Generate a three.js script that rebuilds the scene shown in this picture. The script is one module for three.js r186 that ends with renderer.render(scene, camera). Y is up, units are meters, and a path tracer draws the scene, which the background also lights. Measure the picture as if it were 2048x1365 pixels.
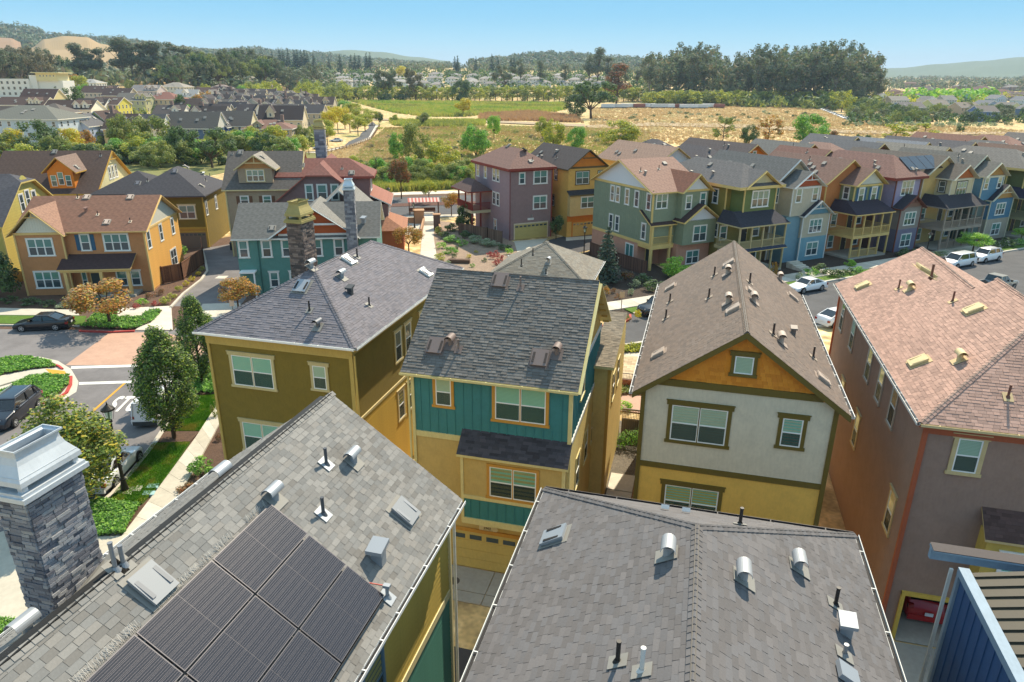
import * as THREE from 'three';
import { mergeGeometries } from 'three/addons/utils/BufferGeometryUtils.js';
import { ImprovedNoise } from 'three/addons/math/ImprovedNoise.js';
import { FontLoader } from 'three/addons/loaders/FontLoader.js';
import { TextGeometry } from 'three/addons/geometries/TextGeometry.js';

// ------------------------------------------------------------------ camera, sky, sun, exposure
const scene = new THREE.Scene();
const FPX = 1406.3, CX = 1024, CY = 682.5, D2R = Math.PI / 180;
const camera = new THREE.PerspectiveCamera(2 * Math.atan(CY / FPX) / D2R, 2048 / 1365, 0.2, 30000);
camera.position.set(0, 22, 0);
camera.rotation.set(-20.417 * D2R, 14.723 * D2R, 0.4416 * D2R, 'YXZ');
camera.updateMatrixWorld(true);

const SUN_EL = 46 * D2R, SUN_AZ = 11 * D2R;
const SUN = new THREE.Vector3(Math.sin(SUN_AZ) * Math.cos(SUN_EL), Math.sin(SUN_EL), -Math.cos(SUN_AZ) * Math.cos(SUN_EL));
{
  const w = 512, h = 256, data = new Float32Array(w * h * 4);
  const stops = [[-90, .27, .27, .26], [-.5, .46, .53, .57], [.8, .40, .50, .55], [2.4, .25, .42, .51], [4.2, .155, .345, .48], [6.5, .125, .31, .47], [14, .16, .32, .46], [30, .22, .34, .45], [90, .25, .34, .43]];
  for (let j = 0; j < h; j++) {
    const el = ((j + .5) / h - .5) * 180;
    let k = 0; while (k < stops.length - 2 && stops[k + 1][0] < el) k++;
    const a = stops[k], b = stops[k + 1], t = Math.min(1, Math.max(0, (el - a[0]) / (b[0] - a[0])));
    for (let i = 0; i < w; i++) {
      const o = (j * w + i) * 4;
      for (let c = 0; c < 3; c++) data[o + c] = a[c + 1] + (b[c + 1] - a[c + 1]) * t;
      data[o + 3] = 1;
    }
  }
  const t = new THREE.DataTexture(data, w, h, THREE.RGBAFormat, THREE.FloatType);
  t.mapping = THREE.EquirectangularReflectionMapping; t.magFilter = THREE.LinearFilter; t.needsUpdate = true;
  scene.background = t; scene.environment = t;
}
const sun = new THREE.DirectionalLight(0xfff0d6, 3.55);
sun.position.copy(SUN).multiplyScalar(400).add(new THREE.Vector3(0, 0, -60));
sun.target.position.set(0, 0, -60);
sun.castShadow = true; sun.shadow.mapSize.set(4096, 4096);
Object.assign(sun.shadow.camera, { left: -130, right: 130, top: 130, bottom: -130, near: 10, far: 900 });
scene.add(sun, sun.target);
const renderer = new THREE.WebGLRenderer({ antialias: true });
renderer.toneMapping = THREE.LinearToneMapping;
renderer.toneMappingExposure = 2.1;
renderer.shadowMap.enabled = true;
scene.fog = new THREE.FogExp2(0xc2daf0, 0.00011);

// ------------------------------------------------------------------ helpers
function rng(seed) { let s = seed | 0; return () => { s = (s + 0x6d2b79f5) | 0; let t = Math.imul(s ^ (s >>> 15), 1 | s); t = (t + Math.imul(t ^ (t >>> 7), 61 | t)) ^ t; return ((t ^ (t >>> 14)) >>> 0) / 4294967296; }; }
const R0 = rng(7);
const V = (x, y, z) => new THREE.Vector3(x, y, z);
const perlin = new ImprovedNoise();
const noise = (x, y, z = 0) => perlin.noise(x, y, z);
const fbm = (x, y, o = 4) => { let s = 0, a = .5; for (let i = 0; i < o; i++) { s += a * noise(x, y, i * 7.3); x *= 2.03; y *= 2.03; a *= .5; } return s; };
const lerp = (a, b, t) => a + (b - a) * t, clamp = (x, a, b) => Math.min(b, Math.max(a, x));
// a pixel of the photograph as a direction, and where that ray meets the ground (height h), a vertical line or a plane
function pixRay(px, py) { return V((px - CX) / FPX, -(py - CY) / FPX, -1).applyQuaternion(camera.quaternion); }
function G(px, py, h = 0) { const d = pixRay(px, py), t = (h - 22) / d.y; return V(d.x * t, h, d.z * t); }
function topOver(px, py, p) { const d = pixRay(px, py), t = (p.x * d.x + p.z * d.z) / (d.x * d.x + d.z * d.z); return 22 + t * d.y; }
function onPlane(px, py, p0, n) { const d = pixRay(px, py), c = camera.position, t = p0.clone().sub(c).dot(n) / d.dot(n); return c.clone().addScaledVector(d, t); }
const frustum = new THREE.Frustum(); camera.updateProjectionMatrix();
frustum.setFromProjectionMatrix(new THREE.Matrix4().multiplyMatrices(camera.projectionMatrix, camera.matrixWorldInverse));

const taken = new Map();
function numbered(name) { const n = taken.get(name) || 0; taken.set(name, n + 1); return n ? name + '_' + String(n).padStart(3, '0') : name; }
function tag(o, label, category, group, kind) { if (label) o.userData.label = label; if (category) o.userData.category = category; if (group) o.userData.group = group; if (kind) o.userData.kind = kind; return o; }
function shadowed(m) { m.castShadow = true; m.receiveShadow = true; return m; }
function thing(name, label, category, x = 0, y = 0, z = 0, rot = 0, group) { const g = new THREE.Group(); g.name = numbered(name); g.position.set(x, y, z); g.rotation.y = rot; tag(g, label, category, group); scene.add(g); return g; }
function part(name, geo, mat, parent) { const m = shadowed(new THREE.Mesh(geo.isMB ? geo.geo() : geo, mat)); m.name = name; parent.add(m); return m; }
function topMesh(name, geo, mat, label, category, group, kind) { const m = shadowed(new THREE.Mesh(geo.isMB ? geo.geo() : geo, mat)); m.name = numbered(name); tag(m, label, category, group, kind); scene.add(m); return m; }
function struct(name, geo, mat) { return topMesh(name, geo, mat, null, null, null, 'structure'); }

// collects triangles; uv in metres
class MB {
  constructor() { this.P = []; this.N = []; this.U = []; this.C = null; this.color = null; this.isMB = true; this.uvf = null; }
  tri(a, b, c, ua, ub, uc) {
    const ux = b.x - a.x, uy = b.y - a.y, uz = b.z - a.z, vx = c.x - a.x, vy = c.y - a.y, vz = c.z - a.z;
    let nx = uy * vz - uz * vy, ny = uz * vx - ux * vz, nz = ux * vy - uy * vx; const l = Math.hypot(nx, ny, nz); if (l < 1e-10) return; nx /= l; ny /= l; nz /= l;
    this.P.push(a.x, a.y, a.z, b.x, b.y, b.z, c.x, c.y, c.z);
    for (let i = 0; i < 3; i++) this.N.push(nx, ny, nz);
    if (ua) this.U.push(ua[0], ua[1], ub[0], ub[1], uc[0], uc[1]);
    else for (const p of [a, b, c]) {
      if (this.uvf) { const q = this.uvf(p); this.U.push(q[0], q[1]); }
      else if (Math.abs(ny) > .7) this.U.push(p.x, p.z); else if (Math.abs(nx) > Math.abs(nz)) this.U.push(p.z, p.y); else this.U.push(p.x, p.y);
    }
    if (this.color) { if (!this.C) this.C = []; for (let i = 0; i < 3; i++) this.C.push(...this.color); }
  }
  quad(a, b, c, d) { this.tri(a, b, c); this.tri(a, c, d); return this; }
  poly(p) { for (let i = 1; i < p.length - 1; i++) this.tri(p[0], p[i], p[i + 1]); return this; }
  // both the face and its thickness t (downwards along n)
  slab(p, off) { const q = p.map((v) => v.clone().add(off)), n = p.length; this.poly(p); this.poly(q.slice().reverse()); for (let i = 0; i < n; i++) { const j = (i + 1) % n; this.quad(p[j], p[i], q[i], q[j]); } return this; }
  box(x0, y0, z0, x1, y1, z1) {
    if (x1 < x0) [x0, x1] = [x1, x0]; if (y1 < y0) [y0, y1] = [y1, y0]; if (z1 < z0) [z0, z1] = [z1, z0];
    const p = (i) => V(i & 1 ? x1 : x0, i & 2 ? y1 : y0, i & 4 ? z1 : z0);
    for (const f of [[4, 5, 7, 6], [1, 0, 2, 3], [5, 1, 3, 7], [0, 4, 6, 2], [6, 7, 3, 2], [0, 1, 5, 4]]) this.quad(p(f[0]), p(f[1]), p(f[2]), p(f[3]));
    return this;
  }
  // box with matrix
  mbox(m, sx, sy, sz) { const h = [sx / 2, sy / 2, sz / 2], p = (i) => V(i & 1 ? h[0] : -h[0], i & 2 ? h[1] : -h[1], i & 4 ? h[2] : -h[2]).applyMatrix4(m); for (const f of [[4, 5, 7, 6], [1, 0, 2, 3], [5, 1, 3, 7], [0, 4, 6, 2], [6, 7, 3, 2], [0, 1, 5, 4]]) this.quad(p(f[0]), p(f[1]), p(f[2]), p(f[3])); return this; }
  // bar of rectangular section between two points
  bar(a, b, w, t, up = V(0, 1, 0)) { const d = b.clone().sub(a), L = d.length(); d.normalize(); let s = d.clone().cross(up); if (s.lengthSq() < 1e-6) s = V(1, 0, 0); s.normalize(); const u = s.clone().cross(d); const m = new THREE.Matrix4().makeBasis(d, u, s).setPosition(a.clone().add(b).multiplyScalar(.5)); return this.mbox(m, L, t, w); }
  cyl(a, b, r0, r1, n = 10, cap = true) {
    const d = b.clone().sub(a).normalize(); let s = d.clone().cross(Math.abs(d.y) > .9 ? V(1, 0, 0) : V(0, 1, 0)).normalize(); const t = s.clone().cross(d).negate(); const A = [], B = [];
    for (let i = 0; i < n; i++) { const q = i / n * 2 * Math.PI, v = s.clone().multiplyScalar(Math.cos(q)).addScaledVector(t, -Math.sin(q)); A.push(a.clone().addScaledVector(v, r0)); B.push(b.clone().addScaledVector(v, r1)); }
    for (let i = 0; i < n; i++) { const j = (i + 1) % n; this.quad(A[j], A[i], B[i], B[j]); }
    if (cap) { this.poly(A); this.poly(B.slice().reverse()); }
    return this;
  }
  geo() {
    const g = new THREE.BufferGeometry();
    g.setAttribute('position', new THREE.Float32BufferAttribute(this.P, 3)); g.setAttribute('normal', new THREE.Float32BufferAttribute(this.N, 3)); g.setAttribute('uv', new THREE.Float32BufferAttribute(this.U, 2));
    if (this.C) g.setAttribute('color', new THREE.Float32BufferAttribute(this.C, 3));
    return g;
  }
}
const lin = (hex) => { const c = new THREE.Color(hex); return [c.r, c.g, c.b]; };

// ------------------------------------------------------------------ textures (grain of the stuff itself) and materials
function tex(n, f, srgb, rep) { const d = new Uint8Array(n * n * 4); for (let j = 0; j < n; j++) for (let i = 0; i < n; i++) { const c = f(i / n, j / n, i, j), o = (j * n + i) * 4; for (let k = 0; k < 3; k++) d[o + k] = clamp(Math.round((Array.isArray(c) ? c[k] : c) * 255), 0, 255); d[o + 3] = 255; } const t = new THREE.DataTexture(d, n, n); t.wrapS = t.wrapT = THREE.RepeatWrapping; t.magFilter = THREE.LinearFilter; t.minFilter = THREE.LinearMipmapLinearFilter; if (srgb) t.colorSpace = THREE.SRGBColorSpace; if (rep) t.repeat.set(rep, rep); t.needsUpdate = true; return t; }
// tileable value noise
function tileNoise(n, seed) { const r = rng(seed), g = new Float32Array(n * n); for (let i = 0; i < n * n; i++) g[i] = r(); return (u, v) => { const x = ((u % 1 + 1) % 1) * n, y = ((v % 1 + 1) % 1) * n, i = Math.floor(x), j = Math.floor(y), a = x - i, b = y - j, s = a * a * (3 - 2 * a), t = b * b * (3 - 2 * b), q = (p, o) => g[(o % n) * n + p % n]; return lerp(lerp(q(i, j), q(i + 1, j), s), lerp(q(i, j + 1), q(i + 1, j + 1), s), t); }; }
const tn8 = tileNoise(8, 1), tn32 = tileNoise(32, 2), tn128 = tileNoise(128, 3), tnRaw = rng(11);
const T = {};
T.grain = tex(256, (u, v) => .80 + .10 * tn128(u, v) + .12 * (tnRaw() - .5) + .08 * tn32(u, v), false, 1.0);
T.mottle = tex(256, (u, v) => .80 + .10 * tn8(u, v) + .07 * tn32(u, v) + .07 * tn32(u * 2 + .3, v * .5) + .05 * (tnRaw() - .5), false, .33);
T.stuccoBump = tex(256, (u, v) => .5 * tn128(u, v) + .5 * tn128(v + .3, u + .6), false, 1.4);
T.asphalt = tex(512, (u, v) => { const n = .62 + .22 * tn8(u, v) + .10 * tn32(u, v) + .22 * (tnRaw() - .5); return n; }, false, .12);
T.concrete = tex(512, (u, v) => .78 + .12 * tn8(u, v) + .10 * tn32(u + .2, v) + .08 * (tnRaw() - .5), false, .25);
T.soil = tex(512, (u, v) => { const n = .45 + .3 * tn32(u, v) + .5 * (tnRaw() - .5) + .15 * tn8(u, v); return n; }, false, .45);
// small shingle print for roofs too far away to tell the tabs apart (0.9 m x 1.2 m: six courses)
T.tabs = (() => { const r = rng(5), rows = 8, cols = 6, tone = []; for (let i = 0; i < rows * cols; i++) tone.push(.70 + .30 * r()); return tex(256, (u, v) => { const row = Math.floor(v * rows), f = v * rows - row, c = Math.floor(((u + (row % 2) * .083 + (row % 3) * .05) % 1) * cols); return (f < .12 ? .55 : 1) * tone[row * cols + c] * (.92 + .12 * (tnRaw() - .5)); }, false, 1); })(); T.tabs.repeat.set(1 / 1.5, 1 / 1.1);
T.lapBump = tex(64, (u, v) => 1 - v, false, 1); T.lapBump.repeat.set(1, 1 / .16);
T.slats = tex(64, (u, v) => .72 + .28 * Math.abs(Math.sin(v * Math.PI)), false, 1); T.slats.repeat.set(1, 1 / .06);
const mats = new Map();
function mat(hex, o = {}) {
  const key = hex + JSON.stringify(o); if (mats.has(key)) return mats.get(key);
  const p = { color: hex, roughness: o.r ?? .8, metalness: o.m ?? 0 };
  if (o.map) p.map = T[o.map]; if (o.bump) { p.bumpMap = T[o.bump]; p.bumpScale = o.bs ?? .006; }
  if (o.vc) p.vertexColors = true; if (o.ds) p.side = THREE.DoubleSide;
  let m;
  if (o.cc || o.tr !== undefined || o.sheen) { m = new THREE.MeshPhysicalMaterial(p); if (o.cc) { m.clearcoat = o.cc; m.clearcoatRoughness = .04; } if (o.tr !== undefined) { m.transmission = o.tr; m.thickness = 0; m.ior = o.ior ?? 1.45; } }
  else m = new THREE.MeshStandardMaterial(p);
  if (o.op) { m.transparent = true; m.opacity = o.op; }
  mats.set(key, m); return m;
}
const paint = (hex) => mat(hex, { r: .7, map: 'mottle' });
const stucco = (hex) => mat(hex, { r: .95, map: 'mottle', bump: 'stuccoBump', bs: .012 });
const roofMat = (hex) => mat(hex, { r: .95, map: 'tabs' });
const M = {
  white: mat('#e9e9e6', { r: .55 }), whiteTrim: paint('#dcdcd6'), cream: paint('#e3d6a6'), glassFar: mat('#3d4c52', { r: .08, cc: 1 }), glassFarTeal: mat('#4d7f7a', { r: .1, cc: 1 }),  // far panes are opaque; the dark of the rooms behind is in their colour
  glass: mat('#dff0ea', { r: .02, tr: .92 }), blind_or_room: mat('#93d0bd', { r: .8, map: 'slats' }), blindPale: mat('#ccd2bd', { r: .8, map: 'slats' }), dimRoom: mat('#5a605c', { r: .9 }), screen: mat('#2c3a37', { r: .8, op: .62 }),
  asphalt: mat('#5a5a5c', { r: .95, map: 'asphalt' }), asphaltDark: mat('#4c4b4d', { r: .95, map: 'asphalt' }), concrete: mat('#c9c2b4', { r: .9, map: 'concrete' }), concreteOld: mat('#a9a397', { r: .9, map: 'concrete' }), mulch: mat('#7a5f4e', { r: 1, map: 'soil', bump: 'soil', bs: .05 }), soil: mat('#a98d6a', { r: 1, map: 'soil' }),
  metal: mat('#b9bec2', { r: .38, m: .75 }), metalPale: mat('#8d8982', { r: .7, m: .1 }), galv: mat('#9ca2a8', { r: .5, m: .35 }), black: mat('#121212', { r: .6 }), blackPipe: mat('#1b1b1d', { r: .55 }), gutterDark: mat('#17171a', { r: .8 }), flash: mat('#87857f', { r: .7, m: .1 }), slot: mat('#22201f', { r: .8 }),
};
const FONT_SANS = await new FontLoader().loadAsync('fonts/droid/droid_sans_bold.typeface.json');
const FONT = await new FontLoader().loadAsync('fonts/droid/droid_serif_bold.typeface.json');
// ------------------------------------------------------------------ houses: walls, siding, windows, roofs, vents
const SGN = { f: 1, b: -1, r: -1, l: 1 }, TURN = { f: 0, b: Math.PI, r: Math.PI / 2, l: -Math.PI / 2 };
const wp = (s, pl, a, y, n = 0) => s === 'f' ? V(a, y, pl + n) : s === 'b' ? V(a, y, pl - n) : s === 'r' ? V(pl + n, y, a) : V(pl - n, y, a);
const wq = (mb, s, p, q, r, t) => SGN[s] > 0 ? mb.quad(p, q, r, t) : mb.quad(q, p, t, r);
const geoCache = new Map();
const cached = (key, make) => { if (!geoCache.has(key)) geoCache.set(key, make()); return geoCache.get(key); };

function lapCourse(mb, s, pl, a0, a1, b0, b1, y, e) {   // one board: bottom edge a0..a1 at y, top edge b0..b1 at y+e
  wq(mb, s, wp(s, pl, a0, y, .026), wp(s, pl, a1, y, .026), wp(s, pl, b1, y + e, .008), wp(s, pl, b0, y + e, .008));
  wq(mb, s, wp(s, pl, a0, y, .002), wp(s, pl, a1, y, .002), wp(s, pl, a1, y, .026), wp(s, pl, a0, y, .026));
}

const PANES = { teal: M.blind_or_room, pale: M.blindPale, dark: M.dimRoom };  // dark: a grey sheet standing in for the unlit interior
function windowGeo(o) {
  const key = JSON.stringify([o.w, o.h, o.n, o.tw, o.head, o.sill, o.far, o.split]);
  return cached('win' + key, () => {
    const { w, h, n, tw, far } = o, cas = new MB(), fr = new MB(), sill = new MB(), X = w / 2, Y = h / 2;
    if (tw > 0) {
      cas.box(-X - tw, -Y, 0, -X, Y, .05).box(X, -Y, 0, X + tw, Y, .05);
      const fl = o.head ? .07 : 0; cas.box(-X - tw - fl, Y, 0, X + tw + fl, Y + tw * (o.head ? 1.25 : 1), .06);
      if (o.head) cas.box(-X - tw - fl - .03, Y + tw * 1.25, 0, X + tw + fl + .03, Y + tw * 1.25 + .04, .085);
      sill.box(-X - tw - .05, -Y - tw * .9, 0, X + tw + .05, -Y, .075);
    }
    const u = w / n, f = far ? .06 : .05, panes = [];
    for (let i = 0; i < n; i++) {
      const a = -X + i * u, b = a + u, m = n > 1 ? .02 : 0;
      fr.box(a + (i ? m : 0), -Y, .012, a + f, Y, .04).box(b - f, -Y, .012, b - (i < n - 1 ? m : 0), Y, .04).box(a + f, Y - f, .012, b - f, Y, .04).box(a + f, -Y, .012, b - f, -Y + f, .04);
      if (o.split !== 0) fr.box(a + f, -f / 2, .012, b - f, f / 2, .042);
      if (n > 1 && i < n - 1 && tw > 0) cas.box(b - .02, -Y, 0, b + .02, Y, .05);
      panes.push([a + f, b - f]);
    }
    const P = (y0, y1, z) => panes.map(([a, b]) => { const m = new MB(); m.quad(V(a, y0, z), V(b, y0, z), V(b, y1, z), V(a, y1, z)); return m.geo(); });
    return { cas: tw > 0 ? cas.geo() : null, sill: tw > 0 ? sill.geo() : null, fr: fr.geo(), up: P(o.split === 0 ? -Y + f : f / 2, Y - f, .026), lo: o.split === 0 ? [] : P(-Y + f, -f / 2, .026), bUp: P(o.split === 0 ? -Y + f : f / 2, Y - f, .012), bLo: P(-Y + f, -f / 2, .012), sc: P(-Y + f, -f / 2, .036) };
  });
}

class House {
  constructor(name, label, x, z, rot = 0, group, category = 'house') {
    this.g = thing(name, label, category, x, 0, z, rot * D2R, group); this.g.updateMatrixWorld(true); this.inv = this.g.matrixWorld.clone().invert();
    this.far = 0; this.trim = M.cream; this.frame = M.white; this.rand = rng(Math.round(x * 13 + z * 7)); this.planes = [];
  }
  P(name, geo, m, parent) { return part(name, geo, m, parent || this.g); }
  box(name, x0, y0, z0, x1, y1, z1, m, parent) { return this.P(name, new MB().box(x0, y0, z0, x1, y1, z1), m, parent); }
  // a mass: core box
  body(x0, x1, z0, z1, y0, y1, m, name = 'wall') { return this.box(name, x0, y0, z0, x1, y1, z1, m); }
  gableWall(s, pl, a0, a1, y0, yp, m, th = .25, ap) {   // triangular prism, face at pl, going inwards
    const c = ap ?? (a0 + a1) / 2, mb = new MB(), A = wp(s, pl, a0, y0), B = wp(s, pl, a1, y0), C = wp(s, pl, c, yp), q = (v) => { const w = v.clone(); const o = wp(s, 0, 0, 0, -th); return w.add(o); };
    const f = SGN[s] > 0 ? [A, B, C] : [B, A, C]; mb.poly(f); mb.poly([q(f[2]), q(f[1]), q(f[0])]); for (let i = 0; i < 3; i++) { const j = (i + 1) % 3; mb.quad(f[j], f[i], q(f[i]), q(f[j])); }
    return this.P('gable_wall', mb, m);
  }
  // lap siding on a rectangle (+ optional gable above yE); pieces: each board its own mesh
  lap(s, pl, a0, a1, y0, y1, m, o = {}) {
    const e = o.e ?? .17, holder = o.pieces ? this.P('siding', new MB().quad(...(SGN[s] > 0 ? [wp(s, pl, a0, y0, .001), wp(s, pl, a1, y0, .001), wp(s, pl, a1, Math.min(y1, o.yE ?? y1), .001), wp(s, pl, a0, Math.min(y1, o.yE ?? y1), .001)] : [wp(s, pl, a1, y0, .001), wp(s, pl, a0, y0, .001), wp(s, pl, a0, Math.min(y1, o.yE ?? y1), .001), wp(s, pl, a1, Math.min(y1, o.yE ?? y1), .001)])), m) : null;
    const yE = o.yE ?? y1, pk = o.peak ?? (a0 + a1) / 2, rg = (y) => y <= yE ? [a0, a1] : [lerp(a0, pk, (y - yE) / (y1 - yE)), lerp(a1, pk, (y - yE) / (y1 - yE))];
    const mb = new MB(); let shared = null;
    for (let y = y0; y < y1 - .02; y += e) {
      const t = Math.min(y + e, y1), p = rg(y), q = rg(t);
      if (o.pieces) {
        if (t <= yE && t - y > e - .001) { if (!shared) { const k = new MB(); lapCourse(k, s, pl, a0, a1, a0, a1, 0, e); shared = k.geo(); } const w = this.P('plank', shared, m, holder); w.position.y = y; }
        else { const k = new MB(); lapCourse(k, s, pl, p[0], p[1], q[0], q[1], y, t - y); if (k.P.length) this.P('plank', k, m, holder); }
      } else lapCourse(mb, s, pl, p[0], p[1], q[0], q[1], y, t - y);
    }
    if (!o.pieces) this.P('siding', mb, m);
  }
  // board and batten: each batten its own mesh
  battens(s, pl, a0, a1, y0, y1, m, o = {}) {
    const st = o.step ?? .41, w = .045, bands = o.skip || [], mb = new MB(); let shared = null;
    for (let a = a0 + st * .6; a < a1 - .05; a += st) {
      let top = y1; if (o.yE !== undefined) { const pk = o.peak ?? (a0 + a1) / 2, f = a < pk ? (a - a0) / (pk - a0) : (a1 - a) / (a1 - pk); top = lerp(o.yE, y1, f); }
      let seg = [[y0, top]]; for (const [b0, b1, c0, c1] of bands) if (a + w > b0 && a - w < b1) seg = seg.flatMap(([p, q]) => [[p, Math.min(q, c0)], [Math.max(p, c1), q]].filter(([p, q]) => q - p > .05));
      for (const [p, q] of seg) {
        const A = wp(s, pl, a - w / 2, p, 0), B = wp(s, pl, a + w / 2, q, .028);
        if (o.merge) mb.box(A.x, A.y, A.z, B.x, B.y, B.z);
        else this.P('batten', new MB().box(A.x, A.y, A.z, B.x, B.y, B.z), m);
      }
    }
    if (o.merge) this.P('battens', mb, m);
  }
  // trim board on a wall: a rectangle a0..a1, y0..y1 standing d proud
  board(s, pl, a0, a1, y0, y1, m = this.trim, d = .05, name = 'trim_board') { const A = wp(s, pl, a0, y0, 0), B = wp(s, pl, a1, y1, d); return this.box(name, A.x, A.y, A.z, B.x, B.y, B.z, m); }
  corner(x, z, y0, y1, m = this.trim, w = .12) { return this.box('corner_board', x - w / 2, y0, z - w / 2, x + w / 2, y1, z + w / 2, m); }
  win(s, pl, a, y, w, h, o = {}) {
    const far = o.far ?? this.far, q = { w, h, n: o.n ?? 1, tw: o.tw ?? (far > 1 ? 0 : .1), head: o.head ?? (far < 1), sill: 1, far: far > 0, split: o.split ?? 1 }, G_ = windowGeo(q);
    const frM = o.frame || this.frame, tm = o.trim || this.trim;
    const root = part('window', G_.cas || G_.fr, G_.cas ? tm : frM, this.g); const p = wp(s, pl, a, y, .004 + (o.n0 || 0)); root.position.copy(p); root.rotation.y = TURN[s];
    if (G_.cas) { part('frame', G_.fr, frM, root); part('sill', G_.sill, o.sillM || tm, root); }
    const bl = o.blind_or_room ?? 'teal';
    if (far > 0) { for (const g of G_.up) part('pane', g, bl === 'dark' ? M.glassFar : M.glassFarTeal, root); for (const g of G_.lo) part('pane', g, M.glassFar, root); }
    else {
      for (const g of G_.up) part('pane', g, M.glass, root); for (const g of G_.bUp) part('blind_or_room', g, PANES[bl], root);
      if (q.split) { for (const g of G_.lo) part('pane', g, M.glass, root); for (const g of G_.bLo) part('blind_or_room', g, PANES[o.low || bl], root); for (const g of G_.sc) part('insect_screen', g, M.screen, root); }
    }
    if (o.shutters) for (const k of [-1, 1]) { const sh = part('shutter', cached('sh' + w + h, () => { const m = new MB(); m.box(-.2, -h / 2, 0, .2, h / 2, .03); for (let i = 0; i < 9; i++) m.box(-.15, -h / 2 + .1 + i * (h - .2) / 9, .03, .15, -h / 2 + .1 + (i + .6) * (h - .2) / 9, .045); return m.geo(); }), o.shutters, root); sh.position.x = k * (w / 2 + .32); }
    return root;
  }
  garage(s, pl, a, w, h, m, o = {}) {
    const d = new MB(), tr = new MB(), root = this.P('garage_door', (() => { for (let i = 0; i < 4; i++) d.box(-w / 2, i * h / 4 + .012, .01, w / 2, (i + 1) * h / 4 - .004, .045); d.box(-w / 2, 0, 0, w / 2, h, .012); return d; })(), m);
    root.position.copy(wp(s, pl, a, o.y ?? .02, .004)); root.rotation.y = TURN[s];
    tr.box(-w / 2 - .15, 0, 0, -w / 2, h + .18, .08).box(w / 2, 0, 0, w / 2 + .15, h + .18, .08).box(-w / 2, h, 0, w / 2, h + .18, .08); this.P('door_frame', tr, o.trim || this.trim, root);
    const n = o.lights ?? 8; for (let i = 0; i < n; i++) { const c = -w / 2 + (i + .5) * w / n; this.P('pane', cached('gp' + (w / n).toFixed(3), () => new MB().box(-w / n * .36, 0, 0, w / n * .36, .24, .012).geo()), M.glassFar, root).position.set(c, h - .42, .045); }
    return root;
  }
  door(s, pl, a, w, h, m, y = .02) { const g = new MB().box(-w / 2, 0, 0, w / 2, h, .05), root = this.P('door', g, m); root.position.copy(wp(s, pl, a, y, .003)); root.rotation.y = TURN[s]; this.P('door_frame', new MB().box(-w / 2 - .1, 0, 0, -w / 2, h + .1, .07).box(w / 2, 0, 0, w / 2 + .1, h + .1, .07).box(-w / 2, h, 0, w / 2, h + .1, .07), this.trim, root); this.P('handle', new MB().box(w / 2 - .12, h * .45, .05, w / 2 - .06, h * .45 + .12, .1), M.metal, root); return root; }
  // ---- roofs. planes: arrays of points counter-clockwise seen from above, the first two along the eave
  roof(planes, hex, o = {}) {
    const mb = new MB(), ed = new MB(), th = o.th ?? .16, near = o.near; this.planes.push(...planes); let top;
    for (const p of planes) {
      const e = p[1].clone().sub(p[0]).normalize(), n = e.clone().cross(p[p.length - 1].clone().sub(p[0])).normalize(); const up = n.clone().cross(e).normalize();
      mb.uvf = (v) => { const d = v.clone().sub(p[0]); return [d.dot(e), d.dot(up)]; };
      mb.poly(p); const off = V(0, -th, 0), q = p.map((v) => v.clone().add(off)); ed.poly(q.slice().reverse());
      const k = p.length; for (let i = 0; i < k; i++) { const j = (i + 1) % k; if (p.noEdge && p.noEdge.includes(i)) continue; ed.quad(p[j], p[i], q[i], q[j]); }
    }
    top = this.P('roof', mb, near ? mat(hex, { r: .97, map: 'grain' }) : roofMat(hex)); this.P('fascia', ed, o.edge || this.trim, top);
    if (near) for (const p of planes) this.shingles(p, top, near);
    return top;
  }
  shingles(p, parent, o) {
    const e = p[1].clone().sub(p[0]).normalize(), n = e.clone().cross(p[p.length - 1].clone().sub(p[0])).normalize(), up = n.clone().cross(e).normalize(), O = p[0], poly = p.map((v) => { const d = v.clone().sub(O); return [d.dot(e), d.dot(up)]; });
    const vmax = Math.max(...poly.map((q) => q[1])), ex = o.expo ?? .15, r = this.rand, tones = o.tones, widths = o.widths || [.2, .26, .33], mw = this.g.matrixWorld;
    const scan = (v) => { let a = 1e9, b = -1e9; for (let i = 0; i < poly.length; i++) { const [x0, y0] = poly[i], [x1, y1] = poly[(i + 1) % poly.length]; if ((v - y0) * (v - y1) <= 0 && Math.abs(y1 - y0) > 1e-6) { const x = x0 + (x1 - x0) * (v - y0) / (y1 - y0); a = Math.min(a, x); b = Math.max(b, x); } } return [a, b]; };
    const basis = new THREE.Matrix4().makeBasis(e, n, up.clone().negate());   // piece axes: x along eave, y out, z down the slope
    const list = [];
    for (let k = 0, v = 0; v < vmax - .02; k++, v += ex) {
      const v1 = Math.min(v + ex * 1.04, vmax - 1e-4), A = scan(v + 1e-4), B = scan(v1); let u = A[0] < -1e8 ? 0 : Math.min(A[0], B[0]) - r() * .25; const end = Math.max(A[1], B[1]);
      while (u < end) {
        const w = widths[Math.floor(r() * widths.length)] * (o.jitter ? 1 : 1), u1 = u + w, tone = clamp(Math.floor((r() * .85 + .075 + fbm(u * .35 + tones[0][0] * 90, v * .5) * .55) * tones.length), 0, tones.length - 1), t = (o.thick ?? 1) * (.008 + .008 * Math.floor(r() * 2)), a0 = Math.max(u, A[0]), a1 = Math.min(u1, A[1]), b0 = Math.max(u, B[0]), b1 = Math.min(u1, B[1]);
        if (a1 - a0 > .01 || b1 - b0 > .01) list.push({ u, v, v1, w, tone, t, a0, a1, b0, b1, full: a0 === u && a1 === u1 && b0 === u && b1 === u1 && v1 - v > ex });
        u = u1;
      }
    }
    const W = (u, v, h) => O.clone().addScaledVector(e, u).addScaledVector(up, v).addScaledVector(n, h);
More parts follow.
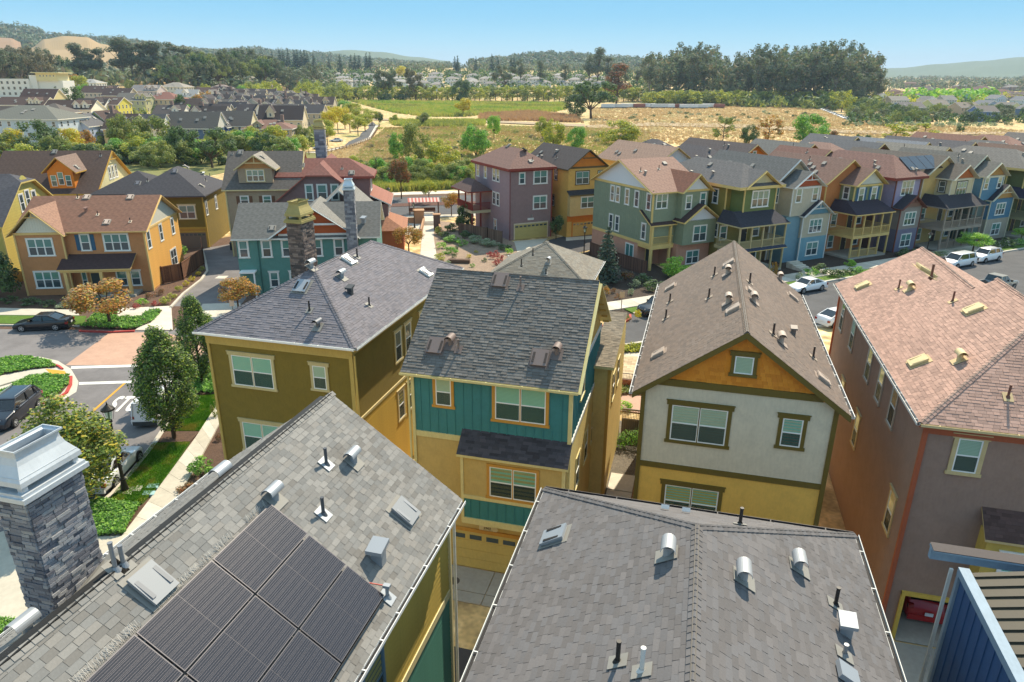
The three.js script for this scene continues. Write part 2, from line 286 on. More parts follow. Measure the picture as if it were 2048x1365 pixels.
    const seen = list.filter((q) => q.full).map((q) => { const c = W(q.u + q.w / 2, q.v, .01).applyMatrix4(mw); return [q, frustum.containsPoint(c) ? c.distanceTo(camera.position) : 1e9]; }).filter((q) => q[1] < 1e8).sort((a, b) => a[1] - b[1]).slice(0, o.singles ?? 300);
    const picked = new Set(seen.map((q) => q[0])), mb = new MB(), mtl = mat('#ffffff', { r: .97, map: 'grain', vc: 1 });
    const piece = (m, f, w, ex1, t, col) => { m.color = col; const A = f(0, 0, t), B = f(w, 0, t), C = f(w, ex1, .003), D = f(0, ex1, .003); m.quad(A, B, C, D); m.quad(f(0, 0, 0), f(w, 0, 0), B, A); m.tri(f(0, 0, 0), A, D); m.tri(f(w, 0, 0), C, B); };
    for (const q of list) {
      const c = tones[q.tone];
      if (picked.has(q)) {
        const g = cached(['shg', o.id, q.w, q.tone, q.t].join(), () => { const m = new MB(); piece(m, (u, v, h) => V(u, h, -v), q.w - .008, ex * 1.04, q.t, c); return m.geo(); });
        const s = part('shingle', g, mtl, parent); s.matrixAutoUpdate = true; s.quaternion.setFromRotationMatrix(basis); s.position.copy(W(q.u + .004, q.v, .003));
      } else {
        mb.color = c; const z = .003, A = W(q.a0 + .004, q.v, q.t + z), B = W(Math.max(q.a1 - .004, q.a0 + .004), q.v, q.t + z), C = W(q.b1 - .004, q.v1, .003 + z), D = W(Math.min(q.b0 + .004, q.b1 - .004), q.v1, .003 + z);
        mb.quad(A, B, C, D); mb.quad(W(q.a0 + .004, q.v, 0), W(Math.max(q.a1 - .004, q.a0 + .004), q.v, 0), B, A);
      }
    }
    if (mb.P.length) { const m = part('shingles', mb, mtl, parent); m.userData.kind = 'stuff'; }
  }
  // cap shingles from a (low end) to b; na, nb: normals of the two planes
  caps(a, b, na, nb, o) {
    const d = b.clone().sub(a), L = d.length(); d.normalize(); const W1 = .15, ex = .2, tones = o.tones, r = this.rand; const s1 = d.clone().cross(na).normalize(), s2 = nb.clone().cross(d).normalize(); if (s1.y > 0) s1.negate(); if (s2.y > 0) s2.negate();
    const mtl = mat('#ffffff', { r: .97, map: 'grain', vc: 1 }), gs = tones.map((c) => { const m = new MB(); m.color = c; const q = (u, s, w, h) => d.clone().multiplyScalar(u).addScaledVector(s, w).add(V(0, h, 0)); for (const s of [s1, s2]) { const A = q(0, s, 0, .05), B = q(0, s, W1, .035), C = q(ex * 1.25, s, W1, .016), D = q(ex * 1.25, s, 0, .03), A0 = q(0, s, 0, .03), B0 = q(0, s, W1, .01); if (s === s2) { m.quad(A, B, C, D); m.quad(A0, B0, B, A); m.quad(B0, q(ex * 1.25, s, W1, 0), C, B); } else { m.quad(B, A, D, C); m.quad(B0, A0, A, B); m.quad(q(ex * 1.25, s, W1, 0), B0, B, C); } } return m.geo(); });
    const holder = this.P('ridge', new MB().bar(a.clone().add(V(0, .01, 0)), b.clone().add(V(0, .01, 0)), .1, .03), M.black);
    for (let u = 0; u < L - .1; u += ex) part('cap_shingle', gs[Math.floor(r() * gs.length)], mtl, holder).position.copy(a).addScaledVector(d, u);
  }
  gutter(a, b, out, m = M.whiteTrim, o = {}) {   // along an eave edge a..b (top), out: horizontal unit vector away from the wall
    const g = new MB(), l = new MB(), h = new MB(), w = .13, t = .1, q = (p, x, y) => p.clone().addScaledVector(out, x).add(V(0, y, 0));
    const sl = (x0, x1, y0, y1, m) => { const c = [q(a, x0, y0), q(b, x0, y0), q(b, x1, y0), q(a, x1, y0)], d = [q(a, x0, y1), q(b, x0, y1), q(b, x1, y1), q(a, x1, y1)]; m.poly(d); m.poly(c.slice().reverse()); for (let i = 0; i < 4; i++) { const j = (i + 1) % 4; m.quad(c[i], c[j], d[j], d[i]); } };
    sl(w - .018, w, -t, .0, g); sl(.0, w - .018, -t, -t + .015, g); sl(.0, .012, -t, -.01, g); sl(.014, w - .02, -t + .017, -t + .03, l);
    const root = this.P('gutter', g, m); this.P('gutter_dark_strip', l, M.gutterDark, root);  // dark inside of the trough painted as a near-black strip
    const L = a.distanceTo(b), k = Math.max(2, Math.round(L / (o.every ?? .95))); for (let i = 0; i < k; i++) { const p = a.clone().lerp(b, (i + .5) / k), e = b.clone().sub(a).normalize(); this.P('gutter_hanger', new MB().bar(q(p, .0, -.012), q(p, w, -.012), .03, .012), m, root); }
    return root;
  }
  downpipe(x, z, y0, y1, m = M.whiteTrim) { return this.P('downpipe', new MB().box(x - .04, y0, z - .035, x + .04, y1, z + .035), m); }
  // vents standing on a roof plane where the photograph shows them
  vent(kind, px, py, plane, o = {}) {
    const p = plane.map((v) => v.clone().applyMatrix4(this.g.matrixWorld)), n = p[1].clone().sub(p[0]).cross(p[p.length - 1].clone().sub(p[0])).normalize(); const w = onPlane(px, py, p[0], n); return this.ventAt(kind, w.applyMatrix4(this.inv), plane, o);
  }
  ventAt(kind, P, plane, o = {}) {
    const n = plane[1].clone().sub(plane[0]).cross(plane[plane.length - 1].clone().sub(plane[0])).normalize(), e = plane[1].clone().sub(plane[0]).normalize(), up = n.clone().cross(e), tilt = new THREE.Quaternion().setFromRotationMatrix(new THREE.Matrix4().makeBasis(e, n, up.clone().negate()));
    const hue = o.m || M.galv, S = o.s ?? 1; let root;
    if (kind === 'pipe') {
      const h = (o.h ?? .42) * S; root = this.P('vent_pipe', cached('vp' + h.toFixed(2), () => { const m = new MB(); m.cyl(V(0, -.1, 0), V(0, h, 0), .045, .045, 12).cyl(V(0, h - .02, 0), V(0, h + .012, 0), .052, .052, 12); m.cyl(V(0, -.05, 0), V(0, .07, 0), .11, .055, 12, false); return m.geo(); }), o.pipe || M.blackPipe); root.position.copy(P).addScaledVector(n, .02);
      const f = this.P('flashing', cached('fl', () => new MB().box(-.17, 0, -.22, .17, .012, .2).geo()), o.flash || M.flash, root); f.quaternion.copy(tilt); f.position.copy(n).multiplyScalar(.01);
    } else if (kind === 'hood') {   // half-barrel cap on a round stem, open end forward
      root = this.P('hood_vent', cached('hood' + S, () => { const m = new MB(), k = 12, r = .17 * S, L = .3 * S, y = .26 * S, A = [], B = [], A2 = [], B2 = []; for (let i = 0; i <= k; i++) { const q = Math.PI * i / k, c = Math.cos(q), s = Math.sin(q); A.push(V(c * r, y + s * r, L)); B.push(V(c * r, y + s * r, -L * .8)); A2.push(V(c * (r - .012), y + s * (r - .012), L)); B2.push(V(c * (r - .012), y + s * (r - .012), -L * .8)); } for (let i = 0; i < k; i++) { m.quad(B[i], A[i], A[i + 1], B[i + 1]); m.quad(A2[i], B2[i], B2[i + 1], A2[i + 1]); m.quad(A[i], A2[i], A2[i + 1], A[i + 1]); } m.poly(B.slice().reverse()); m.cyl(V(0, -.15, -.02), V(0, y + .06, -.02), r * .62, r * .62, 12); m.quad(V(-r, y, -L * .8), V(-r, y, L * .4), V(r, y, L * .4), V(r, y, -L * .8)); return m.geo(); }), hue); root.position.copy(P).addScaledVector(n, .02); root.rotation.y = o.turn ?? -this.g.rotation.y;
      const f = this.P('flashing', cached('flh' + S, () => new MB().box(-.24 * S, 0, -.26 * S, .24 * S, .014, .3 * S).geo()), o.flash || M.flash, root); f.quaternion.copy(new THREE.Quaternion().setFromEuler(root.rotation).invert().multiply(tilt)); f.position.copy(n).applyQuaternion(new THREE.Quaternion().setFromEuler(root.rotation).invert()).multiplyScalar(.012);
    } else if (kind === 'square') {   // low square attic vent with two slots
      root = this.P('attic_vent', cached('sq' + S, () => { const m = new MB(), a = .32 * S, b = .36 * S, t = .11 * S; m.slab([V(-a, t, b), V(a, t, b), V(a, t + .03, -b), V(-a, t + .03, -b)], V(0, -t * .55, 0)); m.box(-a * .9, 0, -b * .9, a * .9, t * .6, b * .88); return m.geo(); }), hue); root.quaternion.copy(tilt); root.position.copy(P).addScaledVector(n, .02);
      this.P('slot', cached('sql' + S, () => { const a = .32 * S, t = .11 * S; return new MB().box(-a * .88, t + .018, -.22 * S, -a * .6, t + .03, .24 * S).box(a * .6, t + .018, -.22 * S, a * .88, t + .03, .24 * S).geo(); }), o.slot || M.slot, root);
      const f = this.P('flashing', cached('flq' + S, () => new MB().box(-.4 * S, 0, -.46 * S, .4 * S, .01, .42 * S).geo()), o.flash || M.flash, root);
    } else if (kind === 'flat') {   // far away: a plain low box vent
      root = this.P('attic_vent', cached('fv' + S, () => new MB().slab([V(-.32 * S, .14, .34 * S), V(.32 * S, .14, .34 * S), V(.32 * S, .16, -.34 * S), V(-.32 * S, .16, -.34 * S)], V(0, -.12, 0)).geo()), hue); root.quaternion.copy(tilt); root.position.copy(P).addScaledVector(n, .02);
    } else {   // box hood with a sloping lid
      root = this.P('hood_vent', cached('bx' + S, () => { const m = new MB(); m.box(-.13 * S, -.1, -.12 * S, .13 * S, .3 * S, .1 * S); m.slab([V(-.19 * S, .36 * S, .22 * S), V(.19 * S, .36 * S, .22 * S), V(.19 * S, .46 * S, -.2 * S), V(-.19 * S, .46 * S, -.2 * S)], V(0, -.09 * S, 0)); return m.geo(); }), hue); root.position.copy(P).addScaledVector(n, .02); root.rotation.y = o.turn ?? -this.g.rotation.y;
    }
    return root;
  }
}
// roof shapes in house coordinates: outer edges, eave height at the outer edge, ridge height
function gableZ(x0, x1, z0, z1, e, r, xm = (x0 + x1) / 2) { return [[V(x1, e, z1), V(x1, e, z0), V(xm, r, z0), V(xm, r, z1)], [V(x0, e, z0), V(x0, e, z1), V(xm, r, z1), V(xm, r, z0)]]; }   // ridge along z: [right, left]
function gableX(x0, x1, z0, z1, e, r, zm = (z0 + z1) / 2) { return [[V(x0, e, z1), V(x1, e, z1), V(x1, r, zm), V(x0, r, zm)], [V(x1, e, z0), V(x0, e, z0), V(x0, r, zm), V(x1, r, zm)]]; }   // ridge along x: [front, back]
function hip(x0, x1, z0, z1, e, r) {   // [front, right, back, left]
  const w = x1 - x0, d = z1 - z0;
  if (w < d) { const i = w / 2, m = (x0 + x1) / 2, A = V(m, r, z1 - i), B = V(m, r, z0 + i); return [[V(x0, e, z1), V(x1, e, z1), A], [V(x1, e, z1), V(x1, e, z0), B, A], [V(x1, e, z0), V(x0, e, z0), B], [V(x0, e, z0), V(x0, e, z1), A, B]]; }
  const i = d / 2, m = (z0 + z1) / 2, A = V(x0 + i, r, m), B = V(x1 - i, r, m); return [[V(x0, e, z1), V(x1, e, z1), B, A], [V(x1, e, z1), V(x1, e, z0), B], [V(x1, e, z0), V(x0, e, z0), A, B], [V(x0, e, z0), V(x0, e, z1), A]];
}
const normalOf = (p) => p[1].clone().sub(p[0]).cross(p[p.length - 1].clone().sub(p[0])).normalize();
// ------------------------------------------------------------------ terrain: flat near by, rising gently towards the hills
const PROF = [[[0, 0], [230, 0], [400, 3.2], [600, 10.5], [800, 17], [1000, 23], [1500, 42], [2500, 70], [7000, 90]], [[0, 0], [450, 0], [700, 2.6], [900, 15.5], [1100, 25], [1400, 36], [2000, 50], [3000, 62], [7000, 70]], [[0, 0], [600, 0], [1000, 4], [1500, 9], [2500, 22], [4000, 40], [7000, 70]]];
const pAt = (p, D) => { let i = 0; while (i < p.length - 2 && p[i + 1][0] < D) i++; const a = p[i], b = p[i + 1], t = clamp((D - a[0]) / (b[0] - a[0]), 0, 1); return lerp(a[1], b[1], t); };
const YAW = 14.723 * D2R;
function terrain(x, z) {
  const D = Math.hypot(x, z), az = Math.atan2(x * Math.cos(YAW) - z * Math.sin(YAW) * 1, -(z * Math.cos(YAW) + x * Math.sin(YAW))), c = Math.cos(YAW), s = Math.sin(YAW);
  const xr = x * c - z * s, zr = x * s + z * c, a = Math.atan2(xr, -zr), px = CX + FPX * Math.tan(clamp(a, -1.2, 1.2)) / Math.cos(20.417 * D2R);
  const w = px < 350 ? [1, 0, 0] : px < 700 ? [1 - (px - 350) / 350, (px - 350) / 350, 0] : px < 1300 ? [0, 1, 0] : px < 1700 ? [0, 1 - (px - 1300) / 400, (px - 1300) / 400] : [0, 0, 1];
  let h = 0; for (let i = 0; i < 3; i++) if (w[i]) h += w[i] * pAt(PROF[i], D);
  return D > 230 ? h : 0;
}
function GT(px, py) { const d = pixRay(px, py); let lo = 20, hi = 6500; const L = Math.hypot(d.x, d.z), f = (D) => 22 + d.y / L * D - terrain(d.x / L * D, d.z / L * D); if (f(hi) > 0) return V(d.x / L * hi, terrain(d.x / L * hi, d.z / L * hi), d.z / L * hi); for (let i = 0; i < 44; i++) { const m = (lo + hi) / 2; if (f(m) > 0) lo = m; else hi = m; } const x = d.x / L * lo, z = d.z / L * lo; return V(x, terrain(x, z), z); }
function AT(px, D) { const d = pixRay(px, 159), L = Math.hypot(d.x, d.z), x = d.x / L * D, z = d.z / L * D; return V(x, terrain(x, z), z); }
T.field = (() => { const a = tileNoise(6, 41), b = tileNoise(24, 42), c = tileNoise(90, 43); const tan = [.80, .68, .47], org = [.74, .63, .43], grn = [.60, .60, .34], pale = [.86, .78, .62]; return tex(512, (u, v) => { const n = a(u, v), m = b(u, v), k = c(u, v); let q = tan.map((t, i) => lerp(t, org[i], clamp((m - .4) * 2.2, 0, 1))); q = q.map((t, i) => lerp(t, grn[i], clamp((n - .55) * 2.4, 0, .8))); q = q.map((t, i) => lerp(t, pale[i], clamp((k - .62) * 2.2, 0, .7))); const s = .8 + .35 * k + .2 * (tnRaw() - .5); return q.map((t) => t * s); }, true, 1 / 70); })();
M.field = new THREE.MeshStandardMaterial({ color: '#ffffff', map: T.field, roughness: 1 });
{
  const g = new MB(), rings = [0, 20, 60, 120, 180, 230, 260, 300, 350, 400, 460, 530, 610, 700, 800, 900, 1000, 1150, 1300, 1500, 1750, 2000, 2500, 3000, 3800, 5000, 7000], N = 144;
  const pt = (r, k) => { const a = k / N * 2 * Math.PI, x = Math.sin(a) * r, z = -Math.cos(a) * r; return V(x, (r > 230 ? terrain(x, z) : 0) - .03, z); };
  for (let i = 0; i < rings.length - 1; i++) for (let k = 0; k < N; k++) { if (i === 0) g.tri(pt(0, 0), pt(rings[1], k + 1), pt(rings[1], k)); else g.quad(pt(rings[i], k), pt(rings[i], k + 1), pt(rings[i + 1], k + 1), pt(rings[i + 1], k)); }
  // faces must look up
  const geo = g.geo(); struct('ground', geo, M.field);
}
function flat(pts, y, up = true) { const c = pts.map((p) => new THREE.Vector2(p.x, -p.z)); if (THREE.ShapeUtils.area(c) < 0) { c.reverse(); pts = pts.slice().reverse(); } const mb = new MB(); for (const t of THREE.ShapeUtils.triangulateShape(c, [])) mb.tri(V(pts[t[0]].x, y, pts[t[0]].z), V(pts[t[1]].x, y, pts[t[1]].z), V(pts[t[2]].x, y, pts[t[2]].z)); return [mb, pts]; }
function sheet(name, poly, y, m) { const [mb] = flat(poly.map((p) => G(p[0], p[1], y)), y); return struct(name, mb, m); }
function raisedP(name, pts, y, m, parent) { const [mb, q] = flat(pts, y); for (let i = 0; i < q.length; i++) { const a = q[i], b = q[(i + 1) % q.length]; mb.quad(V(a.x, -.02, a.z), V(b.x, -.02, b.z), V(b.x, y, b.z), V(a.x, y, a.z)); } return parent ? part(name, mb, m, parent) : struct(name, mb, m); }
const raised = (name, poly, y, m) => raisedP(name, poly.map((p) => G(p[0], p[1], y)), y, m);
function kerb(name, line, m, w = .16, y = .15) { const mb = new MB(), p = line.map((q) => q.isVector3 ? q.clone().setY(0) : G(q[0], q[1], y).setY(0)); for (let i = 0; i < p.length - 1; i++) { const a = p[i], b = p[i + 1], d = b.clone().sub(a).setY(0).normalize(); mb.mbox(new THREE.Matrix4().makeBasis(d, V(0, 1, 0), d.clone().cross(V(0, 1, 0))).setPosition(a.clone().add(b).multiplyScalar(.5).setY(y / 2 - .01)), a.distanceTo(b) + .02, y + .02, w); } return struct(name, mb, m); }
// a pavement of separate slabs between two lines of pixels
const G_len = (L, y) => { const p = L.map((q) => q.isVector3 ? q : G(q[0], q[1], y)); let t = 0; for (let i = 1; i < p.length; i++) t += p[i].distanceTo(p[i - 1]); return t; };
function slabs(name, A, B, n, y, m) { const root = new THREE.Group(); root.name = numbered(name); root.userData.kind = 'structure'; scene.add(root); const at = (L, t) => { const p = L.map((q) => q.isVector3 ? q : G(q[0], q[1], y)); let tot = 0; const s = [0]; for (let i = 1; i < p.length; i++) s.push(tot += p[i].distanceTo(p[i - 1])); const d = t * tot; let i = 0; while (i < p.length - 2 && s[i + 1] < d) i++; return p[i].clone().lerp(p[i + 1], clamp((d - s[i]) / (s[i + 1] - s[i]), 0, 1)); }; const r = rng(n * 17 + name.length), LL = G_len(A, y); for (let i = 0; i < n; i++) { const t0 = i / n, t1 = (i + 1) / n - .02 / LL, a = at(A, t0), b = at(A, t1), c = at(B, t1), d = at(B, t0); raisedP('slab', [a, b, c, d], y - .004 * r(), m[Math.floor(r() * m.length)], root); } return root; }
const cm = ['#cbc4b5', '#c3bcac', '#d3ccbe'].map((c) => mat(c, { r: .9, map: 'concrete' }));
M.redKerb = mat('#b5403a', { r: .8, map: 'mottle' }); M.paintWhite = mat('#e6e4dc', { r: .8, map: 'mottle' }); M.paintYellow = mat('#d39a2e', { r: .8, map: 'mottle' }); M.lawn = mat('#5c7f1e', { r: 1, map: 'soil' }); M.pink = mat('#bf9a84', { r: .9, map: 'concrete' });
M.asphaltL = mat('#807c7c', { r: .95, map: 'asphalt' });
// left streets
sheet('mulch_bed', [[-300, 600], [480, 470], [760, 470], [800, 600], [860, 760], [800, 1000], [500, 1365], [-300, 1365]], .0, M.mulch);
sheet('street', [[-900, 650], [345, 662], [402, 612], [470, 612], [500, 690], [384, 740], [372, 760], [331, 850], [252, 950], [190, 1010], [100, 1150], [-100, 1365], [-900, 1365]], .008, M.asphaltL);
sheet('crosswalk', [[217, 667], [322, 664], [424, 690], [385, 726], [255, 730], [130, 731]], .014, M.pink);
sheet('stop_line', [[142, 733], [372, 727], [373, 731], [141, 738]], .02, M.paintWhite); sheet('stop_line', [[157, 765], [352, 759], [353, 763.5], [157, 770]], .02, M.paintWhite);
sheet('centre_line', [[247.5, 766], [251, 767], [-20, 1008], [-27, 1006]], .02, M.paintYellow); sheet('parking_line', [[215, 890], [217, 892], [231, 882], [229, 881]], .02, M.paintWhite);
sheet('parking_line', [[0, 901], [2, 904], [10, 897], [8, 895]], .02, M.paintWhite);
{ // STOP painted on the road
  const a = G(203, 825, 0), b = G(262, 822, 0), ex = b.clone().sub(a).setY(0).normalize(), ez = G(262, 795, 0).sub(G(203, 825, 0)), g = new TextGeometry('STOP', { font: FONT_SANS, size: 1, depth: .004, curveSegments: 4 }); g.computeBoundingBox(); const w = g.boundingBox.max.x; const up = V(-Math.sin(20 * D2R), 0, -Math.cos(20 * D2R)), rt = V(Math.cos(20 * D2R), 0, -Math.sin(20 * D2R)); g.applyMatrix4(new THREE.Matrix4().makeBasis(rt.multiplyScalar(2.9 / w), up.multiplyScalar(2.6), V(0, 1, 0)).setPosition(a.x, .018, a.z)); struct('stop_marking', g, M.paintWhite);
}
raised('pavement', [[-80, 735], [0, 718], [30, 712], [80, 714], [115, 722], [141, 738], [156, 763], [152, 784], [126, 800], [85, 811], [40, 826], [-80, 850]], .03, cm[0]);
kerb('red_kerb', [[95, 724], [116, 731], [124, 737]], M.redKerb); kerb('red_kerb', [[141, 752], [140, 768], [132, 784], [114, 796], [84, 805]], M.redKerb, .2);
raised('pavement', [[-80, 770], [0, 754], [62, 741], [92, 737], [132, 741], [140, 752], [96, 750], [52, 755], [-80, 795]], .14, cm[1]); sheet('tactile_paving', [[90, 738], [128, 742], [134, 749], [100, 748]], .148, M.paintYellow);
raised('pavement', [[-400, 612], [0, 616], [155, 620], [158, 631], [0, 630], [-400, 628]], .13, cm[1]); raised('lawn', [[-400, 629], [0, 631], [172, 632], [166, 650], [0, 647], [-400, 645]], .12, M.lawn); kerb('kerb', [[-400, 647], [0, 649], [158, 651]], M.concrete);
raised('pavement', [[235, 617], [342, 612], [345, 660], [270, 660], [325, 620], [300, 619], [288, 624], [232, 628]], .05, cm[2]); kerb('red_kerb', [[158, 661], [222, 663], [268, 661]], M.redKerb, .2); raised('concrete_pad', [[236, 626], [290, 624], [280, 634], [232, 636]], .12, cm[0]);
sheet('side_lane', [[341, 613], [366, 586], [402, 558], [414, 541], [410, 520], [405, 497], [490, 484], [520, 560], [480, 612]], .006, M.asphaltL); sheet('driveway_apron', [[385, 640], [405, 608], [480, 606], [490, 660], [420, 660]], .013, cm[0]); sheet('manhole_cover', [[429, 557], [437, 552], [457, 552], [450, 557.5]], .014, cm[2]);
kerb('kerb', [[341, 613], [366, 586], [402, 558], [414, 541], [410, 520], [405, 499]], M.concrete, .25);
raised('lawn', [[331, 858], [362, 812], [384, 793], [436, 789], [433, 810], [399, 862], [329, 862]], .13, M.lawn); raised('lawn', [[305, 887], [379, 884], [326, 962], [283, 1006], [214, 1004], [250, 958]], .13, M.lawn); raised('tree_pit', [[311, 885], [329, 863], [398, 863], [379, 884]], .12, M.mulch);
kerb('kerb', [[372, 757], [362, 790], [333, 848], [308, 886], [270, 935], [226, 985], [198, 1008]], M.concrete, .3); raised('lamp_pad', [[228, 985], [240, 972], [268, 974], [262, 990]], .14, cm[0]); raised('utility_box', [[264, 982], [274, 971], [286, 972], [279, 983]], .15, cm[2]); for (const q of [[[291, 976], [297, 968], [318, 967], [314, 976]], [[283, 990], [288, 982], [311, 982], [307, 990]]]) raised('utility_box', q, .15, mat('#9fc3c6', { r: .8, map: 'concrete' }));
slabs('pavement', [[434, 800], [398, 865], [326, 963], [240, 1076], [120, 1230]], [[449, 826], [428, 866], [374, 963], [300, 1076], [200, 1230]], 15, .13, cm);
raised('concrete_pad', [[-60, 1090], [60, 1040], [260, 1072], [215, 1130], [60, 1300], [-60, 1330]], .1, cm[1]);
// centre garden
M.gravelTan = mat('#b39a84', { r: 1, map: 'soil', bump: 'soil', bs: .04 });
sheet('garden_soil', [[862, 440], [960, 452], [1060, 500], [1100, 600], [860, 600], [840, 560]], .006, M.gravelTan); slabs('garden_path', [[848, 425], [848, 449], [843, 478], [836, 560]], [[868, 425], [868, 449], [867, 476], [882, 560]], 9, .06, cm);
sheet('lane', [[1020, 528], [1040, 509], [1098, 480], [1135, 471], [1240, 464], [1240, 492], [1180, 500], [1130, 512], [1105, 530]], .006, M.asphaltDark); sheet('driveway_apron', [[1028, 482.5], [1096, 477], [1076, 494], [1044, 508], [1036, 509]], .014, cm[1]); kerb('kerb', [[1040, 512], [1050, 504], [1078, 492]], M.concrete, .25);
sheet('driveway_apron', [[1132, 475], [1190, 471], [1185, 478], [1132, 482]], .014, cm[1]);
sheet('mulch_bed', [[1090, 545], [1130, 512], [1240, 492], [1330, 540], [1420, 530], [2100, 440], [2300, 480], [1640, 560], [1240, 640], [1190, 620]], .003, mat('#54463b', { r: 1, map: 'soil', bump: 'soil', bs: .05 }));
// right street (its own axes: x along the street, z towards the near side)
const RO = V(-5.3, 0, -86), RFA = 42 * D2R, RF = (x, z, y = 0) => V(RO.x + x * Math.cos(RFA) + z * Math.sin(RFA), y, RO.z - x * Math.sin(RFA) + z * Math.cos(RFA));
struct('street', flat([RF(-45, 15.3), RF(-14, 15.3), RF(-12.5, 13.4), RF(150, 13.4), RF(150, 27.6), RF(10, 27.6), RF(4, 25.5), RF(-4, 21), RF(-20, 20.2), RF(-45, 20.2)], .005)[0], M.asphalt); 
kerb('kerb', [RF(-12, 13.4), RF(150, 13.4)], M.concrete, .3); kerb('kerb', [RF(10, 27.6), RF(150, 27.6)], M.concrete, .3); kerb('red_kerb', [RF(-17.5, 15.2), RF(-14.6, 15.2), RF(-13.3, 14.6), RF(-12.6, 13.6)], M.redKerb, .22); kerb('kerb', [RF(-45, 20.3), RF(-20, 20.3), RF(-4, 21.1), RF(4, 25.6), RF(10, 27.6)], M.concrete, .3);
raisedP('lawn', [RF(-12, 11.8), RF(150, 11.8), RF(150, 13.25), RF(-12, 13.25)], .12, M.lawn); { const A = [], B = []; for (let x = -24; x <= 110; x += 134) { A.push(RF(x, 9.2, .13)); B.push(RF(x, 11.6, .13)); } slabs('pavement', A, B, 84, .13, cm); } raisedP('lawn', [RF(10, 30), RF(150, 30), RF(150, 40), RF(6, 40)], .1, M.lawn); raisedP('pavement', [RF(10, 27.8), RF(150, 27.8), RF(150, 29.9), RF(10, 29.9)], .13, cm[2]);
// paved yard between the teal and the orange-gable house
{ const root = new THREE.Group(); root.name = numbered('patio'); root.userData.kind = 'structure'; scene.add(root); const r = rng(6), pm = ['#c9b493', '#bfa987', '#d2bd9d', '#b59f80'].map((c) => mat(c, { r: .9, map: 'concrete' })); part('paving_base', flat([V(-7.5, 0, -56.3), V(1.5, 0, -56.3), V(1.5, 0, -50.4), V(-7.5, 0, -50.4)], .05)[0], mat('#7d705f', { r: 1 }), root); for (let z = -56.2, k = 0; z < -50.6; z += .4, k++) for (let x = -7.4 + (k % 2) * .3; x < .8; x += .6) { const w = part('paver', cached('paver', () => new MB().box(0, 0, 0, .585, .07, .385).geo()), pm[Math.floor(r() * 4)], root); w.position.set(x, .02, z); } }
sheet('pavement', [[1180, 708], [1300, 704], [1300, 716], [1180, 720]], .06, cm[0]); struct('brick_path', flat([V(-8, 0, -48.5), V(2, 0, -48.5), V(2, 0, -45.5), V(-8, 0, -45.5)], .03)[0], mat('#c09a86', { r: .9, map: 'concrete' }));
struct('gravel_strip', flat([V(-4.4, 0, -44), V(-1.4, 0, -44), V(-1.4, 0, -24), V(-4.4, 0, -24)], .01)[0], mat('#8d8577', { r: 1, map: 'soil', bump: 'soil', bs: .04 })); for (let i = 0; i < 4; i++) raisedP('stepping_slab', [V(-3.5, 0, -36.9 + i * 1.9), V(-2.1, 0, -36.9 + i * 1.9), V(-2.1, 0, -35.1 + i * 1.9), V(-3.5, 0, -35.1 + i * 1.9)], .06, cm[2]); raisedP('bare_earth', [V(-2.08, 0, -37), V(-1.5, 0, -37), V(-1.5, 0, -27), V(-2.08, 0, -27)], .03, mat('#b3875a', { r: 1, map: 'soil' }));
struct('rear_lane', flat([V(-40, 0, -21.5), V(30, 0, -21.5), V(30, 0, -8), V(-16, 0, -8), V(-16, 0, -21.5)], .005)[0], M.asphaltDark); struct('lane', flat([V(-6.2, 0, -24.6), V(8, 0, -24.6), V(8, 0, -8), V(-6.2, 0, -8)], .011)[0], M.asphaltDark);
for (const [x0, x1, z0, z1] of [[-11.4, -7.7, -26.4, -24.8], [-7.66, -4, -26.4, -24.8], [-11.4, -7.7, -24.76, -24.1], [-7.66, -4, -24.76, -24.1], [8.8, 11.6, -26.6, -23.8], [11.64, 14.6, -26.6, -23.8]]) raisedP('apron_slab', [V(x0, 0, z0), V(x1, 0, z0), V(x1, 0, z1), V(x0, 0, z1)], .03, M.concreteOld);
for (const [x, z] of [[-9.35, -25.3], [11.3, -24.6]]) struct('drain_cover', new MB().cyl(V(x, .02, z), V(x, .042, z), .26, .26, 20), mat('#4a4642', { r: .8 }));
// the road beyond the garden
{ const yy = (x, y) => y - .03 * (x - 767), band = (n, a, b, m, h) => sheet(n, [[560, yy(560, a)], [1000, yy(1000, a)], [1000, yy(1000, b)], [560, yy(560, b)]], h, m); band('street', 395, 433, M.asphalt, .004); band('pavement', 386, 391, cm[2], .02); band('planting_strip', 391, 395.5, M.mulch, .015); band('median', 408, 414, mat('#6f4a3c', { r: 1, map: 'soil' }), .05); band('pavement', 433, 438, cm[1], .02); sheet('plaza', [[790, 440], [848, 438], [848, 470], [800, 470]], .015, cm[0]); }
sheet('town_verge', [[-60, 300], [640, 292], [640, 330], [450, 345], [330, 372], [200, 352], [-60, 345]], .01, mat('#8a8a4c', { r: 1, map: 'soil' }));
// boulevard beside the field
sheet('boulevard', [[520, 296], [600, 300], [640, 303], [700, 290], [737, 276], [752, 250], [716, 213], [694, 213], [706, 240], [690, 262], [640, 280], [560, 286]], .01, M.asphalt); sheet('pavement', [[600, 306], [640, 307], [702, 293], [741, 278], [757, 250], [752, 249], [737, 275], [700, 289], [640, 302]], .03, cm[2]);
function sheetT(name, poly, m) { const p = poly.map((q) => GT(q[0], q[1])), c = p.map((v) => new THREE.Vector2(v.x, -v.z)); if (THREE.ShapeUtils.area(c) < 0) { c.reverse(); p.reverse(); } const mb = new MB(); for (const t of THREE.ShapeUtils.triangulateShape(c, [])) mb.tri(...t.map((i) => p[i].clone().add(V(0, .35, 0)))); return struct(name, mb, m); }
